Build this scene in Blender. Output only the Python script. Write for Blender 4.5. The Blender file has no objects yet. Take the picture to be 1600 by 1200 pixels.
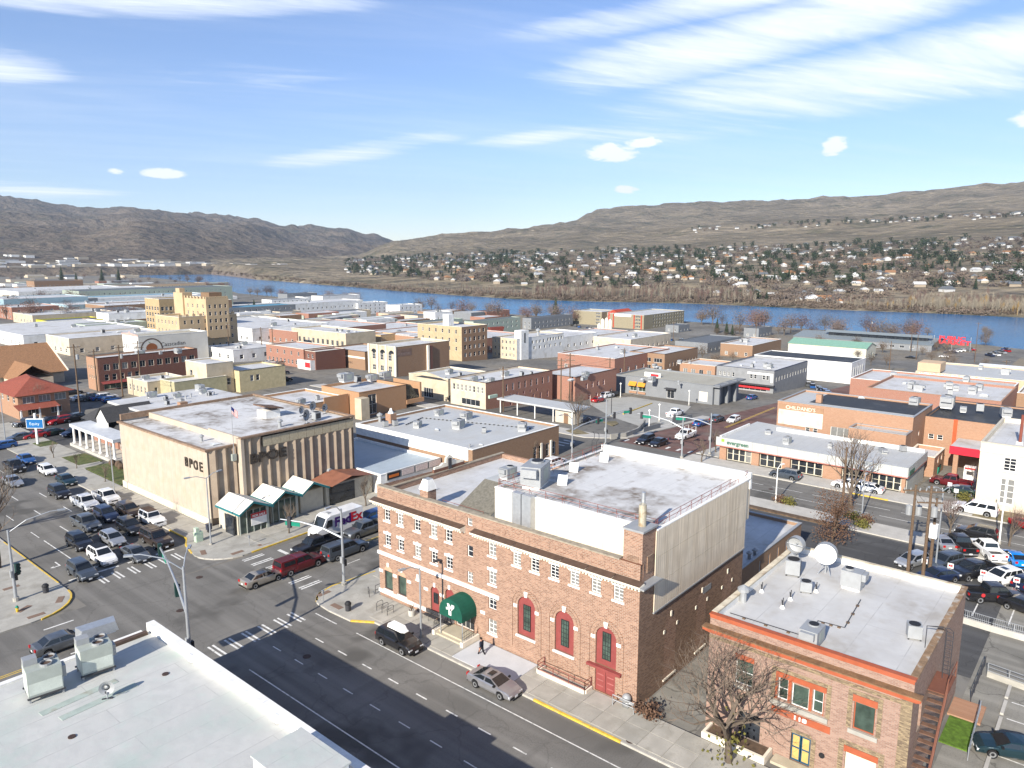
import bpy, math, random
from mathutils import Vector, Matrix, noise
from mathutils.geometry import tessellate_polygon
R = random.Random(11)
scene = bpy.context.scene
col = scene.collection
rad = math.radians
# ---------------------------------------------------------------- camera, sky, sun, exposure
cam = bpy.data.objects.new('camera', bpy.data.cameras.new('camera'))
col.objects.link(cam)
cam.location = (0, 0, 35)
cam.rotation_euler = (rad(90 - 9.87), 0, rad(40.22 - 90))
cam.data.sensor_width = 36
cam.data.lens = 36 * 1163 / 1600
cam.data.clip_start = .5
cam.data.clip_end = 60000
scene.camera = cam
HAZE = 0.00005
SUN_EL, SUN_AZ = 27.0, 9.0            # elevation; compass direction in which the shadows fall, from +X towards +Y
scene.view_settings.view_transform = 'Standard'
scene.view_settings.look = 'None'
scene.view_settings.gamma = 1
scene.view_settings.use_curve_mapping = False
scene.view_settings.exposure = 0.8
sun = bpy.data.objects.new('sun', bpy.data.lights.new('sun', 'SUN'))
col.objects.link(sun)
sun.data.energy = 5.0
sun.data.angle = rad(.5)
sun.data.color = (1, .93, .82)
sd = Vector((math.cos(rad(SUN_AZ)) * math.cos(rad(SUN_EL)), math.sin(rad(SUN_AZ)) * math.cos(rad(SUN_EL)), -math.sin(rad(SUN_EL))))
sun.rotation_euler = sd.to_track_quat('-Z', 'Y').to_euler()
sun.location = (-100, -20, 120)
world = bpy.data.worlds.new('World')
scene.world = world
world.use_nodes = True
wn, wl = world.node_tree.nodes, world.node_tree.links
wn.clear()
def wnode(t, **k):
 n = wn.new(t)
 for a, b in k.items():
  setattr(n, a, b)
 return n
def wmath(op, a, b=None, c=None):
 n = wnode('ShaderNodeMath', operation=op)
 for i, v in enumerate((a, b, c)):
  if v is None:
   continue
  if isinstance(v, (int, float)):
   n.inputs[i].default_value = v
  else:
   wl.new(v, n.inputs[i])
 return n.outputs[0]
def wramp(v, a, b, lo=0., hi=1.):
 n = wnode('ShaderNodeMapRange', interpolation_type='SMOOTHSTEP')
 wl.new(v, n.inputs[0])
 n.inputs[1].default_value, n.inputs[2].default_value, n.inputs[3].default_value, n.inputs[4].default_value = a, b, lo, hi
 return n.outputs[0]
wout = wnode('ShaderNodeOutputWorld')
bg = wnode('ShaderNodeBackground')
wl.new(bg.outputs[0], wout.inputs[0])
bg.inputs[1].default_value = .084
sky = wnode('ShaderNodeTexSky', sky_type='NISHITA')
sky.sun_disc = False
sky.sun_elevation = rad(SUN_EL)
sky.sun_rotation = rad(90 - (180 + SUN_AZ))
sky.altitude = 200
sky.air_density = 1.0
sky.dust_density = 0
sky.ozone_density = 2.8
# cirrus streaks and a few small fair-weather puffs, all round the sky
tc = wnode('ShaderNodeTexCoord')
sx = wnode('ShaderNodeSeparateXYZ')
wl.new(tc.outputs['Generated'], sx.inputs[0])
dx, dy, dz = sx.outputs
den = wmath('ADD', wmath('MAXIMUM', dz, 0), .06)
px_, py_ = wmath('DIVIDE', dx, den), wmath('DIVIDE', dy, den)
# along / across the streak direction
ca, sa = math.cos(rad(-28)), math.sin(rad(-28))
al = wmath('ADD', wmath('MULTIPLY', px_, ca), wmath('MULTIPLY', py_, sa))
ac = wmath('SUBTRACT', wmath('MULTIPLY', py_, ca), wmath('MULTIPLY', px_, sa))
def wnoise(u, v, w, scale, detail, rough, dist=0.):
 c = wnode('ShaderNodeCombineXYZ')
 for i, q in enumerate((u, v, w)):
  if isinstance(q, (int, float)):
   c.inputs[i].default_value = q
  else:
   wl.new(q, c.inputs[i])
 n = wnode('ShaderNodeTexNoise')
 n.inputs['Scale'].default_value = scale
 n.inputs['Detail'].default_value = detail
 n.inputs['Roughness'].default_value = rough
 n.inputs['Distortion'].default_value = dist
 wl.new(c.outputs[0], n.inputs['Vector'])
 return n.outputs[0]
streak = wnoise(wmath('MULTIPLY', al, .22), ac, 3.1, 1.1, 9, .62, .5)
fine = wnoise(wmath('MULTIPLY', al, .5), wmath('MULTIPLY', ac, 2.2), 8.2, 1.6, 8, .7, .8)
bank = wnoise(wmath('MULTIPLY', al, .10), wmath('MULTIPLY', ac, .45), 1.7, 1.0, 3, .5)
# azimuth and elevation of the direction, used to place the cloud bands where they hang in the sky
azim = wmath('MULTIPLY', wmath('ARCTAN2', dy, dx), 57.2958)
elev = wmath('MULTIPLY', wmath('ARCSINE', dz), 57.2958)
def band(a0, e0, la, le, tilt):
 """soft elliptical bank of cloud centred on azimuth a0, elevation e0"""
 c, s_ = math.cos(rad(tilt)), math.sin(rad(tilt))
 da, de = wmath('SUBTRACT', azim, a0), wmath('SUBTRACT', elev, e0)
 u = wmath('DIVIDE', wmath('ADD', wmath('MULTIPLY', da, c), wmath('MULTIPLY', de, s_)), la)
 v = wmath('DIVIDE', wmath('SUBTRACT', wmath('MULTIPLY', de, c), wmath('MULTIPLY', da, s_)), le)
 return wmath('SUBTRACT', 1., wmath('ADD', wmath('MULTIPLY', u, u), wmath('MULTIPLY', v, v)))
def wmax(*a):
 r = a[0]
 for q in a[1:]:
  r = wmath('MAXIMUM', r, q)
 return r
cover = wmax(band(19, 15.2, 28, 2.6, -9.5), band(16, 11.3, 26, 3.0, -5.5), band(20, 17.5, 24, 1.6, -6),
             wmath('MULTIPLY', band(66, 15.7, 21, 1.3, -5), .8), wmath('MULTIPLY', band(58, 12.2, 11, 1.2, -2), .6),
             wmath('MULTIPLY', band(51, 7.4, 9, 1.0, -9), .75), wmath('MULTIPLY', band(74, 11.4, 6, 1.5, 0), .8),
             wmath('MULTIPLY', band(72, 4.0, 8, .7, 0), .9), wmath('MULTIPLY', band(38, 8.5, 8, .7, -6), .55),
             wmath('MULTIPLY', band(118, 18, 34, 5, -6), .9), wmath('MULTIPLY', band(-40, 20, 36, 6, -6), .9),
             wmath('MULTIPLY', band(-120, 26, 40, 8, 5), .9))
cover = wmath('MAXIMUM', cover, 0.)
thick = wmath('ADD', wmath('MULTIPLY', streak, .75), wmath('MULTIPLY', fine, .45))
cirrus = wmath('MULTIPLY', wramp(wmath('ADD', thick, wmath('MULTIPLY', cover, .42)), .70, 1.10), wramp(cover, 0., .45, .10, 1.))
cirrus = wmath('ADD', cirrus, wmath('MULTIPLY', wramp(wmath('ADD', thick, wmath('MULTIPLY', bank, .3)), .66, 1.05), .22))
puffn = wnoise(wmath('MULTIPLY', azim, .55), wmath('MULTIPLY', elev, 1.3), 5.5, 1.2, 7, .6, .3)
puffs = wmax(band(32.9, 7.35, 2.6, .85, 0), band(30.6, 8.0, 1.9, .5, 0), band(17.6, 7.3, 1.2, .85, -30), band(6.0, 8.0, 2.3, .8, 0), band(64.5, 5.4, 1.7, .5, 0),
             band(67.5, 5.4, .7, .3, 0), band(31.8, 4.7, 1.2, .4, 0), band(-12, 8, 2.5, .8, 0), band(96, 7, 2.2, .7, 0))
puff = wramp(wmath('ADD', wmath('MULTIPLY', wmath('MAXIMUM', puffs, -.4), .55), puffn), .66, .92)
cl = wmath('MINIMUM', wmath('MAXIMUM', wmath('MULTIPLY', cirrus, .92), puff), 1.)
cl = wmath('MULTIPLY', cl, wramp(elev, .5, 3.0))
mixc = wnode('ShaderNodeMixRGB')
wl.new(cl, mixc.inputs[0])
tint = wnode('ShaderNodeMixRGB', blend_type='MULTIPLY')
tint.inputs[0].default_value = 1
wl.new(sky.outputs[0], tint.inputs[1])
tint.inputs[2].default_value = (.96, 1.0, 1.2, 1)
wl.new(tint.outputs[0], mixc.inputs[1])
mixc.inputs[2].default_value = (8.6, 9.0, 9.6, 1)
wl.new(mixc.outputs[0], bg.inputs[0])
# ---------------------------------------------------------------- helpers
def gz(x):
 """ground height: level downtown, then the long slope down to the river"""
 return max(-18., -.06 * (x - 118)) if x > 118 else 0.
class MB:
 """collects faces for one mesh"""
 def __init__(s):
  s.v, s.f, s.m = [], [], []
 def add(s, vs, fs, mi=0):
  b = len(s.v)
  s.v.extend(vs)
  for f in fs:
   s.f.append([b + i for i in f])
   s.m.append(mi)
  return s
 def quad(s, a, b, c, d, mi=0):
  return s.add([a, b, c, d], [(0, 1, 2, 3)], mi)
 def poly(s, pts, mi=0):
  return s.add(pts, [tuple(range(len(pts)))], mi)
 def box(s, x0, x1, y0, y1, z0, z1, mi=0):
  return s.add([(x0, y0, z0), (x1, y0, z0), (x1, y1, z0), (x0, y1, z0), (x0, y0, z1), (x1, y0, z1), (x1, y1, z1), (x0, y1, z1)],
                     [(3, 2, 1, 0), (4, 5, 6, 7), (0, 1, 5, 4), (1, 2, 6, 5), (2, 3, 7, 6), (3, 0, 4, 7)], mi)
 def prism(s, poly, z0, z1, mi=0, mside=None):
  n = len(poly)
  zf0 = z0 if callable(z0) else (lambda x, y: z0)
  zf1 = z1 if callable(z1) else (lambda x, y: z1)
  vs = [(x, y, zf0(x, y)) for x, y in poly] + [(x, y, zf1(x, y)) for x, y in poly]
  tri = tessellate_polygon([[Vector((x, y, 0)) for x, y in poly]])
  s.add(vs, [tuple(t) for t in tri] + [tuple(n + i for i in t) for t in tri], mi)
  s.add(vs, [(i, (i + 1) % n, n + (i + 1) % n, n + i) for i in range(n)], mi if mside is None else mside)
  return s
 def tube(s, pts, r, n=6, mi=0, cap=True):
  pts = [Vector(p) for p in pts]
  rs = r if isinstance(r, (list, tuple)) else [r] * len(pts)
  vs, fs = [], []
  for i, p in enumerate(pts):
   d = (pts[min(i + 1, len(pts) - 1)] - pts[max(i - 1, 0)]).normalized()
   a = d.orthogonal().normalized() if abs(d.z) < .99 else Vector((1, 0, 0))
   if i and abs(d.z) < .99:
    a = (la - d * la.dot(d)).normalized()
   la = a
   b = d.cross(a)
   for k in range(n):
    t = 2 * math.pi * k / n
    vs.append(tuple(p + (a * math.cos(t) + b * math.sin(t)) * rs[i]))
  for i in range(len(pts) - 1):
   for k in range(n):
    fs.append((i * n + k, i * n + (k + 1) % n, (i + 1) * n + (k + 1) % n, (i + 1) * n + k))
  if cap:
   fs.append(tuple(range(n - 1, -1, -1)))
   fs.append(tuple(range((len(pts) - 1) * n, len(pts) * n)))
  return s.add(vs, fs, mi)
 def cyl(s, x, y, z0, z1, r, r1=None, n=10, mi=0):
  return s.tube([(x, y, z0), (x, y, z1)], [r, r if r1 is None else r1], n, mi)
 def lathe(s, prof, n=12, mi=0, c=(0, 0, 0)):
  vs, fs = [], []
  for r, z in prof:
   for k in range(n):
    t = 2 * math.pi * k / n
    vs.append((c[0] + r * math.cos(t), c[1] + r * math.sin(t), c[2] + z))
  for i in range(len(prof) - 1):
   for k in range(n):
    fs.append((i * n + k, i * n + (k + 1) % n, (i + 1) * n + (k + 1) % n, (i + 1) * n + k))
  return s.add(vs, fs, mi)
 def ball(s, c, r, n=8, mi=0):
  return s.lathe([(max(.001, r * math.sin(math.pi * i / n)), -r * math.cos(math.pi * i / n)) for i in range(n + 1)], max(8, n), mi, c)
 def mesh(s, name, mats, smooth=False, org=(0, 0, 0)):
  me = bpy.data.meshes.new(name)
  ox, oy, oz = org
  me.from_pydata([(x - ox, y - oy, z - oz) for x, y, z in s.v] if org != (0, 0, 0) else s.v, [], s.f)
  for m in (mats if isinstance(mats, (list, tuple)) else [mats]):
   me.materials.append(m)
  if any(s.m):
   me.polygons.foreach_set('material_index', s.m)
  if smooth:
   me.polygons.foreach_set('use_smooth', [True] * len(s.f))
  me.update()
  return me
 def obj(s, name, mats, parent=None, smooth=False, loc=None, rz=0., world=False):
  """world=True: the vertices are in world space and are moved under the parent's origin"""
  org = tuple(parent.location) if (world and parent) else (0, 0, 0)
  return link(name, s.mesh(name, mats, smooth, org), parent, loc, rz)
def link(name, me, parent=None, loc=None, rz=0., mat=None):
 o = bpy.data.objects.new(name, me)
 col.objects.link(o)
 if parent:
  o.parent = parent
 if loc:
  o.location = loc
 if rz:
  o.rotation_euler = (0, 0, rz)
 if mat:
  setmat(o, mat)
 return o
def setmat(o, m, i=0):
 o.material_slots[i].link = 'OBJECT'
 o.material_slots[i].material = m
def tag(o, label, cat, group=None):
 o['label'] = label
 o['category'] = cat
 if group:
  o['group'] = group
 return o
def thing(name, label, cat, loc=(0, 0, 0), rz=0., group=None):
 o = bpy.data.objects.new(name, None)
 col.objects.link(o)
 o.location = loc
 o.rotation_euler = (0, 0, rz)
 o.empty_display_size = .2
 return tag(o, label, cat, group)
def setting(o, kind='structure'):
 o['kind'] = kind
 return o
KIDS = {}
def clone(root, loc, rz=0., label=None, group=None, scale=1.):
 """a copy of a thing, of its parts and of their parts; mesh data is shared"""
 if root.name not in KIDS:
  KIDS[root.name] = [(c, list(c.children)) for c in root.children]
 r = root.copy()
 col.objects.link(r)
 r.location = loc
 r.rotation_euler = (0, 0, rz)
 if scale != 1.:
  r.scale = (scale, scale, scale) if isinstance(scale, (int, float)) else scale
 if label:
  r['label'] = label
 if group:
  r['group'] = group
 for c, gs in KIDS[root.name]:
  k = c.copy()
  col.objects.link(k)
  k.parent = r
  for g in gs:
   q = g.copy()
   col.objects.link(q)
   q.parent = k
 return r
# ---------------------------------------------------------------- materials
def base(name, rough=.8, metal=0., spec=.3):
 m = bpy.data.materials.new(name)
 m.use_nodes = True
 n, l = m.node_tree.nodes, m.node_tree.links
 b = n['Principled BSDF']
 b.inputs['Roughness'].default_value = rough
 b.inputs['Metallic'].default_value = metal
 b.inputs['Specular IOR Level'].default_value = spec
 return m, n, l, b
def c4(c, k=1.):
 return (min(1, c[0] * k), min(1, c[1] * k), min(1, c[2] * k), 1)
def nd(n, t, **k):
 x = n.new(t)
 for a, b in k.items():
  setattr(x, a, b)
 return x
def noise_col(n, l, vec, a, b, scale, detail=4, lo=.35, hi=.65):
 t = nd(n, 'ShaderNodeTexNoise')
 t.inputs['Scale'].default_value = scale
 t.inputs['Detail'].default_value = detail
 l.new(vec, t.inputs['Vector'])
 r = nd(n, 'ShaderNodeMapRange')
 r.inputs[1].default_value, r.inputs[2].default_value = lo, hi
 l.new(t.outputs[0], r.inputs[0])
 x = nd(n, 'ShaderNodeMixRGB')
 l.new(r.outputs[0], x.inputs[0])
 for i, c in ((1, a), (2, b)):
  if isinstance(c, tuple):
   x.inputs[i].default_value = c
  else:
   l.new(c, x.inputs[i])
 return x.outputs[0], r.outputs[0]
def bump(n, l, b, h, s, d=.02):
 x = nd(n, 'ShaderNodeBump')
 x.inputs['Strength'].default_value = s
 x.inputs['Distance'].default_value = d
 l.new(h, x.inputs['Height'])
 l.new(x.outputs[0], b.inputs['Normal'])
MATS = {}
def M(name, c, rough=.8, var=.10, sc=1.3, metal=0., spec=.3, dirt=None, dsc=.35, obj=False, bmp=0.):
 """paint, metal, concrete, cloth: base colour broken up at two scales, optional stains"""
 if name in MATS:
  return MATS[name]
 m, n, l, b = base(name, rough, metal, spec)
 v = (nd(n, 'ShaderNodeTexCoord').outputs['Object'] if obj else nd(n, 'ShaderNodeNewGeometry').outputs['Position'])
 a, f = noise_col(n, l, v, c4(c, 1 - var), c4(c, 1 + var), sc, 5)
 a2, f2 = noise_col(n, l, v, a, c4(c, 1 - var * .8), sc * 7.3, 3, .5, .75)
 if dirt:
  a2, _ = noise_col(n, l, v, a2, c4(dirt), dsc, 7, .52, .74)
 l.new(a2, b.inputs['Base Color'])
 if bmp:
  bump(n, l, b, f2, bmp)
 MATS[name] = m
 return m
def uvz(n, l):
 """coordinates running along a wall: (horizontal run, height)"""
 g = nd(n, 'ShaderNodeNewGeometry')
 p = nd(n, 'ShaderNodeSeparateXYZ')
 l.new(g.outputs['Position'], p.inputs[0])
 q = nd(n, 'ShaderNodeSeparateXYZ')
 l.new(g.outputs['True Normal'], q.inputs[0])
 ab = nd(n, 'ShaderNodeMath', operation='ABSOLUTE')
 l.new(q.outputs[0], ab.inputs[0])
 gt = nd(n, 'ShaderNodeMath', operation='GREATER_THAN')
 l.new(ab.outputs[0], gt.inputs[0])
 gt.inputs[1].default_value = .5
 mx = nd(n, 'ShaderNodeMix')
 l.new(gt.outputs[0], mx.inputs[0])
 l.new(p.outputs[0], mx.inputs[2])
 l.new(p.outputs[1], mx.inputs[3])
 c = nd(n, 'ShaderNodeCombineXYZ')
 l.new(mx.outputs[0], c.inputs[0])
 l.new(p.outputs[2], c.inputs[1])
 return c.outputs[0], g.outputs['Position']
def brick(name, c1, c2, mortar, w=.24, h=.085, ms=.011, weather=.25, bmp=.5):
 if name in MATS:
  return MATS[name]
 m, n, l, b = base(name, .88, 0, .2)
 uv, pos = uvz(n, l)
 t = nd(n, 'ShaderNodeTexBrick')
 t.inputs['Scale'].default_value = 1
 t.inputs['Brick Width'].default_value = w
 t.inputs['Row Height'].default_value = h
 t.inputs['Mortar Size'].default_value = ms
 t.inputs['Mortar Smooth'].default_value = .3
 t.inputs['Color1'].default_value = c4(c1)
 t.inputs['Color2'].default_value = c4(c2)
 t.inputs['Mortar'].default_value = c4(mortar)
 l.new(uv, t.inputs['Vector'])
 a, _ = noise_col(n, l, pos, t.outputs['Color'], c4(c1, .75), 3.4, 4, .55, .85)
 x = nd(n, 'ShaderNodeMixRGB')
 x.inputs[0].default_value = weather
 l.new(t.outputs['Color'], x.inputs[1])
 l.new(a, x.inputs[2])
 a3, _ = noise_col(n, l, pos, x.outputs[0], c4([(p + q) / 2 for p, q in zip(c2, mortar)]), .45, 6, .6, 1.)
 l.new(a3, b.inputs['Base Color'])
 bump(n, l, b, t.outputs['Fac'], -bmp, .012)
 MATS[name] = m
 return m
def roofmat(name, c, dirt, amount=(.50, .74), dsc=.22, seam=1.6, rough=.6):
 """roll membrane: lapped sheets with dark seams, ponding stains and patches"""
 if name in MATS:
  return MATS[name]
 m, n, l, b = base(name, rough, 0, .3)
 pos = nd(n, 'ShaderNodeNewGeometry').outputs['Position']
 t = nd(n, 'ShaderNodeTexBrick')
 t.inputs['Scale'].default_value = 1
 t.inputs['Brick Width'].default_value = 11
 t.inputs['Row Height'].default_value = seam
 t.inputs['Mortar Size'].default_value = .03
 t.inputs['Color1'].default_value = c4(c)
 t.inputs['Color2'].default_value = c4(c, .94)
 t.inputs['Mortar'].default_value = c4(c, .72)
 l.new(pos, t.inputs['Vector'])
 a, f = noise_col(n, l, pos, t.outputs[0], c4(dirt), dsc, 8, *amount)
 a, f = noise_col(n, l, pos, a, c4(dirt, 1.15), dsc * 4.7, 6, amount[0] + .08, amount[1] + .16)
 a, f2 = noise_col(n, l, pos, a, c4(c, .9), 1.2, 5, .4, .7)
 l.new(a, b.inputs['Base Color'])
 bump(n, l, b, f2, .25, .03)
 MATS[name] = m
 return m
def ribbed(name, c, pitch=.4, rough=.5, depth=.5, var=.08, axis='h', streak=None):
 """sheet-metal siding with standing ribs"""
 if name in MATS:
  return MATS[name]
 m, n, l, b = base(name, rough, 0, .4)
 uv, pos = uvz(n, l)
 w = nd(n, 'ShaderNodeTexWave', wave_type='BANDS', bands_direction='X' if axis == 'h' else 'Y', wave_profile='SIN')
 w.inputs['Scale'].default_value = .314 / pitch
 l.new(uv, w.inputs['Vector'])
 a, _ = noise_col(n, l, pos, c4(c, 1 - var), c4(c, 1 + var), .8, 5)
 if streak:
  mp = nd(n, 'ShaderNodeMapping')
  mp.inputs['Scale'].default_value = (2.4, .09, 1)
  l.new(uv, mp.inputs[0])
  a, _ = noise_col(n, l, mp.outputs[0], a, c4(streak), 1.5, 4, .45, .7)
 l.new(a, b.inputs['Base Color'])
 bump(n, l, b, w.outputs[0], depth, .05)
 MATS[name] = m
 return m
def paint(name, c, metal=0., rough=.28):
 if name in MATS:
  return MATS[name]
 m, n, l, b = base(name, rough, metal, .5)
 v = nd(n, 'ShaderNodeTexCoord').outputs['Object']
 a, _ = noise_col(n, l, v, c4(c, .93), c4(c, 1.05), 1.1, 3)
 l.new(a, b.inputs['Base Color'])
 b.inputs['Coat Weight'].default_value = .6
 b.inputs['Coat Roughness'].default_value = .06
 MATS[name] = m
 return m
def glass(name, c, rough=.05):
 if name in MATS:
  return MATS[name]
 m, n, l, b = base(name, rough, 0, .7)
 v = nd(n, 'ShaderNodeNewGeometry').outputs['Position']
 a, _ = noise_col(n, l, v, c4(c, .6), c4(c, 1.5), .9, 3)
 l.new(a, b.inputs['Base Color'])
 MATS[name] = m
 return m
WHITE = M('white_paint', (.78, .77, .73), .6)
CREAM = M('cream_trim', (.74, .68, .56), .7, .08)
CONC = M('concrete', (.36, .345, .305), .9, .12, .6, dirt=(.25, .235, .2), dsc=.5)
CONC_L = M('pale_concrete', (.44, .42, .38), .9, .1, .6)
STEEL = M('galvanised_steel', (.46, .48, .5), .45, .08, 3, .6, obj=True)
PIPE = M('dark_metal', (.045, .045, .05), .5, .1)
BLACK = M('black_plastic', (.02, .02, .022), .6)
WOOD = M('weathered_pole_wood', (.13, .088, .058), .9, .2, 6)
GLASS_D = glass('dark_window_glass', (.022, .026, .032))
GLASS_B = M('window_blind', (.19, .19, .18), .35, .12, 3, spec=.6)
GLASS_G = glass('green_window_glass', (.05, .075, .06))
YELLOW = M('yellow_kerb_paint', (.62, .42, .06), .75, .15, 3, dirt=(.4, .33, .16), dsc=2)
MARK = M('road_marking_paint', (.68, .67, .63), .75, .12, 3, dirt=(.3, .3, .28), dsc=2.5)
RED = M('red_paint', (.45, .03, .035), .5)
HVAC = M('grey_sheet_metal', (.34, .35, .355), .5, .06, 2, .25)
HVAC_G = M('grey_green_sheet_metal', (.36, .39, .35), .5, .06, 2, .1)
TAN_M = M('tan_sheet_metal', (.6, .55, .4), .55, .06, 2)
# ---------------------------------------------------------------- ground, streets, river, hills
def ground_mat():
 m, n, l, b = base('town_ground', .93, 0, .15)
 pos = nd(n, 'ShaderNodeNewGeometry').outputs['Position']
 a, _ = noise_col(n, l, pos, (.14, .133, .12, 1), (.22, .21, .19, 1), .05, 6)
 a, _ = noise_col(n, l, pos, a, (.24, .205, .15, 1), .012, 7, .5, .62)
 a, f = noise_col(n, l, pos, a, (.09, .088, .082, 1), .6, 6, .5, .8)
 l.new(a, b.inputs['Base Color'])
 return m
def asphalt(name, c, crack=.4, sc=.5):
 m, n, l, b = base(name, .9, 0, .2)
 pos = nd(n, 'ShaderNodeNewGeometry').outputs['Position']
 a, _ = noise_col(n, l, pos, c4(c, .82), c4(c, 1.18), sc * .25, 6)
 a, f = noise_col(n, l, pos, a, c4(c, .75), 9, 3, .45, .8)
 # long wheel tracks along both street directions, patches, cracks
 mp = nd(n, 'ShaderNodeMapping')
 mp.inputs['Scale'].default_value = (.9, .035, 1)
 l.new(pos, mp.inputs[0])
 a, _ = noise_col(n, l, mp.outputs[0], a, c4(c, 1.4), .8, 4, .45, .75)
 a, _ = noise_col(n, l, pos, a, c4(c, .62), .11, 3, .6, .66)
 mp2 = nd(n, 'ShaderNodeMapping')
 mp2.inputs['Scale'].default_value = (.035, .9, 1)
 l.new(pos, mp2.inputs[0])
 a, _ = noise_col(n, l, mp2.outputs[0], a, c4(c, .8), .8, 3, .55, .8)
 vo = nd(n, 'ShaderNodeTexVoronoi', feature='DISTANCE_TO_EDGE')
 vo.inputs['Scale'].default_value = .16
 ns = nd(n, 'ShaderNodeTexNoise')
 ns.inputs['Scale'].default_value = .7
 ns.inputs['Detail'].default_value = 5
 l.new(pos, ns.inputs['Vector'])
 ad = nd(n, 'ShaderNodeVectorMath', operation='MULTIPLY_ADD')
 l.new(ns.outputs['Color'], ad.inputs[0])
 ad.inputs[1].default_value = (2.2, 2.2, 0)
 l.new(pos, ad.inputs[2])
 l.new(ad.outputs[0], vo.inputs['Vector'])
 lt = nd(n, 'ShaderNodeMapRange')
 lt.inputs[1].default_value, lt.inputs[2].default_value = .004, .014
 lt.inputs[3].default_value, lt.inputs[4].default_value = crack, 0
 l.new(vo.outputs['Distance'], lt.inputs[0])
 x = nd(n, 'ShaderNodeMixRGB')
 l.new(lt.outputs[0], x.inputs[0])
 l.new(a, x.inputs[1])
 x.inputs[2].default_value = c4(c, .35)
 l.new(x.outputs[0], b.inputs['Base Color'])
 bump(n, l, b, f, .2, .01)
 return m
ASPH = asphalt('street_asphalt', (.155, .148, .135), .22)
ASPH_D = asphalt('dark_lot_asphalt', (.075, .075, .076), .3)
ASPH_L = asphalt('old_pale_asphalt', (.215, .205, .18), .6)
GRASS = M('lawn_grass', (.085, .105, .035), .95, .35, 2.5, dirt=(.16, .13, .06), dsc=1.1)
DRY = M('dry_grass', (.2, .165, .095), .95, .3, .6, dirt=(.11, .105, .055), dsc=.2)
SOIL = M('planting_bed_soil', (.11, .075, .05), .95, .3, 2)
g = MB()
for a, b_ in ((-600, 118), (118, 418), (418, 5200)):
 za, zb_ = gz(a), gz(b_)
 g.quad((a, -1500, za), (b_, -1500, zb_), (b_, 5200, zb_), (a, 5200, za))
setting(g.obj('ground', ground_mat()))
def sheet(name, x0, x1, y0, y1, mat, dz=.004):
 m_ = MB()
 cuts = [x0] + [c for c in (118., 418.) if x0 < c < x1] + [x1]
 for a, b_ in zip(cuts, cuts[1:]):
  m_.quad((a, y0, gz(a) + dz), (b_, y0, gz(b_) + dz), (b_, y1, gz(b_) + dz), (a, y1, gz(a) + dz))
 return setting(m_.obj(name, mat))
BRICKROAD = brick('red_paving_brick', (.17, .075, .06), (.21, .1, .08), (.13, .1, .085), .5, .24, .02, .3, .2)
st_front = sheet('front_street', 25.9, 42.3, -120, 62.9, ASPH)
st_front_n = sheet('front_street_north', 25.9, 41.1, 77.9, 420, ASPH)
st_cross = setting(MB().poly([(-90, 62.9, .008), (27, 62.9, .008), (118, 58.3, .008), (118, 73.6, .008), (27, 78.2, .008), (-90, 78.2, .008)]).obj('cross_street', ASPH))
st_brick = sheet('brick_street', 118, 330, 58.5, 73.5, M('red_brick_paving', (.155, .085, .07), .9, .25, .35, dirt=(.19, .15, .125), dsc=.15))
st_back = sheet('back_street', 102.6, 113.4, -160, 62.9, ASPH)
st_back_n = sheet('back_street_north', 104, 116.0, 78.2, 520, ASPH)
sheet('car_park', 68.5, 97.5, -80, 61.0, ASPH_D)
sheet('alley', 46.7, 66.0, 21.9, 26.6, ASPH_L)
sheet('lower_car_park', 47.5, 96, -80, 7.6, ASPH_L, .008)
sheet('bank_car_park', 46, 66, 150.5, 172, ASPH_D)
sheet('side_lane', 113.4, 160, 15.5, 23.5, ASPH_L)
sheet('river_road', 330, 470, 46, 76, ASPH)
sheet('far_avenue', 262, 276, -160, 900, ASPH)
def rc(cx, cy, r, a0, a1, n=6):
 return [(cx + r * math.cos(rad(a0 + (a1 - a0) * i / n)), cy + r * math.sin(rad(a0 + (a1 - a0) * i / n))) for i in range(n + 1)]
def pavement(name, poly, mat=CONC, h=.14):
 return setting(MB().prism(poly, lambda x, y: gz(x) - .3, lambda x, y: gz(x) + h).obj(name, mat))
# the gym's block, the corner across the cross street, the near corner, the north-west corner
pv_gym = pavement('pavement', [(42.4, -100), (46.55, -100), (46.55, 57.5), (104, 57.5), (104, 61.9)] + rc(44.4, 59.5, 3.4, 90, 150) + [(41.0, 58.5), (41.1, 55.2), (42.4, 53.2)])
pv_bpoe = pavement('pavement', [(41.1, 180), (41.1, 88)] + [(40.0, 86)] + rc(43.4, 82, 4.3, 180, 270) + [(52, 78.2), (103.5, 78.2), (103.5, 84), (68, 84), (68, 89.4), (45, 89.4), (45, 130), (48.5, 132), (48.5, 180)])
pv_nw = pavement('pavement', [(26, 400), (14, 400), (14, 86), (-60, 86), (-60, 78.3), (19, 78.3)] + rc(21.0, 83.3, 5.0, 270, 360) + [(26, 88)])
pv_near = pavement('pavement', [(23.4, -60), (27.2, -60), (27.2, 57), (25.5, 61), (22, 62.6), (-60, 62.6), (-60, 57), (23.4, 57)])
pv_back_w = pavement('pavement', [(98, -100), (102.4, -100), (102.4, 56.5), (98, 56.5)], CONC_L)
pv_back_e = pavement('pavement', [(113.6, -100), (118.6, -100), (118.6, 15.2), (118.6, 58.2), (114.6, 58.2), (113.6, 56)], CONC_L)
pv_ne = pavement('pavement', [(116.2, 170), (116.2, 80), (118, 77), (122, 73.7), (160, 73.7), (160, 76.5), (123, 76.5), (120.6, 80), (120.6, 170)], CONC_L)
pv_ne2 = pavement('pavement', [(120, 54), (260, 54), (260, 58.3), (120, 58.3)], CONC_L)
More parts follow.
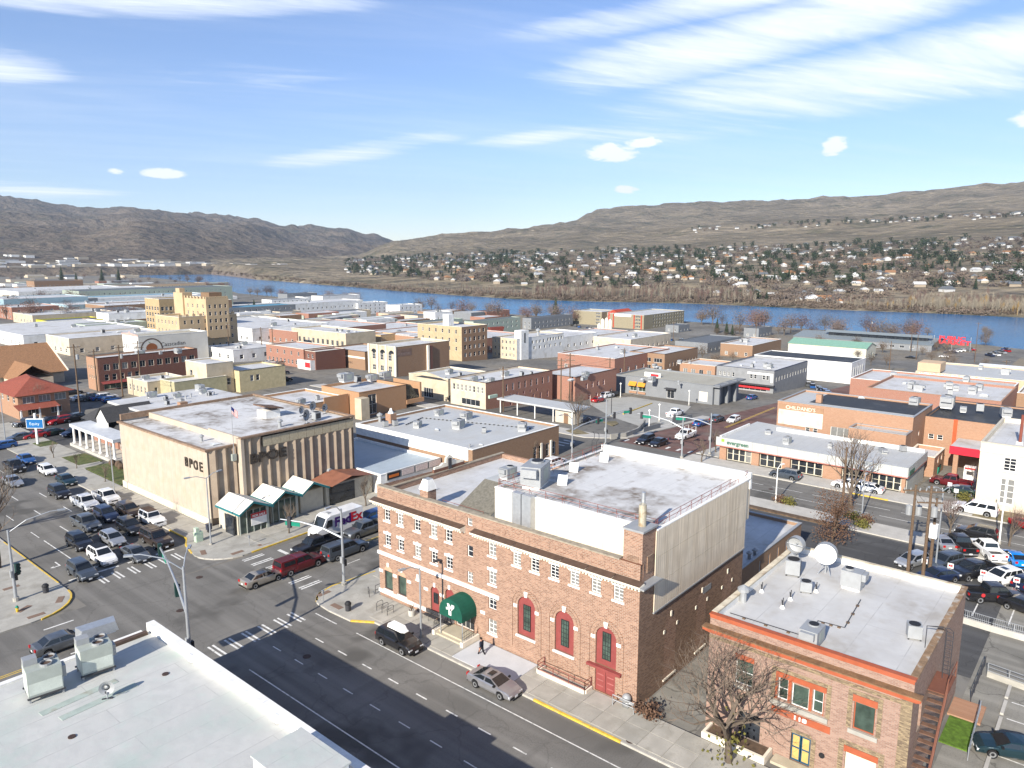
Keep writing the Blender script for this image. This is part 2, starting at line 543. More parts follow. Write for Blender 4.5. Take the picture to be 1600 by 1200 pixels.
# concrete slabs laid on the pavement in front of the gym, one by one, with open joints
SLAB = [M('paving_slab_%d' % i, c, .92, .1, .8, dirt=(.27, .255, .215), dsc=.6) for i, c in enumerate(((.365, .345, .3), (.39, .37, .325), (.34, .325, .285)))]
slab_me = {}
def slab(parent, x0, x1, y0, y1, mat, gap=.03, z=.14):
 k = (round(x1 - x0, 2), round(y1 - y0, 2))
 if k not in slab_me:
  slab_me[k] = MB().box(gap, k[0] - gap, gap, k[1] - gap, 0, .035).mesh('paving_slab', mat)
 link('paving_slab', slab_me[k], parent, (x0, y0, z), 0, mat)
for i in range(17):
 for j in range(2):
  y0 = 20.4 + i * 2.0
  if 35.5 < y0 + 1 < 44:
   continue
  slab(pv_gym, 42.72 + j * 1.9, 44.62 + j * 1.9, y0, y0 + 2.0, SLAB[R.randrange(3)])
NEWC = M('fresh_pale_concrete', (.5, .51, .52), .85, .05, .8)
slab(pv_gym, 42.72, 46.52, 36.4, 43.1, NEWC, .02)
slab(pv_gym, 42.72, 46.52, 43.1, 44.4, SLAB[0])
for i in range(12):
 for j in range(2):
  slab(pv_bpoe, 46 + i * 2.2, 48.2 + i * 2.2, 78.6 + j * 2.2, 80.8 + j * 2.2, SLAB[R.randrange(3)])
for i in range(10):
 slab(pv_bpoe, 41.5, 44.9, 89.5 + i * 3, 92.5 + i * 3, SLAB[R.randrange(3)])
for i in range(9):
 slab(pv_gym, 49 + i * 2.4, 51.4 + i * 2.4, 57.7, 61.6, SLAB[R.randrange(3)])
# kerbs: stone edge pieces, painted yellow where stopping is not allowed
KERB = M('kerb_concrete', (.42, .4, .355), .9, .1, 2)
def kerb(parent, pts, mat=KERB, w=.16):
 for a, b_ in zip(pts, pts[1:]):
  a, b_ = Vector((*a, 0)), Vector((*b_, 0))
  d = (b_ - a)
  L = d.length
  n_ = max(1, round(L / 3.0))
  for i in range(n_):
   p = a + d * (i / n_)
   MB().box(.01, L / n_ - .01, -w / 2, w / 2, -.1, .158).obj('kerb_stone', mat, parent, False, (p.x, p.y, gz(p.x)), math.atan2(d.y, d.x))
kerb(pv_gym, [(42.42, -20), (42.42, 25.5)])
kerb(pv_gym, [(42.42, 25.5), (42.42, 33.6)], YELLOW, .2)
kerb(pv_gym, [(42.42, 33.6), (42.42, 53.2)])
kerb(pv_gym, [(42.42, 53.2), (41.12, 55.2)], YELLOW, .2)
kerb(pv_gym, [(41.12, 55.2), (41.02, 58.5)] + rc(44.4, 59.5, 3.4, 158, 100, 4), KERB)
kerb(pv_gym, rc(44.4, 59.5, 3.4, 150, 118, 2) + [(44.6, 62.86), (50, 62.3)], YELLOW, .18)
kerb(pv_bpoe, [(41.12, 140), (41.12, 92.5)])
kerb(pv_bpoe, [(41.12, 92.5), (41.12, 88), (40.05, 86), (39.3, 83)], YELLOW, .18)
kerb(pv_bpoe, rc(43.4, 82, 4.3, 190, 262, 5))
kerb(pv_bpoe, [(44, 77.8), (52, 78.2), (54.5, 78.2)], YELLOW, .18)
kerb(pv_bpoe, [(54.5, 78.2), (100, 78.2)])
kerb(pv_nw, [(25.98, 150), (25.98, 104)])
kerb(pv_nw, [(25.98, 104), (25.98, 86)], YELLOW, .14)
kerb(pv_nw, rc(21.0, 83.3, 5.0, 0, -80, 6), YELLOW, .18)
kerb(pv_back_e, [(113.62, 25), (113.62, 30)], YELLOW, .2)
kerb(pv_back_e, [(113.62, 48), (113.62, 55.5)], YELLOW, .2)
kerb(pv_back_e, [(113.62, 30), (113.62, 48)])
# painted road markings, each its own sheet on the street
mk_me = {}
def mark(parent, x, y, lx, ly, mat=MARK, rz=0.):
 k = (lx, ly)
 if k not in mk_me:
  mk_me[k] = MB().quad((-lx / 2, -ly / 2, 0), (lx / 2, -ly / 2, 0), (lx / 2, ly / 2, 0), (-lx / 2, ly / 2, 0)).mesh('lane_marking', MARK)
 link('lane_marking', mk_me[k], parent, (x, y, gz(x) + .014), rz, mat)
for i in range(26):
 mark(st_front, 37.0, 57.9 - i * 3.42 - 3.4, .13, 1.25)
 mark(st_front, 33.65, 57.9 - i * 3.42 - 1.7, .11, 1.25)
mark(st_front, 40.05, 22.0, .11, 62)
mark(st_front, 30.2, 20, .11, 70)
for x in (38.2, 36.7, 35.0, 33.3, 31.6, 30.0, 28.5):
 for o_ in (-.22, .22):
  mark(st_front, x + o_, 60.0, .2, 2.4)
mark(st_front, 39.9, 57.5, .12, 3.4)
for x in (29.5, 31.1, 32.8, 34.6, 36.2, 37.8):
 for o_ in (-.22, .22):
  mark(st_front_n, x + o_, 83.5, .2, 2.3)
for x0, x1 in ((27, 29), (30, 32.2), (33.2, 35.2), (36.4, 38.6)):
 mark(st_front_n, (x0 + x1) / 2, 86.0, x1 - x0, .35)
for i in range(34):
 mark(st_front_n, 35.8, 92.5 + i * 9.5, .13, 3.0)
 mark(st_front_n, 32.6, 94.0 + i * 9.5, .13, 3.0)
 mark(st_front_n, 29.4, 104.0 + i * 9.5, .11, 3.0)
mark(st_front_n, 29.45, 92.5, .13, 17)
for y in (64.9, 66.8, 68.6, 72.2, 74.3, 76.2):
 mark(st_cross, 43.4, y, 2.6, .22)
 mark(st_cross, 43.4, y + .42, 2.6, .22)
for y in (70.6, 72.9, 75.2):
 mark(st_cross, 46.6, y, .45, 1.9)
mark(st_cross, 57, 70.1, 17, .12, YELLOW)
mark(st_cross, 57, 70.4, 17, .12, YELLOW)
mark(st_cross, 82, 70.1, 28, .12, YELLOW)
mark(st_cross, 50, 66.5, 2.4, .12)
mark(st_cross, 60, 66.5, 2.4, .12)
for y in (65, 67.2, 69.4, 71.6, 73.8, 76):
 mark(st_cross, 22.6, y, 2.6, .2)
mark(st_cross, 4, 69.6, 30, .12, YELLOW)
mark(st_cross, 4, 69.9, 30, .12, YELLOW)
for i in range(4):
 mark(st_cross, -2 + i * 6, 66.4, 2.6, .12)
def arrow(parent, x, y, rz):
 m_ = MB()
 m_.poly([(-.08, -1.2, 0), (.08, -1.2, 0), (.08, .2, 0), (-.08, .2, 0)])
 m_.poly([(-.08, .2, 0), (.08, .2, 0), (.65, .2, 0), (.65, .4, 0), (-.08, .4, 0)])
 m_.poly([(.55, -.05, 0), (1.0, .3, 0), (.55, .65, 0)])
 m_.obj('turn_arrow', MARK, parent, False, (x, y, .014), rz)
arrow(st_front_n, 27.9, 91.5, rad(180))
arrow(st_front_n, 31.0, 88.0, rad(180))
for i in range(30):
 mark(st_back, 109.3, 50 - i * 6.0, .12, 4.6)
 mark(st_back, 106.1, 52 - i * 6.0, .12, 4.6)
for y in (60.5, 62.8, 65, 67.2, 69.4, 71.6, 73.8):
 mark(st_brick, 119.5, y - 1.0, 2.9, .5)
mark(st_brick, 150, 66.0, 56, .14, YELLOW)
mark(st_brick, 150, 66.4, 56, .14, YELLOW)
for x in (104.6, 106.3, 108.0, 109.7, 111.4):
 mark(st_back, x, 60.4, .45, 2.6)
 mark(st_back_n, x + .8, 80.6, .45, 2.6)
# metal manhole covers and tactile kerb ramps
IRON = M('rusty_cast_iron', (.075, .05, .042), .7, .2, 6, .3)
TACT = M('tactile_paving', (.2, .135, .1), .85, .1, 6)
mh = MB().cyl(0, 0, 0, .02, .36, None, 20).mesh('manhole_cover', IRON)
for par, p in ((pv_gym, (42.95, 25.0, .14)), (st_cross, (36.6, 76, .012)), (st_cross, (31.5, 70, .012)), (st_front, (34.6, 53, .012)), (st_back, (108, 40, .006))):
 link('manhole_cover', mh, par, p)
tm = MB().box(-.75, .75, -.3, .3, 0, .02).mesh('tactile_strip', TACT)
for par, x, y, rz in ((pv_gym, 42.9, 62.0, 0), (pv_gym, 42.0, 58.6, 90), (pv_bpoe, 42.8, 78.9, 0), (pv_bpoe, 40.2, 82.0, 70), (pv_bpoe, 46.3, 78.9, 0), (pv_nw, 24.6, 81.5, 60), (pv_nw, 21.8, 79.5, 0), (pv_nw, 21.5, 82.0, 30), (pv_nw, 22.3, 88.5, 0)):
 link('tactile_strip', tm, par, (x, y, .14), rad(rz))
# ---- river
def az_px(px, py):
 """true azimuth of a picture column near the horizon"""
 return 40.22 - math.degrees(math.atan2((px - 800), 1163 * math.cos(rad(9.87)) + (py - 600) * math.sin(rad(9.87)) * -1))
def lerp(tab, x):
 if x <= tab[0][0]:
  return tab[0][1]
 for (a, va), (b_, vb) in zip(tab, tab[1:]):
  if x <= b_:
   return va + (vb - va) * (x - a) / (b_ - a)
 return tab[-1][1]
# distances from the viewpoint (metres) of the two river banks, by compass azimuth
NEAR = [(-10.48, 481.0), (-0.76, 482.0), (5.51, 510.0), (10.91, 540.0), (16.07, 568.0), (21.21, 588.0), (26.68, 611.0), (30.46, 633.0), (37.76, 650.0), (45.13, 712.0), (48.99, 771.0), (55.54, 913.0), (60.4, 1111.0), (63.31, 1582.0), (65.72, 1925.0), (67.66, 2135.0), (83.33, 2677.0), (95.57, 3437.0)]
FAR = [(-10.15, 799.0), (-0.49, 768.0), (5.71, 765.0), (9.2, 775.0), (12.97, 780.0), (17.0, 786.0), (21.29, 806.0), (25.8, 833.0), (30.5, 846.0), (35.33, 860.0), (40.22, 900.0), (45.11, 997.0), (48.96, 1111.0), (54.57, 1375.0), (59.04, 1695.0), (63.88, 2479.0), (67.64, 2654.0), (83.3, 3418.0), (95.54, 4387.0)]
def pol(az, d):
 return d * math.cos(rad(az)), d * math.sin(rad(az))
def water_mat():
 m, n, l, b = base('river_water', .12, 0, .5)
 pos = nd(n, 'ShaderNodeNewGeometry').outputs['Position']
 mp = nd(n, 'ShaderNodeMapping')
 mp.inputs['Rotation'].default_value = (0, 0, rad(28))
 mp.inputs['Scale'].default_value = (.004, .02, 1)
 l.new(pos, mp.inputs[0])
 a, _ = noise_col(n, l, mp.outputs[0], (.002, .1, .25, 1), (.006, .165, .38, 1), 1.0, 6, .35, .65)
 l.new(a, b.inputs['Base Color'])
 t = nd(n, 'ShaderNodeTexNoise')
 t.inputs['Scale'].default_value = .35
 t.inputs['Detail'].default_value = 6
 l.new(pos, t.inputs['Vector'])
 bump(n, l, b, t.outputs[0], .6, .5)
 b.inputs['IOR'].default_value = 1.12
 return m
w_ = MB()
cols = [71.3 - i * 1.0 for i in range(92)]
for a, b_ in zip(cols, cols[1:]):
 p, q, r_, t_ = pol(a, lerp(NEAR, a)), pol(b_, lerp(NEAR, b_)), pol(b_, lerp(FAR, b_) + 15), pol(a, lerp(FAR, a) + 15)
 w_.quad((*p, -17.98), (*q, -17.98), (*r_, -17.98), (*t_, -17.98))
setting(w_.obj('river', water_mat()))
# ---- hills across the river and mountains up the valley: profiles (distance, height) by azimuth
MOUNT = [(45.06,[(3700,6.2),(4400,11.7),(5400,15.5),(7400,45.2)]),(48.89,[(3600,4.2),(4400,11.9),(5400,24.5),(7400,93.8)]),(50.78,[(3500,2.4),(4200,9.7),(5200,42.0),(7400,190.2)]),(53.56,[(3300,1.9),(3900,8.5),(5000,74.1),(7400,248.2)]),(56.74,[(3100,1.8),(3600,13.8),(4800,110.3),(7400,262.7)]),(58.94,[(2900,2.0),(3400,34.1),(4800,147.1),(7400,300.4)]),(61.51,[(2700,2.7),(3300,64.9),(4800,174.9),(7400,358.7)]),(64.2,[(2600,2.5),(3300,96.8),(5000,208.1),(7600,372.5)]),(66.39,[(2500,2.4),(3300,105.6),(5000,197.7),(7600,417.1)]),(69.8,[(2400,3.0),(3500,89.9),(5200,206.4),(7600,400.0)]),(72.3,[(2350,1.1),(3600,95.1),(5200,223.9),(7600,449.0)]),(74.35,[(2300,1.0),(3600,108.5),(5200,233.8),(7600,486.1)]),(79.05,[(2300,1.5),(3600,99.6),(5200,245.7),(7600,503.7)]),(87.98,[(2300,6.1),(3600,86.7),(5200,245.9),(7600,457.1)])]
HILL = [(-16.52,[(880,4.1),(1700,48.7),(2150,79.8),(2400,106.9),(3700,162.7),(5200,301.8)]),(-4.03,[(880,-3.8),(1700,54.9),(2150,96.0),(2400,131.6),(3700,201.4),(5200,382.3)]),(6.09,[(900,-7.8),(1750,55.1),(2200,96.5),(2450,137.0),(3700,211.8),(5200,421.2)]),(9.55,[(930,-7.6),(1800,52.6),(2250,94.0),(2500,134.3),(3800,212.8),(5200,421.3)]),(13.28,[(950,-6.5),(1850,51.0),(2300,92.4),(2550,130.5),(3900,209.8),(5400,415.1)]),(15.64,[(970,-6.0),(1880,48.8),(2330,90.8),(2580,127.8),(3900,207.4),(5600,395.3)]),(17.26,[(980,-5.4),(1900,47.6),(2350,90.1),(2600,127.7),(3900,206.6),(5600,408.2)]),(21.5,[(1000,-3.5),(1900,45.0),(2400,85.4),(2650,123.8),(4000,206.6),(5600,401.3)]),(25.96,[(1050,-2.0),(1900,39.1),(2400,78.8),(2700,116.8),(4000,200.9),(5600,391.9)]),(30.6,[(1100,-0.8),(1900,32.9),(2500,73.3),(2900,110.2),(4200,195.2),(5500,369.3)]),(33.94,[(1180,1.2),(2000,34.4),(2600,75.1),(3000,108.5),(4200,189.6),(5500,331.7)]),(35.38,[(1200,1.6),(2000,34.4),(2600,75.2),(3000,106.2),(4200,186.5),(5500,265.0)]),(37.79,[(1250,5.3),(2200,36.2),(2800,78.4),(3600,135.5),(4600,205.2)]),(42.16,[(1300,8.5),(2200,32.5),(3000,76.6),(4200,152.3)]),(45.54,[(1500,8.3),(2200,23.4),(3000,64.0),(4200,138.0)]),(48.89,[(1700,6.4),(2400,20.4),(3000,58.9),(3900,94.9)]),(50.31,[(1800,6.3),(2600,15.0),(3200,34.1),(4000,60.1)]),(51.71,[(1900,6.4),(2600,10.8),(3200,15.7),(4000,20.8)])]
def prof_z(P, az, d):
 def one(pr):
  return lerp(pr, d)
 if az <= P[0][0]:
  return one(P[0][1])
 for (a, pa), (b_, pb) in zip(P, P[1:]):
  if az <= b_:
   t = (az - a) / (b_ - a)
   return one(pa) * (1 - t) + one(pb) * t
 return one(P[-1][1])
def ridge(x, y, s):
 v, a, f = 0., 1., 1. / s
 for _ in range(6):
  q = 1 - abs(noise.noise((x * f, y * f, 3.7 * _)))
  v += a * q * q
  a *= .52
  f *= 2.03
 return v - 1.1
def hill_z(az, d):
 """height of the hillside across the river"""
 d0 = lerp(FAR, az)
 if d < d0 + 160:
  t = max(0, (d - d0)) / 160
  return -18.3 + min(1, t * 6) * 2.2 + t * (prof_z(RHX, az, d0 + 160) + 16.1)
 x, y = pol(az, d)
 z = prof_z(RHX, az, d)
 k = min(1, max(0, (d - 1900) / 900))
 return z + k * ridge(x, y, 420) * d * .0062 + noise.noise((x / 190, y / 190, 0)) * 2.2 * min(1, (d - d0 - 160) / 300)
# first point of every hillside profile is replaced by the bank level so the slope starts at the water
RHX = [(a, [(lerp(FAR, a), -16.0), (lerp(FAR, a) + 160, -13.0)] + [q for q in pr if q[0] > lerp(FAR, a) + 170]) for a, pr in HILL]
def mount_z(az, d):
 if d < 2200:
  return -18.6
 z = prof_z(MOUNT, az, d)
 x, y = pol(az, d)
 k = min(1, max(0, (d - 2450) / 700))
 return z + k * (ridge(x + 900, y, 900) * 66 + noise.noise((x / 260, y / 260, 5)) * 12) * min(1.4, d / 4200)
def hill_mat(name, a_, b_, c_, d_, rock):
 m, n, l, b = base(name, .95, 0, .1)
 g_ = nd(n, 'ShaderNodeNewGeometry')
 pos = g_.outputs['Position']
 a, _ = noise_col(n, l, pos, c4(a_), c4(b_), .0035, 8, .35, .65)
 a, _ = noise_col(n, l, pos, a, c4(c_), .011, 8, .52, .72)
 a, _ = noise_col(n, l, pos, a, c4(d_), .03, 6, .6, .75)
 q = nd(n, 'ShaderNodeSeparateXYZ')
 l.new(g_.outputs['Normal'], q.inputs[0])
 r_ = nd(n, 'ShaderNodeMapRange')
 r_.inputs[1].default_value, r_.inputs[2].default_value = .86, .74
 l.new(q.outputs[2], r_.inputs[0])
 x = nd(n, 'ShaderNodeMixRGB')
 l.new(r_.outputs[0], x.inputs[0])
 l.new(a, x.inputs[1])
 x.inputs[2].default_value = c4(rock)
 l.new(x.outputs[0], b.inputs['Base Color'])
 t = nd(n, 'ShaderNodeTexNoise')
 t.inputs['Scale'].default_value = .02
 t.inputs['Detail'].default_value = 9
 l.new(pos, t.inputs['Vector'])
 bump(n, l, b, t.outputs[0], 1., 30)
 return m
def terrain(name, fz, azs, dist, mat):
 m_ = MB()
 n = len(azs)
 rows = [dist(a) for a in azs]
 k = len(rows[0])
 for a, ds in zip(azs, rows):
  for d in ds:
   m_.v.append((*pol(a, d), fz(a, d)))
 for i in range(n - 1):
  for j in range(k - 1):
   m_.f.append((i * k + j, (i + 1) * k + j, (i + 1) * k + j + 1, i * k + j + 1))
   m_.m.append(0)
 return setting(m_.obj(name, mat, None, True))
def far_rows(a):
 d0 = lerp(FAR, a)
 top = 6400
 return [d0, d0 + 8, d0 + 27, d0 + 60, d0 + 110] + [d0 + 160 + (top - d0 - 160) * (i / 84) ** 1.25 for i in range(85)]
terrain('hills', hill_z, [62 - i * .33 for i in range(258)], far_rows,
  hill_mat('sagebrush_hillside', (.145, .122, .085), (.235, .195, .14), (.1, .095, .062), (.36, .3, .21), (.15, .12, .1)))
terrain('mountains', mount_z, [104 - i * .28 for i in range(214)], lambda a: [2150, 2180] + [2250 + 80 * i for i in range(16)] + [3530 + (8600 - 3530) * i / 84 for i in range(85)],
  hill_mat('dry_mountain_slopes', (.105, .085, .066), (.155, .125, .095), (.07, .068, .052), (.035, .042, .038), (.06, .052, .046)))
# river flat in front of the mountains
# ---------------------------------------------------------------- building helpers
def P3(face, a, u, z, d=0.):
 """a point on a facade: 'w' faces -X, 's' faces -Y; d is depth into the building"""
 return (a + d, u, z) if face == 'w' else (u, a + d, z)
def wall_face(mb, face, a, u0, u1, z0, z1, ops=(), depth=.16, mi=0):
 us = sorted({u0, u1, *[o[0] - o[2] / 2 for o in ops], *[o[0] + o[2] / 2 for o in ops]})
 zs = sorted({z0, z1, *[o[1] for o in ops], *[o[1] + o[3] for o in ops]})
 us = [u for u in us if u0 - 1e-6 <= u <= u1 + 1e-6]
 zs = [z for z in zs if z0 - 1e-6 <= z <= z1 + 1e-6]
 for ua, ub in zip(us, us[1:]):
  run = None
  for za, zb in zip(zs, zs[1:]):
   uc, zc = (ua + ub) / 2, (za + zb) / 2
   if any(abs(uc - o[0]) < o[2] / 2 and o[1] < zc < o[1] + o[3] for o in ops):
    if run is not None:
     mb.quad(P3(face, a, ua, run), P3(face, a, ub, run), P3(face, a, ub, za), P3(face, a, ua, za), mi)
     run = None
   elif run is None:
    run = za
  if run is not None:
   mb.quad(P3(face, a, ua, run), P3(face, a, ub, run), P3(face, a, ub, zs[-1]), P3(face, a, ua, zs[-1]), mi)
 for o in ops:
  ua, ub, za, zb = o[0] - o[2] / 2, o[0] + o[2] / 2, o[1], o[1] + o[3]
  c = [(ua, za), (ub, za), (ub, zb), (ua, zb)]
  for p, q in zip(c, c[1:] + c[:1]):
   mb.quad(P3(face, a, *p), P3(face, a, *q), P3(face, a, *q, depth), P3(face, a, *p, depth), mi)
WME = {}
def win_me(w, h, style, bar):
 k = (round(w, 2), round(h, 2), style, bar)
 if k in WME:
  return WME[k]
 m = MB()
 b = bar
 hw = w / 2
 m.box(-hw, -hw + b, 0, .07, 0, h)
 m.box(hw - b, hw, 0, .07, 0, h)
 m.box(-hw + b, hw - b, 0, .07, 0, b)
 m.box(-hw + b, hw - b, 0, .07, h - b, h)
 nx, nz = 1, 1
 if style == 'd':
  nz = 2
 elif style[0] == 'g':
  nx, nz = int(style[1]), int(style[2])
 for i in range(1, nx):
  x = -hw + w * i / nx
  m.box(x - b * .35, x + b * .35, .012, .06, b, h - b)
 for i in range(1, nz):
  z = h * i / nz
  m.box(-hw + b, hw - b, .014, .058, z - b * .35, z + b * .35)
 WME[k] = (m.mesh('window', WHITE), MB().quad((-hw + b * .5, .05, b * .5), (hw - b * .5, .05, b * .5), (hw - b * .5, .05, h - b * .5), (-hw + b * .5, .05, h - b * .5)).mesh('pane', GLASS_D))
 return WME[k]
TRIM = {}
def trim_me(kind, w):
 k = (kind, round(w, 2))
 if k not in TRIM:
  m = MB()
  if kind == 'sill':
   m.box(-w / 2 - .12, w / 2 + .12, -.22, .1, -.17, -.012)
  elif kind == 'flat':
   m.box(-w / 2 - .1, w / 2 + .1, -.18, .06, .012, .2)
  else:
   pr = [(-w / 2 - .1, .012), (w / 2 + .1, .012), (w / 2 + .16, .27), (.12, .27), (.09, .38), (-.09, .38), (-.12, .27), (-w / 2 - .16, .27)]
   m.add([(x, -.19, z) for x, z in pr] + [(x, .05, z) for x, z in pr], [tuple(range(7, -1, -1)), tuple(range(8, 16))] + [(i, (i + 1) % 8, 8 + (i + 1) % 8, 8 + i) for i in range(8)])
  TRIM[k] = m.mesh(kind, WHITE)
 return TRIM[k]
def pane_pick(p):
 if p == 'mix':
  return GLASS_B if R.random() < .4 else GLASS_D
 if p == 'dark':
  return GLASS_B if R.random() < .08 else GLASS_D
 return p
def window(root, face, a, u, z, w, h, style='d', frame=WHITE, pane='dark', depth=.12, sill=None, lintel=None, bar=.07, name='window'):
 me, pm = win_me(w, h, style, bar)
 p = Vector(P3(face, a, u, z, depth)) - root.location
 o = link(name, me, root, p, rad(-90) if face == 'w' else 0, frame)
 link('pane', pm, o, (0, 0, 0), 0, pane_pick(pane))
 if sill:
  link('sill', trim_me('sill', w), o, (0, -.0, 0), 0, sill)
 if lintel:
  link('lintel', trim_me(lintel[0], w), o, (0, 0, h), 0, lintel[1])
 return o
def rows(u0, u1, spec):
 """(count, z, w, h, from, to, style, pane) -> openings spread evenly along a facade"""
 out = []
 for n, z, w, h, a, b, st, pn in spec:
  for i in range(n):
   out.append((u0 + (u1 - u0) * (a + (b - a) * (i + .5) / n), z, w, h, st, pn))
 return out
def block(name, label, cat, dims, wall, roof, W=(), S=(), par=.5, cap=None, frame=WHITE, group=None, sill=None, lintel=None, depth=.14, bar=.07, swall=None, capw=.34):
 """a flat-roofed building: walls with real openings, windows, roof deck, parapet coping"""
 x0, x1, y0, y1, z0, h = dims
 if x1 - x0 < 3:
  x1 = x0 + 12
 if y1 - y0 < 3:
  y1 = y0 + 12
 root = thing(name, label, cat, (x0, y0, z0), 0, group)
 zb = min(gz(x1), z0) - .4
 zt = z0 + h
 rw, rs = rows(y0, y1, [(n, z + z0, *q) for n, z, *q in W]), rows(x0, x1, [(n, z + z0, *q) for n, z, *q in S])
 m = MB()
 wall_face(m, 'w', x0, y0, y1, zb, zt, rw, depth, 0)
 wall_face(m, 's', y0, x0, x1, zb, zt, rs, depth, 1 if swall else 0)
 m.quad((x1, y0, zb), (x1, y1, zb), (x1, y1, zt), (x1, y0, zt))
 m.quad((x0, y1, zb), (x1, y1, zb), (x1, y1, zt), (x0, y1, zt))
 t = capw - .06
 if par > 0:
  for q in (((x0 + t, y0 + t), (x1 - t, y0 + t)), ((x1 - t, y0 + t), (x1 - t, y1 - t)), ((x1 - t, y1 - t), (x0 + t, y1 - t)), ((x0 + t, y1 - t), (x0 + t, y0 + t))):
   m.quad((*q[0], zt - par), (*q[1], zt - par), (*q[1], zt), (*q[0], zt))
 m.obj('wall', [wall, swall] if swall else wall, root, world=True)
 MB().quad((x0 + .01, y0 + .01, zt - max(par, -.0)), (x1 - .01, y0 + .01, zt - par), (x1 - .01, y1 - .01, zt - par), (x0 + .01, y1 - .01, zt - par)).obj('roof', roof, root, world=True)
 if cap:
  c = MB()
  e = .06
  c.box(x0 - e, x0 + t, y0 - e, y1 + e, zt, zt + .09)
  c.box(x1 - t, x1 + e, y0 - e, y1 + e, zt, zt + .09)
  c.box(x0 + t, x1 - t, y0 - e, y0 + t, zt + .001, zt + .088)
  c.box(x0 + t, x1 - t, y1 - t, y1 + e, zt + .001, zt + .088)
  c.obj('coping', cap, root, world=True)
 for face, a, rr in (('w', x0, rw), ('s', y0, rs)):
  for u, z, w, hh, st, pn in rr:
   window(root, face, a, u, z, w, hh, st, frame, pn, depth * .7, sill, lintel, bar)
 root['roof_z'] = zt - par
 return root
def part(root, name, mb, mat, smooth=False):
 return mb.obj(name, mat, root, smooth, world=True)
def text(root, s, face, a, u, z, size, mat, d=-.04, ext=.03, name='lettering', bold=0., align='CENTER', sx=1.):
 """raised lettering on a facade; u is the middle of the line as one reads it"""
 c = bpy.data.curves.new(name, 'FONT')
 c.body = s
 c.size = size
 c.extrude = ext
 c.offset = bold
 c.align_x = align
 c.resolution_u = 2
 tmp = bpy.data.objects.new(name, c)
 me = bpy.data.meshes.new_from_object(tmp)
 bpy.data.objects.remove(tmp)
 me.materials.clear()
 me.materials.append(mat)
 o = bpy.data.objects.new(name, me)
 col.objects.link(o)
 o.parent = root
 o.location = Vector(P3(face, a, u, z, d)) - root.location
 o.rotation_euler = (rad(90), 0, rad(-90) if face == 'w' else 0)
 o.scale = (sx, 1, 1)
 return o
# ---- rooftop machinery prototypes (built once, copied on to the roofs)
def make_unit():
 r = thing('rooftop_unit', 'proto', 'rooftop unit')
 MB().box(-.9, .9, -.65, .65, .18, 1.25).obj('cabinet', HVAC, r)
 MB().box(-.8, .8, -.55, .55, 0, .18).obj('kerb_frame', WHITE, r)
 f = MB().cyl(.35, 0, 1.25, 1.33, .42, None, 14).obj('fan_guard', HVAC, r)
 MB().cyl(.35, 0, 1.332, 1.345, .36, None, 14).obj('fan', BLACK, f)
 MB().box(-1.25, -.9, -.5, .5, .75, 1.2).obj('intake_hood', HVAC, r)
 MB().box(-.3, .5, -.662, -.65, .4, 1.05).obj('access_panel', HVAC_G, r)
 return r
def make_cond():
 r = thing('air_conditioner', 'proto', 'air conditioner')
 MB().box(-.45, .45, -.45, .45, .12, 1.1).obj('cabinet', HVAC, r)
 for k in range(4):
  sx_, sy_ = (1, -1)[k % 2], (1, -1)[k // 2]
  MB().box(sx_ * .38 - .05, sx_ * .38 + .05, sy_ * .38 - .05, sy_ * .38 + .05, 0, .12).obj('foot', PIPE, r)
 MB().cyl(0, 0, 1.1, 1.14, .38, None, 14).obj('fan', BLACK, r)
 MB().box(-.35, .35, -.47, -.45, .25, .95).obj('coil_grille', PIPE, r)
 return r
def make_vent():
 r = thing('roof_vent', 'proto', 'roof vent')
 MB().lathe([(.14, 0), (.14, .55)], 10).obj('pipe', HVAC, r)
 MB().lathe([(.26, .5), (.26, .62), (.02, .78)], 10).obj('cap', HVAC, r)
 return r
def make_sky():
 r = thing('skylight', 'proto', 'skylight')
 MB().box(-.7, .7, -.5, .5, 0, .3).obj('kerb_frame', HVAC, r)
 MB().add([(-.66, -.46, .3), (.66, -.46, .3), (.66, .46, .3), (-.66, .46, .3), (-.3, -.2, .48), (.3, -.2, .48), (.3, .2, .48), (-.3, .2, .48)],
             [(0, 1, 5, 4), (1, 2, 6, 5), (2, 3, 7, 6), (3, 0, 4, 7), (4, 5, 6, 7)]).obj('dome', M('skylight_plastic', (.6, .62, .62), .3, .05), r)
 return r
def make_dish():
 r = thing('satellite_dish', 'proto', 'satellite dish')
 MB().cyl(0, 0, 0, .5, .05).obj('mast', STEEL, r)
 MB().box(-.35, .35, -.08, .08, 0, .06).obj('base', PIPE, r)
 d = MB()
 vs = [(0, -.14, .8)]
 n = 16
 for k, (q, y) in enumerate(((.2, -.12), (.38, -.06), (.5, 0))):
  vs += [(q * math.cos(2 * math.pi * i / n), y, .8 + q * math.sin(2 * math.pi * i / n) * 1.05) for i in range(n)]
 fs = [(0, 1 + i, 1 + (i + 1) % n) for i in range(n)]
 for k in range(2):
  fs += [(1 + k * n + i, 1 + k * n + (i + 1) % n, 1 + (k + 1) * n + (i + 1) % n, 1 + (k + 1) * n + i) for i in range(n)]
 d.add(vs, fs)
 d.obj('reflector', HVAC, r, True)
 MB().tube([(0, 0, .35), (0, .5, .72)], .02, 5).tube([(0, .5, .72), (0, .46, .84)], .05, 6).obj('feed_arm', PIPE, r)
 return r
PROTO = {'unit': make_unit(), 'cond': make_cond(), 'vent': make_vent(), 'sky': make_sky(), 'dish': make_dish()}
for p in PROTO.values():
 p['unused'] = 1
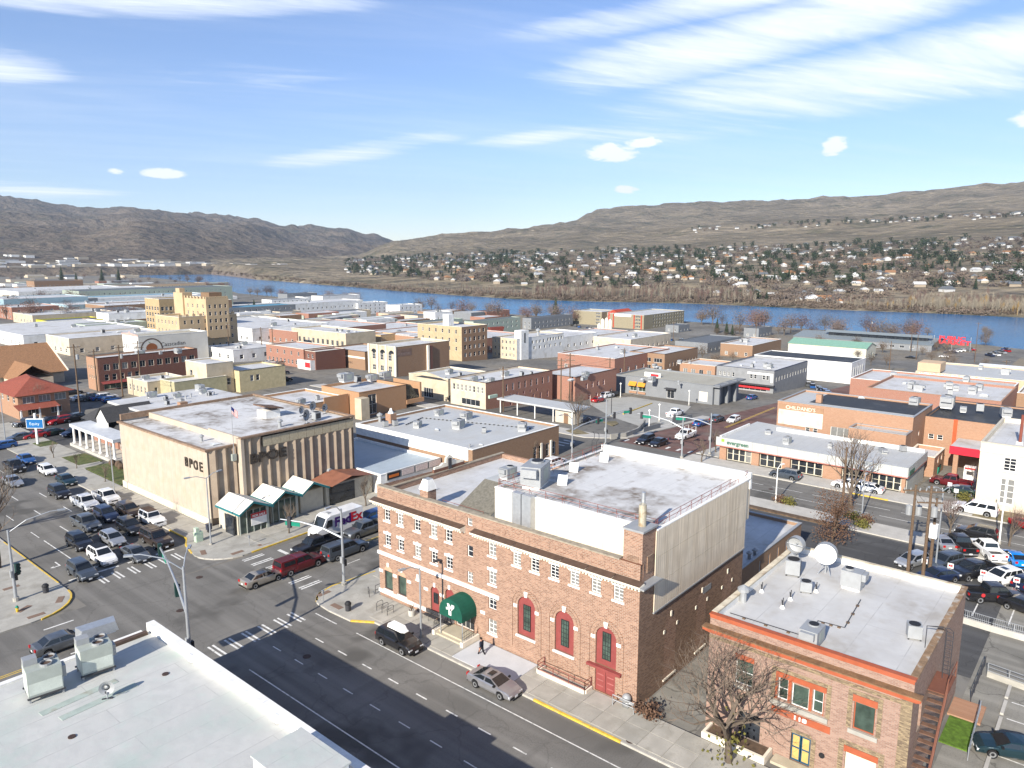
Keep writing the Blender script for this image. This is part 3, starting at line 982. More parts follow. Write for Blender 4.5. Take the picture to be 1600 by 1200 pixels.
def top(kind, p, label, rz=0., sc=1., mats=None):
 """a roof thing: the prototype itself is used first, then copies"""
 pr = PROTO[kind]
 if 'unused' in pr:
  KIDS[pr.name] = [(c, list(c.children)) for c in pr.children]
  del pr['unused']
  r = pr
  r.location, r.rotation_euler = p, (0, 0, rad(rz))
  r.scale = (sc,) * 3 if isinstance(sc, (int, float)) else sc
  r['label'] = label
 else:
  r = clone(pr, p, rad(rz), label, None, sc)
 r['group'] = {'unit': 'rooftop units', 'cond': 'air conditioners on roofs', 'vent': 'roof vents', 'sky': 'skylights', 'dish': 'satellite dishes'}[kind]
 return r
# ---- finishes
BRK_GYM = brick('gym_brick', (.19, .092, .056), (.345, .195, .128), (.38, .315, .255), .34, .115, .016, .3)
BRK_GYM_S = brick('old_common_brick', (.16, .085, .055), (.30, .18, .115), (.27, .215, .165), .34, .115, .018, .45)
BRK_RED = brick('red_brick', (.28, .12, .08), (.34, .16, .11), (.3, .22, .18), .26, .09)
BRK_BRN = brick('brown_brick', (.25, .145, .085), (.31, .19, .115), (.25, .19, .14), .26, .09)
BRK_DRK = brick('dark_red_brick', (.15, .065, .05), (.2, .09, .066), (.16, .1, .08), .26, .09)
BRK_ORG = brick('orange_brick', (.37, .2, .105), (.42, .24, .135), (.34, .24, .15), .3, .1)
BRK_SAL = brick('salmon_brick', (.33, .175, .105), (.39, .22, .14), (.31, .235, .17), .28, .1, .013, .4)
BRK_PINK = brick('pink_brick', (.23, .135, .1), (.35, .225, .17), (.3, .24, .2), .32, .1, .014, .3)
BRK_QUOIN = brick('dark_quoin_brick', (.12, .085, .06), (.33, .25, .15), (.2, .16, .11), .26, .088, .012, .2)
ROOF_W = roofmat('white_roof_membrane', (.56, .56, .555), (.34, .32, .28), (.47, .72))
ROOF_G = roofmat('grey_roof_membrane', (.46, .47, .465), (.4, .39, .36))
ROOF_D = roofmat('stained_white_roof', (.6, .595, .58), (.17, .135, .1), (.47, .64), .19)
ROOF_B = roofmat('black_roof_membrane', (.035, .037, .04), (.09, .09, .09))
ROOF_T = roofmat('tan_gravel_roof', (.4, .375, .3), (.3, .27, .2))
ROOF_F = roofmat('pale_coated_roof', (.5, .5, .475), (.37, .43, .39), (.46, .74), .3, 2.1)
SHINGLE = M('grey_asphalt_shingle', (.15, .14, .115), .95, .22, 4)
SHINGLE_D = M('charcoal_asphalt_shingle', (.05, .05, .052), .95, .2, 4)
TILE_R = M('red_clay_roof_tile', (.25, .07, .045), .85, .18, 3)
TILE_B = M('brown_wood_shake', (.27, .145, .075), .9, .2, 3)
CREAMW = M('cream_stucco', (.5, .425, .31), .9, .08, .6, dirt=(.38, .315, .22), dsc=.4)
WHITEW = M('white_stucco', (.72, .715, .69), .9, .06, .6, dirt=(.55, .53, .48), dsc=.4)
BEIGE = M('beige_stucco', (.55, .47, .36), .9, .08, .6, dirt=(.42, .35, .26), dsc=.4)
GREYW = M('grey_painted_wall', (.2, .21, .22), .8, .06, .6)
MAROON = M('maroon_paint', (.235, .055, .05), .7, .1, 2)
ORANGE = M('orange_trim_paint', (.35, .09, .04), .65, .1, 2, dirt=(.36, .1, .05), dsc=.9)
BROWN_M = M('brown_metal_flashing', (.095, .062, .045), .6, .15, 2)
GREENM = M('green_metal_roof', (.2, .36, .27), .5, .08, 1)
TEAL = M('teal_fascia_paint', (.02, .15, .17), .6)
SIDING = ribbed('cream_ribbed_siding', (.66, .6, .49), .32, .55, .2, .05)
SIDING_S = ribbed('weathered_ribbed_siding', (.74, .63, .48), .32, .6, .16, .08, streak=(.56, .45, .32))
# ---------------------------------------------------------------- the brick gym building on the corner
gx, ga, gb_ = 46.64, 26.75, 57.4
gym = thing('gym_building', 'long red brick gym building with white cornice, arched maroon panels and green canopy', 'building', (gx, ga, 0))
W = MB()
ops = []
for y in (55.95, 53.96, 51.5, 49.18, 47.17):
 ops += [(y, 8.5, .88, 1.2, 'g23'), (y, 5.82, .88, 1.2, 'g23')]
ops += [(41.72, 8.6, .9, 1.22, 'g23'), (41.72, 5.92, .9, 1.25, 'g23'), (41.74, 3.5, .95, 1.25, 'g23'), (41.74, 1.15, 1.0, 1.35, 'g23')]
ops += [(44.44, 7.75, .72, 1.1, 'd'), (44.48, 5.2, .72, 1.1, 'g23'), (44.44, 10.72, .62, .75, 'd')]
for y in (38.9, 36.91, 34.84, 32.81, 30.71, 28.63):
 ops.append((y, 8.5, .9, 1.2, 'g24'))
ops += [(56.0, 1.05, 1.2, 2.0, 'p'), (53.93, 1.05, 1.2, 2.05, 'p')]
holes = [o[:4] for o in ops]
holes += [(45.2, .5, 2.3, 2.2)]                      # the entrance behind the canopy
ARCH = [(37.83, .97, 2.2, 4.95), (33.76, .97, 2.2, 4.95), (29.66, .97, 2.5, 4.93), (49.2, .58, .75, 2.85), (47.18, .6, .75, 3.2)]
holes += [(y, zb, 2 * r, zs + r - zb) for y, r, zb, zs in ARCH]
holes += [(29.68, .16, 1.9, 2.12)]
wall_face(W, 'w', gx, ga, gb_, -.2, 11.9, holes, .2)
for y, r, zb, zs in ARCH:
 arc = [(y + r * math.cos(math.pi * i / 14), zs + r * math.sin(math.pi * i / 14)) for i in range(15)]
 for half, cy in ((arc[:8], y + r), (arc[7:], y - r)):
  W.poly([(gx, u, z) for u, z in half] + [(gx, cy, zs + r)])
 for p, q in zip(arc, arc[1:]):
  W.quad((gx, *p), (gx, *q), (gx + .2, *q), (gx + .2, *p))
W.quad((66, ga, -.2), (66, gb_, -.2), (66, gb_, 11.3), (66, ga, 11.3))
W.quad((gx, gb_, -.2), (66, gb_, -.2), (66, gb_, 11.3), (gx, gb_, 11.9))
# inside faces and thickness of the street parapet
W.quad((gx + .45, ga, 10.6), (gx + .45, gb_, 10.6), (gx + .45, gb_, 11.9), (gx + .45, ga, 11.9))
W.quad((gx, ga, 11.9), (gx, gb_, 11.9), (gx + .45, gb_, 11.9), (gx + .45, ga, 11.9))
W.box(gx + .45, 66, gb_ - .35, gb_ - .01, 10.5, 11.35)
W.box(65.6, 65.99, 43, gb_ - .36, 10.5, 11.3)
part(gym, 'wall', W, BRK_GYM)
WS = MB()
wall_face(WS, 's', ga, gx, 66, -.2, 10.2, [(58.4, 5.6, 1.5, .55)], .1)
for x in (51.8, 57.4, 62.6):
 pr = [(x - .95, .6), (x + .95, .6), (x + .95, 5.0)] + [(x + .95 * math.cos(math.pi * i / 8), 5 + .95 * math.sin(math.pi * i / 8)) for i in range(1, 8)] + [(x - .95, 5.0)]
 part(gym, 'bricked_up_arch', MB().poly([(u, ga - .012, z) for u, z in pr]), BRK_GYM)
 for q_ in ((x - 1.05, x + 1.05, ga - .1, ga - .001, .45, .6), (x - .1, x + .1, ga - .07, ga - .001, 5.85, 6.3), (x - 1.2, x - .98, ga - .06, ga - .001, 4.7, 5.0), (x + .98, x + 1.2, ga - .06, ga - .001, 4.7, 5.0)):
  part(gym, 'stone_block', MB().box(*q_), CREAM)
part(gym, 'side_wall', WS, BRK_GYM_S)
part(gym, 'louvre', MB().box(57.65, 59.15, ga - .03, ga + .08, 5.6, 6.15), HVAC)
for u, z, w, h, st in ops:
 big = w > 1.1
 o = window(gym, 'w', gx, u, z, w, h, st, PIPE if big else WHITE, GLASS_G if big else ('mix' if z > 3 else GLASS_B), .12,
               None if u in (44.44, 44.48) or (u == 41.74 and z > 3) else WHITE,
               None if big or u in (44.44, 44.48) or (u == 41.74) else ('ears', WHITE), .06)
for y in (56.0, 53.93):                               # peach tympana over the two tall windows
 part(gym, 'tympanum', MB().poly([(gx - .012, y + .6 * math.cos(math.pi * i / 10), 3.1 + .5 * math.sin(math.pi * i / 10)) for i in range(11)]), M('peach_stucco', (.55, .3, .2), .9))
 part(gym, 'keystone', MB().box(gx - .1, gx, y - .13, y + .13, 3.55, 3.95), WHITE)
part(gym, 'niche', MB().poly([(gx - .02, 51.55 + .38 * math.cos(math.pi * i / 10), 3.25 + .42 * math.sin(math.pi * i / 10)) for i in range(11)]), CREAM)
part(gym, 'keystone', MB().box(gx - .1, gx, 51.42, 51.68, 3.68, 4.0), WHITE)
for y in (57.1, 54.97, 52.85, 50.4, 48.2, 42.9):
 part(gym, 'impost_block', MB().box(gx - .07, gx, y - .28, y + .28, 2.72, 3.0), WHITE)
GRID_P = M('iron_grille', (.03, .035, .035), .5)
for i, (y, r, zb, zs) in enumerate(ARCH):
 pr = [(y - r, zb), (y + r, zb)] + [(y + r * math.cos(math.pi * k / 14), zs + r * math.sin(math.pi * k / 14)) for k in range(15)]
 pan = part(gym, 'arch_panel', MB().poly([(gx + .17, *p) for p in pr]), MAROON)
 if i < 3:
  window(gym, 'w', gx, y, zb + .55, .78, 2.35, 'g36', GRID_P, GLASS_G, .07, None, None, .05)
  part(gym, 'sill', MB().box(gx - .14, gx + .1, y - r - .12, y + r + .12, zb - .18, zb - .001), WHITE if i < 2 else MAROON)
  ring, oring = MB(), MB()
  for rr, w_, mbx in ((1.18, .16, ring), (1.52, .13, oring)):
   for k in range(16):
    a0, a1 = math.pi * k / 16, math.pi * (k + .92) / 16
    mbx.add([(gx - .06, y + q * math.cos(t), zs + q * math.sin(t)) for q, t in ((rr, a0), (rr, a1), (rr + w_, a1), (rr + w_, a0))] +
      [(gx + .01, y + q * math.cos(t), zs + q * math.sin(t)) for q, t in ((rr, a0), (rr, a1), (rr + w_, a1), (rr + w_, a0))],
      [(0, 1, 2, 3), (0, 1, 5, 4), (1, 2, 6, 5), (2, 3, 7, 6), (3, 0, 4, 7)])
  for sg in (-1, 1):
   oring.box(gx - .06, gx + .01, y + sg * 1.585 - .065, y + sg * 1.585 + .065, .9, zs)
  part(gym, 'brick_arch', ring, BRK_GYM)
  part(gym, 'brick_arch', oring, BRK_GYM)
  part(gym, 'keystone', MB().add([(gx - .12, y - .13, zs + .95), (gx - .12, y + .13, zs + .95), (gx - .12, y + .2, zs + 1.42), (gx - .12, y - .2, zs + 1.42), (gx, y - .13, zs + .95), (gx, y + .13, zs + .95), (gx, y + .2, zs + 1.42), (gx, y - .2, zs + 1.42)],
                                       [(0, 1, 2, 3), (0, 1, 5, 4), (1, 2, 6, 5), (2, 3, 7, 6), (3, 0, 4, 7)]), WHITE)
  for sg in (-1, 1):
   part(gym, 'impost_block', MB().box(gx - .08, gx, y + sg * 1.2 - .2, y + sg * 1.2 + .2, zs - .28, zs), WHITE)
 else:
  window(gym, 'w', gx, y - .05, zb + (.95 if i == 3 else .55), .6, 1.05, 'g23', GRID_P, GLASS_D, .05, None, None, .05)
  part(gym, 'keystone', MB().box(gx - .1, gx, y - .13, y + .13, zs + r - .02, zs + r + .38), WHITE)
  part(gym, 'sill', MB().box(gx - .1, gx, y - r, y + r, zb - .2, zb), WHITE)
# street door under the third arch, with its ledge
dr = part(gym, 'double_door', MB().box(gx + .1, gx + .16, 28.74, 29.66, .18, 2.26).box(gx + .1, gx + .16, 29.7, 30.62, .18, 2.26), MAROON)
for y in (29.2, 30.16):
 for z in (.6, 1.1, 1.6):
  MB().box(gx + .06, gx + .1, y - .3, y + .3, z, z + .08).obj('door_panel', M('pale_maroon', (.35, .12, .11), .6), dr).location = -gym.location
part(gym, 'door_ledge', MB().box(gx - .35, gx - .001, 28.1, 31.3, 2.29, 2.49), MAROON)
# belt course, base course, cornice with dentils and brown metal top
part(gym, 'belt_course', MB().box(gx - .14, gx + .0, 40.9, 57.52, 4.68, 5.02), WHITE)
part(gym, 'base_course', MB().box(gx - .1, gx + .0, 46.9, 57.5, .5, .85), WHITE)
for ya, yb in ((26.35, 43.85), (45.0, 57.85)):
 c = MB()
 pr = [(0, 9.95), (.16, 9.97), (.2, 10.1), (.34, 10.16), (.6, 10.2), (.72, 10.33), (.75, 10.5), (0, 10.56)]
 vs = [(gx - d - .002, ya, z) for d, z in pr] + [(gx - d - .002, yb, z) for d, z in pr]
 c.add(vs, [tuple(range(8)), tuple(range(15, 7, -1))] + [(i, i + 1, 9 + i, 8 + i) for i in range(7)])
 part(gym, 'cornice', c, CREAM)
 d = MB()
 y = ya + .15
 while y < yb - .2:
  d.box(gx - .5, gx - .17, y, y + .13, 10.03, 10.17)
  y += .3
 setting(part(gym, 'dentils', d, CREAM), 'stuff')
 n_ = round((yb - ya) / 2.4)
 for i in range(n_):
  part(gym, 'roof_flashing', MB().add([(gx - .78, ya + (yb - ya) * i / n_ + .03, 10.52), (gx - .78, ya + (yb - ya) * (i + 1) / n_ - .03, 10.52), (gx - .01, ya + (yb - ya) * (i + 1) / n_ - .03, 10.68), (gx - .01, ya + (yb - ya) * i / n_ + .03, 10.68)], [(0, 1, 2, 3)]), BROWN_M)
for i in range(11):                                   # sunk brick panels along the parapet
 y = 27.2 + i * 2.72
 if 42.6 < y + 1.2 < 45.8:
  continue
 fr = MB()
 fr.box(gx - .04, gx, y, y + 2.2, 11.38, 11.5).box(gx - .04, gx, y, y + 2.2, 10.86, 10.96).box(gx - .04, gx, y, y + .12, 10.97, 11.37).box(gx - .04, gx, y + 2.08, y + 2.2, 10.97, 11.37)
 part(gym, 'parapet_panel', fr, BRK_GYM)
part(gym, 'coping', MB().box(gx - .08, gx + .55, 28.6, gb_ - .0, 11.9, 12.0).box(gx + .56, 66, gb_ - .4, gb_ + .05, 11.36, 11.45), M('mossy_coping', (.3, .26, .2), .9, .2, 2))
part(gym, 'roof', MB().quad((gx + .46, 43.0, 10.8), (65.6, 43.0, 10.8), (65.6, gb_ - .36, 10.8), (gx + .46, gb_ - .36, 10.8)), ROOF_W)
part(gym, 'roof', MB().quad((gx + .46, 26.8, 10.75), (49.0, 26.8, 10.75), (49.0, 42.99, 10.75), (gx + .46, 42.99, 10.75)), ROOF_G)
# cream metal-clad upper storey: cladding sheets hung one beside another
sh = 2.15
n_ = 7
for i in range(n_):
 ya, yb = 27.0 + i * 16.5 / n_, 27.0 + (i + 1) * 16.5 / n_
 part(gym, 'cladding_sheet', MB().box(49.0, 49.06, ya + .008, yb - .008, 10.6, 14.0), SIDING)
for i in range(8):
 xa, xb = 48.75 + i * 17.25 / 8, 48.75 + (i + 1) * 17.25 / 8
 for za, zb in ((7.35, 9.6), (9.62, 11.8), (11.82, 14.0)):
  part(gym, 'cladding_sheet', MB().box(xa + .008, xb - .008, ga - .09, ga - .03, za, zb), SIDING_S)
part(gym, 'flashing', MB().box(48.7, 66.05, ga - .14, ga - .02, 7.22, 7.34), HVAC)
part(gym, 'upper_wall', MB().box(49.07, 66.9, ga + .0, 43.5, 10.0, 13.7), SIDING_S)
part(gym, 'roof', MB().quad((49.3, 27.0, 13.72), (66.6, 27.0, 13.72), (67.0, 43.2, 13.72), (49.3, 43.2, 13.72)), ROOF_D)
cp = MB().box(48.96, 49.3, ga - .1, 43.5, 14.0, 14.08).box(49.31, 66.9, ga - .1, ga + .2, 14.0, 14.08).box(49.31, 66.9, 43.2, 43.5, 14.0, 14.08)
part(gym, 'coping', cp, WHITE)
part(gym, 'rear_parapet', MB().box(66.55, 66.95, ga - .1, 43.5, 13.0, 14.55), WHITE)
part(gym, 'upper_lip', MB().box(49.07, 49.3, ga, 43.4, 13.7, 14.0).box(49.31, 66.5, ga, ga + .2, 13.7, 14.0), WHITE)
# corner chimney with metal cap and flue
ch = part(gym, 'chimney', MB().box(46.9, 48.95, 26.78, 28.45, 10.3, 14.35), BRK_GYM)
MB().box(46.8, 49.05, 26.68, 28.55, 14.35, 14.5).obj('chimney_cap', HVAC, ch).location = -gym.location
MB().box(46.86, 46.9, 27.1, 28.1, 11.3, 12.4).obj('brick_panel', BRK_GYM_S, ch).location = -gym.location
MB().box(47.6, 48.4, 26.7, 26.78, 11.0, 12.3).obj('brick_panel', BRK_GYM_S, ch).location = -gym.location
fl = MB().cyl(48.0, 27.5, 14.5, 16.2, .3, None, 14).obj('flue', M('rust_streaked_flue', (.5, .45, .34), .5, .2, 1.5, .4, dirt=(.3, .17, .06), dsc=1.2), ch)
fl.location = -gym.location
MB().cyl(48.5, 27.75, 14.5, 17.0, .16, None, 10).obj('flue', STEEL, ch).location = -gym.location
part(gym, 'shelf_roof', MB().box(gx - .7, 48.72, 26.0, 26.74, 10.3, 10.42), HVAC)
c2 = part(gym, 'chimney', MB().box(47.0, 48.1, 50.3, 51.4, 10.8, 12.7), BRK_GYM)
q = MB().add([(46.92, 50.22, 12.7), (48.18, 50.22, 12.7), (48.18, 51.48, 12.7), (46.92, 51.48, 12.7), (47.2, 50.5, 13.7), (47.9, 50.5, 13.7), (47.9, 51.2, 13.7), (47.2, 51.2, 13.7)], [(0, 1, 5, 4), (1, 2, 6, 5), (2, 3, 7, 6), (3, 0, 4, 7)])
q.box(47.2, 47.9, 50.5, 51.2, 13.62, 13.72, 1)
q.obj('chimney_cap', [WHITE, HVAC], ch).location = -gym.location
# roof ducts and the shingled stair bulkhead
part(gym, 'duct', MB().box(48.3, 48.98, 38.75, 39.75, 10.9, 14.3).box(48.3, 48.98, 39.85, 40.85, 10.9, 14.3), STEEL)
bk = MB()
bk.add([(48.3, 44.0, 10.85), (48.3, 48.2, 10.85), (52.8, 48.2, 13.0), (52.8, 44.0, 13.0)], [(0, 1, 2, 3)])
part(gym, 'bulkhead_roof', bk, SHINGLE)
part(gym, 'bulkhead', MB().box(52.81, 56.6, 43.8, 48.2, 10.8, 13.0).add([(48.3, 44.0, 10.8), (52.8, 44.0, 10.8), (52.8, 44.0, 12.99)], [(0, 1, 2)]), ROOF_G)
# entrance: canopy, glazed doors, steps with rails
CX0, CY, CR = 44.7, 45.15, 1.45
can = MB()
n_ = 14
fr = [(CX0, CY + CR * math.cos(math.pi * i / n_), 2.75 + 1.35 * math.sin(math.pi * i / n_)) for i in range(n_ + 1)]
bkp = [(gx, y, z) for _, y, z in fr]
can.poly([(CX0, CY + CR, 2.25)] + fr + [(CX0, CY - CR, 2.25)])
for i in range(n_):
 can.quad(fr[i], fr[i + 1], bkp[i + 1], bkp[i])
for y in (CY - CR, CY + CR):
 can.quad((CX0, y, 2.25), (gx, y, 2.25), (gx, y, 2.75), (CX0, y, 2.75))
cn = part(gym, 'entrance_canopy', can, M('dark_green_canvas', (.006, .075, .048), .75, .12, 2))
lg = MB()
for p in ([(.42, .55), (.14, .55), (-.12, -.02), (-.12, -.55), (.22, -.55), (.22, -.05)], [(-.14, .55), (-.5, .55), (-.48, .3), (-.1, -.1), (.1, -.1)], [(.56, .12), (.52, -.1), (.2, -.02), (.24, .2)]):
 lg.poly([(CX0 - .02, CY + x, 3.1 + z) for x, z in p])
lg.obj('logo', WHITE, cn).location = -gym.location
part(gym, 'canopy_post', MB().cyl(CX0 + .1, CY - CR + .05, .14, 2.3, .05).cyl(CX0 + .1, CY + CR - .05, .14, 2.3, .05), HVAC)
en = window(gym, 'w', gx, 45.2, .5, 2.3, 2.2, 'g41', M('aluminium_frame', (.5, .48, .42), .4), GLASS_D, .1, None, None, .09, 'entrance_door')
stp = MB().box(44.9, gx - .11, 43.6, 46.9, .1, .5).box(44.55, 44.9, 43.6, 46.9, .1, .33)
part(gym, 'entrance_steps', stp, M('sandstone_steps', (.44, .39, .29), .9, .1, 1))
part(gym, 'step_wall', MB().box(44.3, gx - .11, 43.25, 43.6, .1, .62), CREAM)
part(gym, 'step_wall', MB().box(44.3, gx - .11, 46.9, 47.2, .1, .62), CREAM)
def rail_tube(pts, r=.025):
 return MB().tube(pts, r, 5)
for y in (43.42, 47.05):
 m_ = rail_tube([(44.4, y, .62), (44.4, y, 1.45), (45.9, y, 1.6), (45.9, y, .62)]).tube([(44.4, y, 1.05), (45.9, y, 1.15)], .02, 5)
 for x in (44.7, 45.0, 45.3, 45.6):
  m_.tube([(x, y, .62), (x, y, 1.5)], .015, 4)
 part(gym, 'stair_rail', m_, PIPE)
# thin red guard rails along the upper roof edges
GUARD = M('rusty_guard_rail', (.22, .07, .055), .7)
for pts in ([(49.2, 27.0), (49.2, 43.2)], [(49.4, 26.95), (66.4, 26.95)], [(49.4, 43.25), (66.4, 43.25)]):
 m_ = MB()
 (xa, ya), (xb, yb) = pts
 for z in (14.45, 14.8):
  m_.tube([(xa, ya, z), (xb, yb, z)], .022, 4)
 k = 9
 for i in range(k + 1):
  x, y = xa + (xb - xa) * i / k, ya + (yb - ya) * i / k
  m_.tube([(x, y, 14.05), (x, y, 14.82)], .022, 4)
  m_.tube([(x, y, 14.7), (x + (.5 if xa == xb else 0), y + (.5 if ya == yb and ya < 30 else -.5 if ya == yb else 0), 13.75)], .016, 4)
 part(gym, 'guard_rail', m_, GUARD)
m_ = MB().tube([(48.2, 44.2, 10.8), (48.2, 44.2, 11.7), (48.2, 49.5, 11.7), (48.2, 49.5, 10.8)], .022, 4).tube([(48.2, 44.2, 11.25), (48.2, 49.5, 11.25)], .02, 4)
part(gym, 'guard_rail', m_, GUARD)
m_ = MB()
for y in (43.9, 44.5):
 m_.tube([(66.2, y, 10.8), (66.2, y, 14.9)] + [(66.2 + .5 * math.sin(t), y, 14.9 + .5 * (1 - math.cos(t))) for t in (.5, 1.2, 2, 2.8)], .03, 5)
for i in range(12):
 m_.tube([(66.2, 43.9, 11.1 + i * .33), (66.2, 44.5, 11.1 + i * .33)], .02, 4)
part(gym, 'roof_ladder', m_, PIPE)
# things standing on the gym's roofs
top('unit', (54.5, 46.6, 13.0), 'tan evaporative cooler on the white roof beside the shingled bulkhead', 0, (.85, .85, .9))
top('unit', (52.6, 41.6, 13.72), 'big cream air handler beside the steel ducts on the gym roof', 20, (1.7, 1.5, 1.7))
for k, p in enumerate(((58.8, 41.6, 13.72), (63.8, 41.3, 13.72), (54.6, 39.9, 13.72))):
 hd = MB().add([(-.6, -.55, 0), (.6, -.55, 0), (.6, .55, 0), (-.6, .55, 0), (0, -.55, 1.15), (0, .55, 1.15)], [(0, 1, 4), (2, 3, 5), (1, 2, 5, 4), (3, 0, 4, 5)])
 o = thing('roof_hood', ('slanted grey vent hood in the middle of the far edge of the gym roof', 'slanted grey vent hood at the back corner of the gym roof', 'slanted grey vent hood just behind the cream air handler')[k], 'roof vent', p, rad(25), 'slanted vent hoods on the gym roof')
 hd.obj('hood', STEEL, o)
 o.scale = (.8, .8, .75)
 MB().box(-.5, .5, -.45, .45, -.02, .2).obj('kerb_frame', HVAC_G, o)
o = thing('vent_pipes', 'cluster of small dark vent pipes on the white gym roof', 'vent pipes', (51.5, 54.6, 10.8))
for x, y, h in ((0, 0, .5), (.35, .2, .35), (.15, -.4, .42)):
 MB().cyl(x, y, 0, h, .07).obj('pipe', PIPE, o)
o = thing('stone_crest', 'cream carved stone crest seen from behind on the gym parapet', 'crest', (56.8, 57.25, 11.45))
MB().box(-2.4, 2.4, -.1, .16, .0, .35).obj('base', M('dark_brick_back', (.16, .08, .055), .9), o)
cr = [(-2.3, .35), (2.3, .35), (2.2, .6), (1.4, .62), (1.0, .9), (.55, .8), (.5, 1.3), (0, 1.65), (-.5, 1.3), (-.55, .8), (-1.0, .85), (-1.4, .6), (-2.2, .6)]
MB().add([(x, -.08, z) for x, z in cr] + [(x, .14, z) for x, z in cr], [tuple(range(13)), tuple(range(25, 12, -1))] + [(i, (i + 1) % 13, 13 + (i + 1) % 13, 13 + i) for i in range(13)]).obj('scroll', CREAM, o)
MB().box(-.22, .22, -.22, -.081, .0, 1.2).obj('brace', PIPE, o)
# low annex behind the gym, half in its shade
an = block('annex_building', 'low brick annex with white roof behind the gym side wall', 'building', (67.1, 86.4, 28.1, 43.0, 0, 3.6), BRK_BRN, ROOF_W, S=[(5, 1.0, .45, 1.9, .3, .95, 'p', CREAM)], par=.35, cap=HVAC)
top('vent', (73.0, 28.9, 3.25), 'round steel vent on the annex roof edge', 0, 1.2)
top('vent', (74.2, 28.8, 3.25), 'round steel vent beside its twin on the annex roof', 0, 1.0)
# ---------------------------------------------------------------- the windowless lodge with folded concrete panels
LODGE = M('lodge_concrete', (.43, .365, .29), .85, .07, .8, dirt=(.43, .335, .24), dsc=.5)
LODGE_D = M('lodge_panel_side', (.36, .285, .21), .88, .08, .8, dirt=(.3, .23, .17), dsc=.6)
lod = thing('lodge_building', 'windowless tan lodge hall of folded concrete panels with BPOE letters', 'building', (45.3, 88.6, 0))
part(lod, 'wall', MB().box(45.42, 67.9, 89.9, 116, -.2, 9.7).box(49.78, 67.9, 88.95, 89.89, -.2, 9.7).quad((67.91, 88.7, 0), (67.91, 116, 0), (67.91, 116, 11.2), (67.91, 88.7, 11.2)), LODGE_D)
for i in range(20):
 y = 89.72 + i * 1.314
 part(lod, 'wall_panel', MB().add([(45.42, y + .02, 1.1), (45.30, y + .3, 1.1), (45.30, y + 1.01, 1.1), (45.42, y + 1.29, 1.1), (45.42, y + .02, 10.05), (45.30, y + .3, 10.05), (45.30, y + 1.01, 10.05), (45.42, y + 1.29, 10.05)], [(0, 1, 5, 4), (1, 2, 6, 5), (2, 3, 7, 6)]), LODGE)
def fold(x, w, y, z0, z1, name='wall_panel'):
 a = x + w * .64
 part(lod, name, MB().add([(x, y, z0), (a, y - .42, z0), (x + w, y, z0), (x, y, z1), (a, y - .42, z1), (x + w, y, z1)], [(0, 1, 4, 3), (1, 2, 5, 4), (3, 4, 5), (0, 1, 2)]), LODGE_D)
for i in range(3):
 fold(45.5 + i * 1.42, 1.40, 89.88, 1.0, 10.05)
for i in range(13):
 fold(50.0 + i * 1.375, 1.36, 88.93, .6, 9.4 if i > 1 else 11.0)
for i in range(11):
 part(lod, 'screen_panel', MB().box(52.8 + i * 1.375, 54.12 + i * 1.375, 88.6, 88.9, 9.45, 10.75), M('pierced_screen_block', (.42, .36, .25), .9, .2, 9))
part(lod, 'corner_fin', MB().box(49.5, 49.95, 88.5, 89.9, 0, 11.05), LODGE)
part(lod, 'roof_edge', MB().box(45.1, 49.77, 89.55, 90.1, 10.06, 10.3).box(45.1, 45.6, 90.11, 116.1, 10.06, 10.3).box(49.5, 68.05, 88.4, 88.95, 11.06, 11.3).box(67.5, 68.05, 88.96, 116.1, 11.06, 11.28).box(45.61, 67.49, 115.7, 116.1, 10.4, 11.27), M('rusty_roof_edge', (.25, .17, .115), .8, .2, 2))
part(lod, 'roof', MB().quad((45.6, 90.1, 10.1), (49.8, 90.1, 10.1), (49.8, 116, 10.1), (45.6, 116, 10.1)), ROOF_D)
part(lod, 'roof', MB().quad((49.8, 88.95, 10.9), (67.6, 88.95, 10.9), (67.6, 116, 10.9), (49.8, 116, 10.9)), ROOF_D)
part(lod, 'step_wall', MB().box(49.76, 50.05, 89.0, 97.5, 10.0, 11.2).box(49.76, 50.05, 97.51, 116, 10.0, 10.93), LODGE)
part(lod, 'plinth', MB().box(45.15, 45.41, 89.6, 116, -.1, 1.08), M('lodge_plinth', (.6, .54, .43), .9))
LET = M('dark_bronze_letters', (.05, .04, .032), .6)
text(lod, 'B P O E', 'w', 45.3, 93.2, 7.2, 1.75, LET, -.06, .06, 'lettering', .03, 'CENTER', .82)
text(lod, 'BPOE', 's', 88.67, 53.4, 7.5, 1.9, LET, -.16, .1, 'lettering', .03, 'CENTER', 1.25)
v = MB().tube([(63.2, 88.9, 3.7), (63.2, 88.2, 3.7)], .42, 14)
part(lod, 'exhaust_duct', v, HVAC)
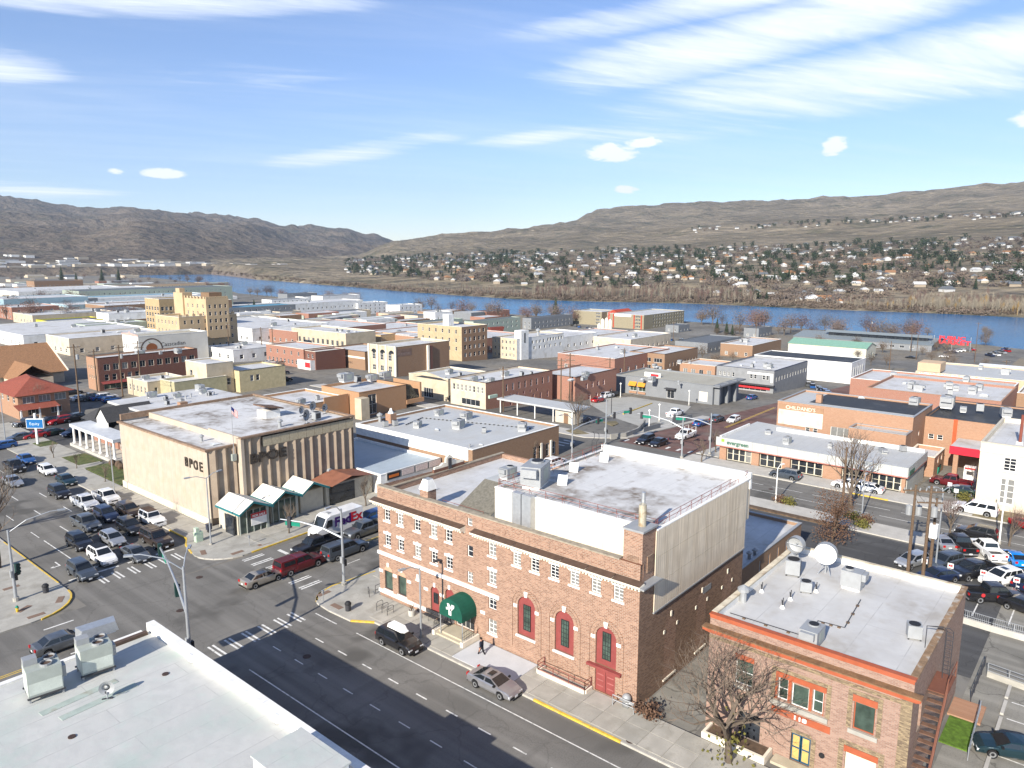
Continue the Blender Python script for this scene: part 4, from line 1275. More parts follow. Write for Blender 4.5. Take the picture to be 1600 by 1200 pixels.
# gabled entrance canopies along the cross street
CANW = M('white_canopy_roof', (.72, .69, .6), .7, .06, .7, dirt=(.5, .47, .4), dsc=.6)
for k, (x0, x1, yb, yf) in enumerate(((45.4, 50.2, 88.5, 82.6), (50.4, 55.0, 88.5, 83.2), (55.2, 59.6, 88.5, 83.6))):
 xm = x0 + (x1 - x0) * .42
 ze, zr = 3.05, 4.3
 r_ = MB()
 for (xa, za, xb, zb) in ((x0, ze, xm, zr), (xm, zr, x1, ze)):
  r_.add([(xa, yf, za), (xb, yf, zb), (xb, yb, zb), (xa, yb, za), (xa, yf, za + .16), (xb, yf, zb + .16), (xb, yb, zb + .16), (xa, yb, za + .16)], [(0, 1, 2, 3), (4, 5, 6, 7), (0, 1, 5, 4), (1, 2, 6, 5), (2, 3, 7, 6), (3, 0, 4, 7)])
 part(lod, 'canopy_roof', r_, CANW)
 part(lod, 'canopy_fascia', MB().add([(x0, yf - .03, ze - .1), (xm, yf - .03, zr - .1), (x1, yf - .03, ze - .1), (x0, yf - .03, ze + .2), (xm, yf - .03, zr + .2), (x1, yf - .03, ze + .2)], [(0, 1, 4, 3), (1, 2, 5, 4)]).add([(x0 - .02, yf, ze - .1), (x0 - .02, yb, ze - .1), (x0 - .02, yb, ze + .2), (x0 - .02, yf, ze + .2)], [(0, 1, 2, 3)]), TEAL)
 if k < 2:
  for j in range(4):
   xw = x0 + .55 + (x1 - x0 - 1) * j / 4
   part(lod, 'shop_window', MB().quad((xw + .05, yf + 1.0, .25), (xw + .85, yf + 1.0, .25), (xw + .85, yf + 1.0, 3.0), (xw + .05, yf + 1.0, 3.0)), GLASS_G)
   part(lod, 'mullion', MB().box(xw - .06, xw + .04, yf + .92, yf + 1.05, .14, 3.15), HVAC_G)
  part(lod, 'pier', MB().box(x1 - .6, x1 - .25, yf + .85, yf + 1.15, .14, 3.1), HVAC_G)
 part(lod, 'lobby_wall', MB().box(x0 + .4, x1 - .3, yf + 1.2, yb, -.1, 3.0), M('pale_lobby_wall', (.5, .46, .37), .9))
part(lod, 'lobby_wall', MB().box(59.7, 67.8, 84.6, 88.5, -.1, 3.0), M('pale_lobby_wall', (.5, .46, .37), .9))
part(lod, 'canopy_roof', MB().add([(59.9, 83.5, 3.1), (63.4, 83.5, 3.9), (63.4, 88.5, 3.9), (59.9, 88.5, 3.1)], [(0, 1, 2, 3)]).add([(63.4, 83.5, 3.9), (67.6, 83.5, 3.1), (67.6, 88.5, 3.1), (63.4, 88.5, 3.9)], [(0, 1, 2, 3)]), M('rusty_canopy_roof', (.24, .1, .06), .8, .15, 1))
part(lod, 'dark_shade_panel', MB().box(60.2, 64.5, 84.4, 84.58, .1, 2.8), GLASS_D)  # dark panel on the lobby wall imitates the shade under the canopy
part(lod, 'side_door', MB().quad((45.38, 84.0, .15), (45.38, 86.2, .15), (45.38, 86.2, 2.7), (45.38, 84.0, 2.7)), GLASS_D)
bn = part(lod, 'banner', MB().box(47.4, 49.6, 83.42, 83.46, 1.0, 2.6), WHITE)
part(lod, 'banner_band', MB().box(47.4, 49.6, 83.40, 83.418, 2.0, 2.6), RED)
text(lod, 'FOR SALE', 's', 83.4, 48.5, 2.1, .42, WHITE, -.015, .005, 'lettering', .012)
# small things on the lodge roof
top('dish', (61.0, 90.4, 10.9), 'large dark satellite dish on the near edge of the lodge roof', 200, 1.6)
top('dish', (66.0, 96.0, 10.9), 'satellite dish at the far right end of the lodge roof', 190, 1.4)
top('dish', (63.6, 95.5, 10.9), 'satellite dish in the middle of the lodge roof', 200, 1.2)
top('dish', (66.9, 94.2, 10.9), 'satellite dish beside the far right dish of the lodge roof', 190, 1.2)
top('cond', (63.5, 91.6, 10.9), 'pale box unit between the dishes on the lodge roof', 0, 1.1)
top('vent', (57.3, 91.5, 10.9), 'mushroom vent beside the large dish on the lodge roof', 0, 1.6)
top('vent', (47.6, 95.2, 10.1), 'small red-brown vent on the low corner roof of the lodge', 0, 1.3)
top('sky', (48.0, 92.2, 10.1), 'flat dark skylight on the low corner roof of the lodge', 0, (.9, 1.0, .4))
o = thing('roof_penthouse', 'rusted slanting hood and white hatch on the lodge roof', 'roof hood', (60.2, 99.0, 10.9))
MB().box(-1.2, 1.2, -1.2, 1.2, 0, 1.1).obj('hatch', WHITE, o)
MB().add([(-1.6, -1.6, 1.8), (1.6, -1.6, 1.15), (1.6, 1.5, 1.15), (-1.6, 1.5, 1.8), (-1.6, -1.6, 2.0), (1.6, -1.6, 1.35), (1.6, 1.5, 1.35), (-1.6, 1.5, 2.0)], [(0, 1, 2, 3), (4, 5, 6, 7), (0, 1, 5, 4), (1, 2, 6, 5), (2, 3, 7, 6), (3, 0, 4, 7)]).obj('hood', M('rusted_sheet', (.16, .1, .07), .8, .25, 2), o)
fp = thing('flagpole', 'white flagpole with an American flag above the lodge corner', 'flagpole', (48.9, 89.3, 8.6))
MB().tube([(0, 0, 0), (0, 0, 7.6)], [.06, .03], 8).obj('pole', HVAC, fp)
MB().box(-.3, .3, -.1, .4, -.4, .5).obj('bracket', HVAC_G, fp)
fl_ = MB()
for i in range(13):
 for j in range(6):
  def fz(u, v):
   return (u * 1.25 * .55, -u * 1.25 * .3 - .03 * math.sin(u * 9), 6.9 - v * .95 - u * .75 + .04 * math.sin(u * 7 + v))
  a, b_ = j / 6, (j + 1) / 6
  mi = 2 if (i < 7 and j < 3) else i % 2
  fl_.quad(fz(a, i / 13), fz(b_, i / 13), fz(b_, (i + 1) / 13), fz(a, (i + 1) / 13), mi)
fl_.obj('flag', [RED, WHITE, M('flag_blue', (.02, .03, .14), .7)], fp)
# ---------------------------------------------------------------- pink brick office with orange cornice, right foreground
ro = thing('office_building', 'two storey pink brick office with orange cornice in the right foreground', 'building', (48.3, 8.2, 0))
W = MB()
rx, ra, rb = 48.3, 8.2, 21.75
ops = [(16.18, 4.42, .68, 1.62, 'd'), (15.0, 4.32, 1.15, 1.62, 'p'), (13.82, 4.42, .68, 1.62, 'd'), (10.9, 4.3, 1.3, 1.95, 'p'), (19.0, 4.4, 1.3, 1.9, 'd')]
low = [(14.75, .15, 1.35, 2.15), (10.9, -.1, 1.9, 2.6), (18.4, .4, 1.6, 2.0)]
wall_face(W, 'w', rx, ra, rb, -.3, 9.0, [o[:4] for o in ops] + low, .22)
W.quad((65.4, ra, -.3), (65.4, rb, -.3), (65.4, rb, 9), (65.4, ra, 9))
W.quad((rx, rb, -.3), (65.4, rb, -.3), (65.4, rb, 9), (rx, rb, 9))
wall_face(W, 's', ra, rx, 65.4, -.3, 9.0, [(50.8, 4.4, 1.0, 2.2)], .15)
part(ro, 'wall', W, BRK_PINK)
for u, z, w, h, st in ops:
 window(ro, 'w', rx, u, z, w, h, st, ORANGE if u < 11 else WHITE, GLASS_G, .14, None, None, .06)
for (ya, yb, za, zb) in ((13.3, 16.7, 6.08, 6.45), (10.15, 11.65, 6.3, 6.75), (18.3, 19.7, 6.32, 6.7), (9.85, 11.95, 2.52, 2.95), (13.42, 13.46, 4.4, 6.07), (14.2, 14.4, 4.4, 6.07), (15.6, 15.82, 4.4, 6.07), (16.56, 16.7, 4.4, 6.07), (12.9, 16.9, 3.25, 3.75)):
 part(ro, 'orange_trim', MB().box(rx - .05, rx + .08, ya, yb, za, zb), ORANGE)
for (ya, yb, za, zb) in ((13.1, 17.0, 3.95, 4.28), (10.0, 11.8, 4.0, 4.28), (18.2, 19.8, 4.1, 4.36)):
 part(ro, 'sill', MB().box(rx - .14, rx + .05, ya, yb, za, zb), CONC)
for (ya, yb, za, zb) in ((16.72, 17.0, 4.3, 6.75), (13.0, 13.28, 4.3, 6.75), (13.29, 16.71, 6.47, 6.75), (11.67, 11.95, 4.3, 7.05), (9.85, 10.13, 4.3, 7.05), (10.14, 11.66, 6.77, 7.05), (8.2, 8.85, -.2, 7.6), (9.5, 9.82, -.2, 3.3), (11.98, 12.3, -.2, 3.3), (9.83, 11.97, 2.97, 3.3), (13.75, 14.05, .1, 2.4), (14.06, 15.44, 2.33, 2.6)):
 part(ro, 'quoin_band', MB().box(rx - .03, rx + .02, ya, yb, za, zb), BRK_QUOIN)
dd = part(ro, 'door', MB().box(rx + .12, rx + .18, 14.12, 14.72, .2, 2.25).box(rx + .12, rx + .18, 14.78, 15.38, .2, 2.25), M('blue_door_frame', (.02, .08, .13), .5))
for ya in (14.2, 14.86):
 for za in (.35, 1.3):
  MB().box(rx + .1, rx + .12, ya, ya + .44, za, za + .82).obj('door_board', M('plywood_board', (.55, .36, .12), .8), dd).location = -ro.location
part(ro, 'lower_window', MB().box(rx + .1, rx + .14, 9.97, 11.83, -.1, 2.5), M('cream_shutter', (.7, .62, .46), .8))
part(ro, 'lower_window', MB().box(rx + .1, rx + .14, 17.62, 19.18, .4, 2.4), GLASS_D)
text(ro, '118', 'w', rx, 14.9, 3.38, .42, WHITE, -.08, .02, 'house_number', .02, 'CENTER', 1.5)
lampw = part(ro, 'wall_lamp', MB().tube([(rx - .01, 13.3, 1.5), (rx - .06, 13.3, 1.5)], .2, 12), BLACK)
# cornice: stepped orange moulding with a brown top; parapet band above
for k, (z0, z1, d, mt) in enumerate(((7.62, 7.8, .12, ORANGE), (7.8, 7.98, .38, ORANGE), (7.98, 8.18, .62, ORANGE), (8.18, 8.25, .68, M('rusty_cornice_top', (.2, .115, .06), .85, .25, 2)))):
 part(ro, 'cornice', MB().box(rx - d, rx - .001, ra - .15 - d * .6, rb + d * .5, z0, z1), mt)
part(ro, 'parapet_band', MB().box(rx - .06, rx + .0, ra, rb, 8.78, 8.98), ORANGE)
part(ro, 'brick_band', MB().box(rx - .05, rx + .0, ra, rb, 7.2, 7.45), BRK_QUOIN)
cp = MB().box(rx - .1, rx + .35, ra - .06, rb + .06, 9.0, 9.1)
part(ro, 'coping', cp, ORANGE)
part(ro, 'coping', MB().box(rx + .36, 65.5, ra - .08, ra + .35, 9.0, 9.1), M('rusty_coping', (.26, .17, .1), .85, .25, 2, dirt=(.45, .43, .38), dsc=1.5))
part(ro, 'coping', MB().box(rx + .36, 65.5, rb - .35, rb + .08, 9.0, 9.12).box(65.1, 65.5, ra + .36, rb - .36, 9.0, 9.13), M('cream_coping', (.6, .53, .4), .85, .15, 1, dirt=(.3, .2, .12), dsc=1.2))
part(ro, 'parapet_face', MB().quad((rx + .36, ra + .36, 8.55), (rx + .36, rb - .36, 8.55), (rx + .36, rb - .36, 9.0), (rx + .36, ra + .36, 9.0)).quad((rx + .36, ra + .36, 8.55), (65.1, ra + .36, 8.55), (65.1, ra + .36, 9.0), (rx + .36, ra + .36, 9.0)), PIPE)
part(ro, 'roof', MB().quad((rx + .2, ra + .2, 8.55), (65.3, ra + .2, 8.55), (65.3, rb - .2, 8.55), (rx + .2, rb - .2, 8.55)), ROOF_G if False else roofmat('wrinkled_white_roof', (.53, .525, .51), (.33, .305, .27), (.46, .76), .21, 3.2))
part(ro, 'roof_rim', MB().quad((65.1, ra + .3, 8.55), (65.1, rb - .3, 8.55), (65.1, rb - .3, 9.0), (65.1, ra + .3, 9.0)).quad((rx + .36, rb - .36, 8.55), (65.1, rb - .36, 8.55), (65.1, rb - .36, 9.0), (rx + .36, rb - .36, 9.0)), WHITE)
# fire escape on the side wall
IR = M('rusty_iron', (.17, .07, .045), .7)
m_ = MB()
for i in range(15):
 t = i / 14
 x, z = 47.2 + 5.2 * t, 1.0 + 5.4 * t
 part(ro, 'stair_tread', MB().box(x - .2, x + .2, ra - 1.15, ra - .15, z, z + .05), M('rusty_stair_tread', (.16, .09, .06), .8, .2, 3))
part(ro, 'stair_stringer', MB().add([(46.8, ra - 1.2, .5), (52.6, ra - 1.2, 6.3), (52.6, ra - 1.2, 6.65), (46.8, ra - 1.2, .85), (46.8, ra - 1.15, .5), (52.6, ra - 1.15, 6.3), (52.6, ra - 1.15, 6.65), (46.8, ra - 1.15, .85)], [(0, 1, 2, 3), (4, 5, 6, 7), (3, 2, 6, 7), (0, 1, 5, 4)]), IR)
part(ro, 'stair_landing', MB().box(52.5, 55.4, ra - 1.2, ra - .05, 6.42, 6.5), IR)
m_ = MB()
for y in (ra - 1.17,):
 m_.tube([(46.9, y, 1.9), (52.6, y, 7.6), (55.4, y, 7.6), (55.4, y, 6.5)], .035, 5).tube([(46.9, y, 1.35), (52.6, y, 7.05), (55.4, y, 7.05)], .025, 5)
 for i in range(7):
  x = 47.2 + i * .9
  m_.tube([(x, y, 1.0 + (x - 47.2) * 1.0), (x, y, 2.2 + (x - 47.2) * 1.0)], .025, 4)
part(ro, 'stair_rail', m_, IR)
m_ = MB()
for y in (ra - .5, ra - .9):
 m_.tube([(54.6, y, 6.5), (54.6, y, 10.0), (54.3, y + .2, 10.3), (54.0, ra + .6, 10.2), (54.0, ra + .6, 8.6)], .03, 5)
for i in range(11):
 m_.tube([(54.6, ra - .5, 6.9 + i * .3), (54.6, ra - .9, 6.9 + i * .3)], .02, 4)
part(ro, 'wall_ladder', m_, PIPE)
part(ro, 'door_step', MB().box(47.3, 48.28, 13.7, 16.4, -.1, .2), M('sandstone_steps', (.44, .39, .29)))
part(ro, 'planter_wall', MB().box(46.7, 46.95, 16.6, 21.3, -.1, .55).box(46.96, 48.2, 16.6, 16.8, -.1, .55).box(46.96, 48.2, 21.1, 21.3, -.1, .55), CREAM)
setting(MB().box(46.96, 48.28, 16.81, 21.09, 0, .4).obj('planting_bed', SOIL))
# machines on that roof
rz_ = 8.55
top('unit', (60.6, 15.4, 8.55), 'tall grey packaged unit with round fan on white kerb, back edge of the office roof', 90, (.85, .95, 1.25))
top('cond', (60.12,19.98,8.55), 'pale grey air conditioner below the small dish on the office roof', 15, 1.25)
top('unit', (49.67,14.94,8.55), 'dark grey packaged unit with black fan near the orange cornice', 0, (.95, .95, 1.0))
top('cond', (57.60,18.05,8.55), 'small cream cooler in the middle of the office roof', 20, (.95, .95, .8))
top('cond', (55.09,9.73,8.55), 'small cream cooler by the ladder side of the office roof', 20, (1.0, 1.0, .95))
for nm, p in (('vent_stub', (52.65,21.11,8.55)),):
 top('vent', p, 'squat white vent at the left rim of the office roof', 0, 1.8)
for k, p in enumerate(((53.56,18.40,8.55), (55.28,18.42,8.55), (55.20,20.67,8.55), (57.99,17.37,8.55))):
 o = thing('pipe_stub', ('white twin pipe stub nearest the orange cornice', 'white twin pipe stub behind the nearest one', 'dark twin pipe stub by the left rim of the office roof', 'white twin pipe stub beside the cream cooler')[k], 'roof pipe', p, 0, 'twin pipe stubs on the office roof')
 MB().lathe([(.2, 0), (.09, .25)], 8).obj('boot', WHITE, o)
 MB().tube([(0, 0, .2), (.08, 0, .8)], .04, 5).obj('pipe', PIPE, o)
 MB().tube([(0, 0, .2), (-.14, .02, .7)], .04, 5).obj('pipe', PIPE, o)
for k, (pts, lb) in enumerate((([(58.6, 14.2), (53.2, 13.8), (53.0, 15.6), (50.8, 15.2)], 'long dark conduit running across the middle of the office roof'), ([(50.0, 21.0), (50.1, 15.6)], 'dark conduit along the cornice side of the office roof'))):
 o = thing('roof_conduit', lb, 'conduit', (*pts[0], 8.55))
 MB().tube([(x, y, 8.68) for x, y in pts], .035, 5).obj('pipe', PIPE, o, world=True)
 for a, b_ in zip(pts, pts[1:]):
  for t in (.2, .5, .8):
   MB().box(a[0] + (b_[0] - a[0]) * t - .1, a[0] + (b_[0] - a[0]) * t + .1, a[1] + (b_[1] - a[1]) * t - .1, a[1] + (b_[1] - a[1]) * t + .1, 8.55, 8.66).obj('pipe_block', WOOD, o, world=True)
def big_dish(p, r, face, rz, label, shell):
 o = thing('microwave_dish', label, 'microwave dish', p, rad(rz), 'microwave dishes on the office roof')
 MB().tube([(-.6, -.5, 0), (0, 0, 1.1)], .05, 5).tube([(-.6, .5, 0), (0, 0, 1.1)], .05, 5).tube([(.6, 0, 0), (0, 0, 1.1)], .05, 5).cyl(0, 0, 0, 1.6, .08).obj('tripod', STEEL, o)
 d = MB()
 n = 24
 d.tube([(-.1, 0, 1.9), (-.75, 0, 1.9)], r, n, 0, False)
 d.obj('shroud', HVAC, o, True)
 f = MB().add([(-.75 if face else -.25, r * .985 * math.cos(2 * math.pi * i / n), 1.9 + r * .985 * math.sin(2 * math.pi * i / n)) for i in range(n)] + [(-.78 if face else .05, 0, 1.9)], [(i, (i + 1) % n, n) for i in range(n)])
 f.obj('radome' if face else 'reflector', shell, o, not face)
 if not face:
  MB().tube([(-.1, 0, 1.9), (-.55, 0, 1.9)], .07, 6).tube([(-.55, -r, 1.9), (-.55, r, 1.9)], .03, 5).obj('feed', STEEL, o)
 return o
big_dish((62.2, 18.0, 8.55), .9, True, 8, 'big white drum microwave dish on the office roof', WHITE)
big_dish((62.5, 20.5, 8.55), .72, False, -4, 'smaller open metal microwave dish at the roof corner', HVAC)
# ---------------------------------------------------------------- white roofed building in the near corner
nb = thing('corner_building', 'white flat roofed building filling the near left corner', 'building', (-30, -20, 0))
part(nb, 'wall', MB().box(-30, 23.4, -20, 56.75, -.2, 5.9), WHITEW)
part(nb, 'roof', MB().quad((-30, -20, 6.0), (22.9, -20, 6.0), (22.9, 56.6, 6.0), (-30, 56.6, 6.0)), ROOF_F)
n_ = 14
for i in range(n_):
 y0, y1 = -20 + 76.9 * i / n_, -20 + 76.9 * (i + 1) / n_
 part(nb, 'parapet', MB().box(22.9, 23.5, y0 + .01, y1 - .01, 5.7, 6.6), M('white_parapet_skin', (.74, .73, .7), .6))
 if i % 2 == 0:
  part(nb, 'parapet_cap', MB().box(22.72, 22.89, y1 - 2.0, y1 - 1.55, 6.1, 6.62), WHITE)
for i in range(10):
 x0, x1 = -30 + 52.5 * i / 10, -30 + 52.5 * (i + 1) / 10
 part(nb, 'eave', MB().box(x0 + .01, x1 - .01, 56.5, 56.95, 5.75, 6.12), M('white_parapet_skin', (.74, .73, .7), .6))
part(nb, 'rear_screen', MB().box(19.2, 22.6, 56.0, 56.4, 6.01, 6.25), BROWN_M)
def big_unit(p, label, rz):
 o = thing('condenser', label, 'rooftop unit', p, rad(rz), 'big grey condensers on the near roof')
 MB().box(-1.0, 1.0, -.85, .85, .35, 2.15).obj('cabinet', HVAC_G, o)
 for k in range(3):
  MB().box(-1.01, -1.0, -.8 + k * .55, -.3 + k * .55, .45, 2.05).obj('side_panel', M('pale_green_panel', (.52, .56, .5), .5), o)
 MB().box(-.95, .95, -.862, -.85, .5, 1.3).obj('access_panel', M('pale_green_panel', (.52, .56, .5), .5), o)
 MB().box(-1.0, -.2, .1, .8, 2.15, 2.6).obj('hood', HVAC, o)
 for y in (-.38, .42):
  f = MB().lathe([(.36, 2.15), (.38, 2.32), (.34, 2.32)], 16, 0, (.5 if y > 0 else .2, y, 0)).obj('fan_ring', HVAC, o)
  MB().cyl(.5 if y > 0 else .2, y, 2.16, 2.2, .33, None, 16).obj('fan', BROWN_M, f)
 for x, y in ((-.95, -.8), (.95, -.8), (.95, .8), (-.95, .8)):
  MB().box(x - .06, x + .06, y - .06, y + .06, 0, .36).obj('leg', HVAC, o)
 MB().box(-1.1, 1.1, -.95, -.8, .28, .36).obj('base_rail', PIPE, o)
 MB().box(-1.1, 1.1, .8, .95, .28, .36).obj('base_rail', PIPE, o)
 MB().box(1.01, 1.3, -.4, .3, .9, 1.7).obj('side_box', HVAC, o)
 return o
for k, (a, b_) in enumerate((((13.45,50.98,6.00), (18.49,51.32,6.00)), ((15.20,49.55,6.00), (18.04,49.72,6.00)))):
 x, y = (a[0] + b_[0]) / 2, (a[1] + b_[1]) / 2
 MB().box(-2.4, 2.4, -.3, .3, 0, .03).obj('walkway_pad', M('pale_green_pad', (.36, .42, .38), .9, .15, 1, dirt=(.28, .27, .22), dsc=1), nb, False, (x + 30, y + 20, 6.0), math.atan2(b_[1] - a[1], b_[0] - a[0]))
for x, y in ((20.9, 49.5), (14.0, 47.0)):
 MB().cyl(0, 0, 0, .06, .22, None, 12).obj('roof_drain', IRON, nb, False, (x + 30, y + 20, 6.0))
big_unit((14.64,53.50,6.00), 'big grey green twin fan condenser, left of the pair on the near white roof', -8)
big_unit((17.95,53.71,6.00), 'big grey green twin fan condenser, right of the pair on the near white roof', -8)
top('dish', (17.06,49.51,6.00), 'small grey satellite dish lying low on the near white roof', 150, .95)
o = thing('duct_hood', 'grey sheet metal duct hood at the far edge of the near white roof', 'duct hood', (20.01,58.80,6.20), rad(-5))
o.scale = (.9, .9, .65)
MB().add([(-1.5, -.7, .1), (1.5, -.7, .1), (1.5, .7, .1), (-1.5, .7, .1), (-1.3, -.7, 1.3), (1.3, -.7, 1.3), (1.5, .5, 1.3), (-1.5, .5, 1.3)], [(0, 1, 5, 4), (1, 2, 6, 5), (2, 3, 7, 6), (3, 0, 4, 7), (4, 5, 6, 7)]).obj('hood', STEEL, o)
MB().box(-1.3, 1.3, -.6, .6, -.1, .1).obj('kerb_frame', WHITE, o)
o = thing('roof_bulkhead', 'white stair bulkhead at the bottom edge of the near roof', 'bulkhead', (20.6, 33.0, 6.0))
MB().box(-1.5, 1.6, -2.5, 2.0, 0, 1.5).obj('wall', WHITE, o)
MB().box(-1.6, 1.7, -2.6, 2.1, 1.5, 1.6).obj('roof', ROOF_F, o)
# ---------------------------------------------------------------- the row of shops across the back street
sm = thing('shop_row', 'long low row of shops with grey fascia and brick piers', 'building', (119, 24.1, 0))
sx0, sx1, sya, syb = 119.0, 131.0, 24.1, 53.6
part(sm, 'wall', MB().box(119.6, sx1, sya + .02, syb - .02, -1.2, 3.0).box(119.61, sx1 - .2, sya - .1, sya + .01, -1.0, 3.0), M('grey_block_wall', (.42, .42, .38), .9, .08, .5))
part(sm, 'roof', MB().quad((119.1, sya, 3.75), (sx1, sya, 3.75), (sx1 + 4.5, syb, 3.75), (119.1, syb, 3.75)), ROOF_G)
FAS = ribbed('grey_ribbed_fascia', (.42, .43, .415), .3, .5, .6, .04)
n_ = 14
for i in range(n_):
 ya, yb = sya - .3 + (syb - sya + .6) * i / n_, sya - .3 + (syb - sya + .6) * (i + 1) / n_
 part(sm, 'fascia_panel', MB().box(118.45, 118.6, ya + .01, yb - .01, 2.55, 4.0), FAS)
for i in range(5):
 xa, xb = 118.61 + 12.5 * i / 5, 118.61 + 12.5 * (i + 1) / 5
 part(sm, 'fascia_panel', MB().box(xa + .01, xb - .01, sya - .35, sya - .2, 2.55, 4.0), FAS)
part(sm, 'fascia_trim', MB().box(118.4, 118.62, sya - .36, syb + .3, 2.4, 2.54).box(118.63, 131, sya - .36, sya - .2, 2.4, 2.54), M('salmon_trim', (.42, .16, .12), .7))
part(sm, 'soffit', MB().quad((118.6, sya, 2.56), (119.6, sya, 2.56), (119.6, syb, 2.56), (118.6, syb, 2.56)), BROWN_M)
part(sm, 'rear_parapet', MB().box(130.6, 131.0, sya, 48, 3.4, 4.3).box(119.2, 131.5, syb - .3, syb, 3.4, 4.1), WHITE)
for ya, yb in ((52.2, 53.4), (46.4, 47.7), (41.2, 42.5), (33.2, 36.0), (28.9, 29.9), (24.1, 24.6)):
 part(sm, 'pier', MB().box(118.95, 119.62, ya, yb, 0, 2.5), BRK_SAL)
ALU = M('cream_shopfront_frame', (.62, .57, .44), .6)
for ya, yb, n in ((47.8, 52.1, 4), (42.6, 46.3, 3), (36.1, 41.1, 4), (30.0, 33.1, 3), (24.7, 28.8, 4)):
 for i in range(n):
  w = (yb - ya) / n
  window(sm, 'w', 119.2, ya + w * (i + .5), .1, w, 2.35, 'g12', ALU, 'dark', .02, None, None, .09, 'shop_window')
text(sm, 'evergreen', 'w', 118.45, 50.0, 3.0, .95, M('sign_green', (.06, .15, .1), .5), -.05, .04, 'lettering', .02)
part(sm, 'leaf_logo', MB().box(118.36, 118.44, 52.4, 52.9, 3.3, 3.75), M('leaf_green', (.25, .45, .05), .6))
part(sm, 'sign_panel', MB().box(118.36, 118.44, 37.4, 41.0, 2.75, 3.55), WHITE)
text(sm, 'Focal Point', 'w', 118.36, 39.2, 2.95, .6, M('sign_teal', (.05, .16, .2), .5), -.02, .01)
text(sm, 'Edward Jones', 'w', 118.45, 28.6, 2.95, .85, WHITE, -.05, .04, 'lettering', .03)
part(sm, 'sign_panel', MB().box(119.4, 122.4, sya - .42, sya - .36, 2.6, 3.3), M('sign_green', (.06, .15, .1), .5))
for k, (p, sc, kind, lb) in enumerate((((122.53,43.15,3.75), (.8, .8, .9), 'unit', 'brown fronted rooftop unit in the middle of the shop row roof'), ((124.47,36.78,3.75), (.5, .5, .6), 'unit', 'small dark rooftop unit on the shop row roof'), ((127.44,48.33,3.75), (.8, .8, .5), 'unit', 'low rooftop unit at the left of the shop row roof'), ((126.71,29.28,3.75), (1.1, .7, .5), 'unit', 'low white unit at the right of the shop row roof'), ((129.90,34.43,3.75), .6, 'cond', 'grey condenser by the rear parapet of the shop row'), ((129.41,27.03,3.75), .9, 'cond', 'grey cylinder-like condenser at the right rear of the shop row'), ((131.26,42.65,3.75), .7, 'vent', 'tall vent near the rear parapet of the shop row'))):
 top(kind, p, lb, 10 * k, sc)
# ---------------------------------------------------------------- downtown blocks beyond the cross street
def units_on(root, x0, x1, y0, y1, n, what, seed, kinds=('unit', 'vent', 'cond', 'sky'), sc=1.):
 """a handful of machines scattered on one roof"""
 q = random.Random(seed)
 z = root['roof_z']
 for i in range(n):
  k = kinds[i % len(kinds)]
  p = (x0 + (x1 - x0) * q.uniform(.1, .9), y0 + (y1 - y0) * q.uniform(.1, .9), z)
  nm = {'unit': 'grey rooftop unit', 'vent': 'small roof vent', 'cond': 'boxy condenser', 'sky': 'low skylight', 'dish': 'satellite dish'}[k]
  top(k, p, nm + ' on ' + what, q.choice((0, 0, 90, 12)), sc * q.uniform(.75, 1.15))
LOWWIN = [(4, 1.0, 1.3, 1.5, .05, .95, 'd', 'dark')]
# white roofed shop between the lodge and the brown brick bank, the lodge's blue shadow tinted into its roof colour
b3 = block('sign_shop', 'low white roofed shop half in the blue shadow of the lodge', 'building', (68.2, 80.5, 83.0, 104, 0, 2.95), WHITEW, roofmat('shade_tinted_roof', (.36, .42, .47), (.26, .3, .33)), par=.3, cap=WHITE)
for i in range(4):
 xa = 69.2 + i * 2.85
 part(b3, 'reader_board', MB().box(xa, xa + 2.7, 82.82, 82.98, 1.9, 3.1), HVAC)
 if i:
  part(b3, 'sign_face', MB().box(xa + .15, xa + 2.55, 82.78, 82.81, 2.05, 2.95), M('faded_sign_face', (.5, .42, .4), .7, .2, 5))
sf = part(b3, 'sign_face', MB().box(69.3, 71.8, 82.77, 82.81, 2.0, 3.0), BLACK)
part(b3, 'sign_band', MB().box(69.6, 71.5, 82.74, 82.769, 2.25, 2.65), M('orange_sign', (.5, .13, .02), .6))
b4 = block('brick_bank', 'brown brick building with broad white roof and many rooftop units', 'building', (80.7, 102.9, 76.2, 104.5, 0, 5.4), BRK_BRN, ROOF_G, S=[(2, .5, 1.0, 2.3, .66, .8, 'd', 'dark'), (2, .5, 1.0, 2.3, .82, .97, 'd', 'dark')], par=.4, cap=WHITE, swall=BRK_BRN)
part(b4, 'pilaster', MB().box(97.6, 98.0, 76.0, 76.19, 0, 3.2).box(100.3, 100.7, 76.0, 76.19, 0, 3.2), CREAM)
part(b4, 'white_parapet', MB().box(80.5, 80.69, 77.0, 104.4, 3.6, 5.6), WHITE)
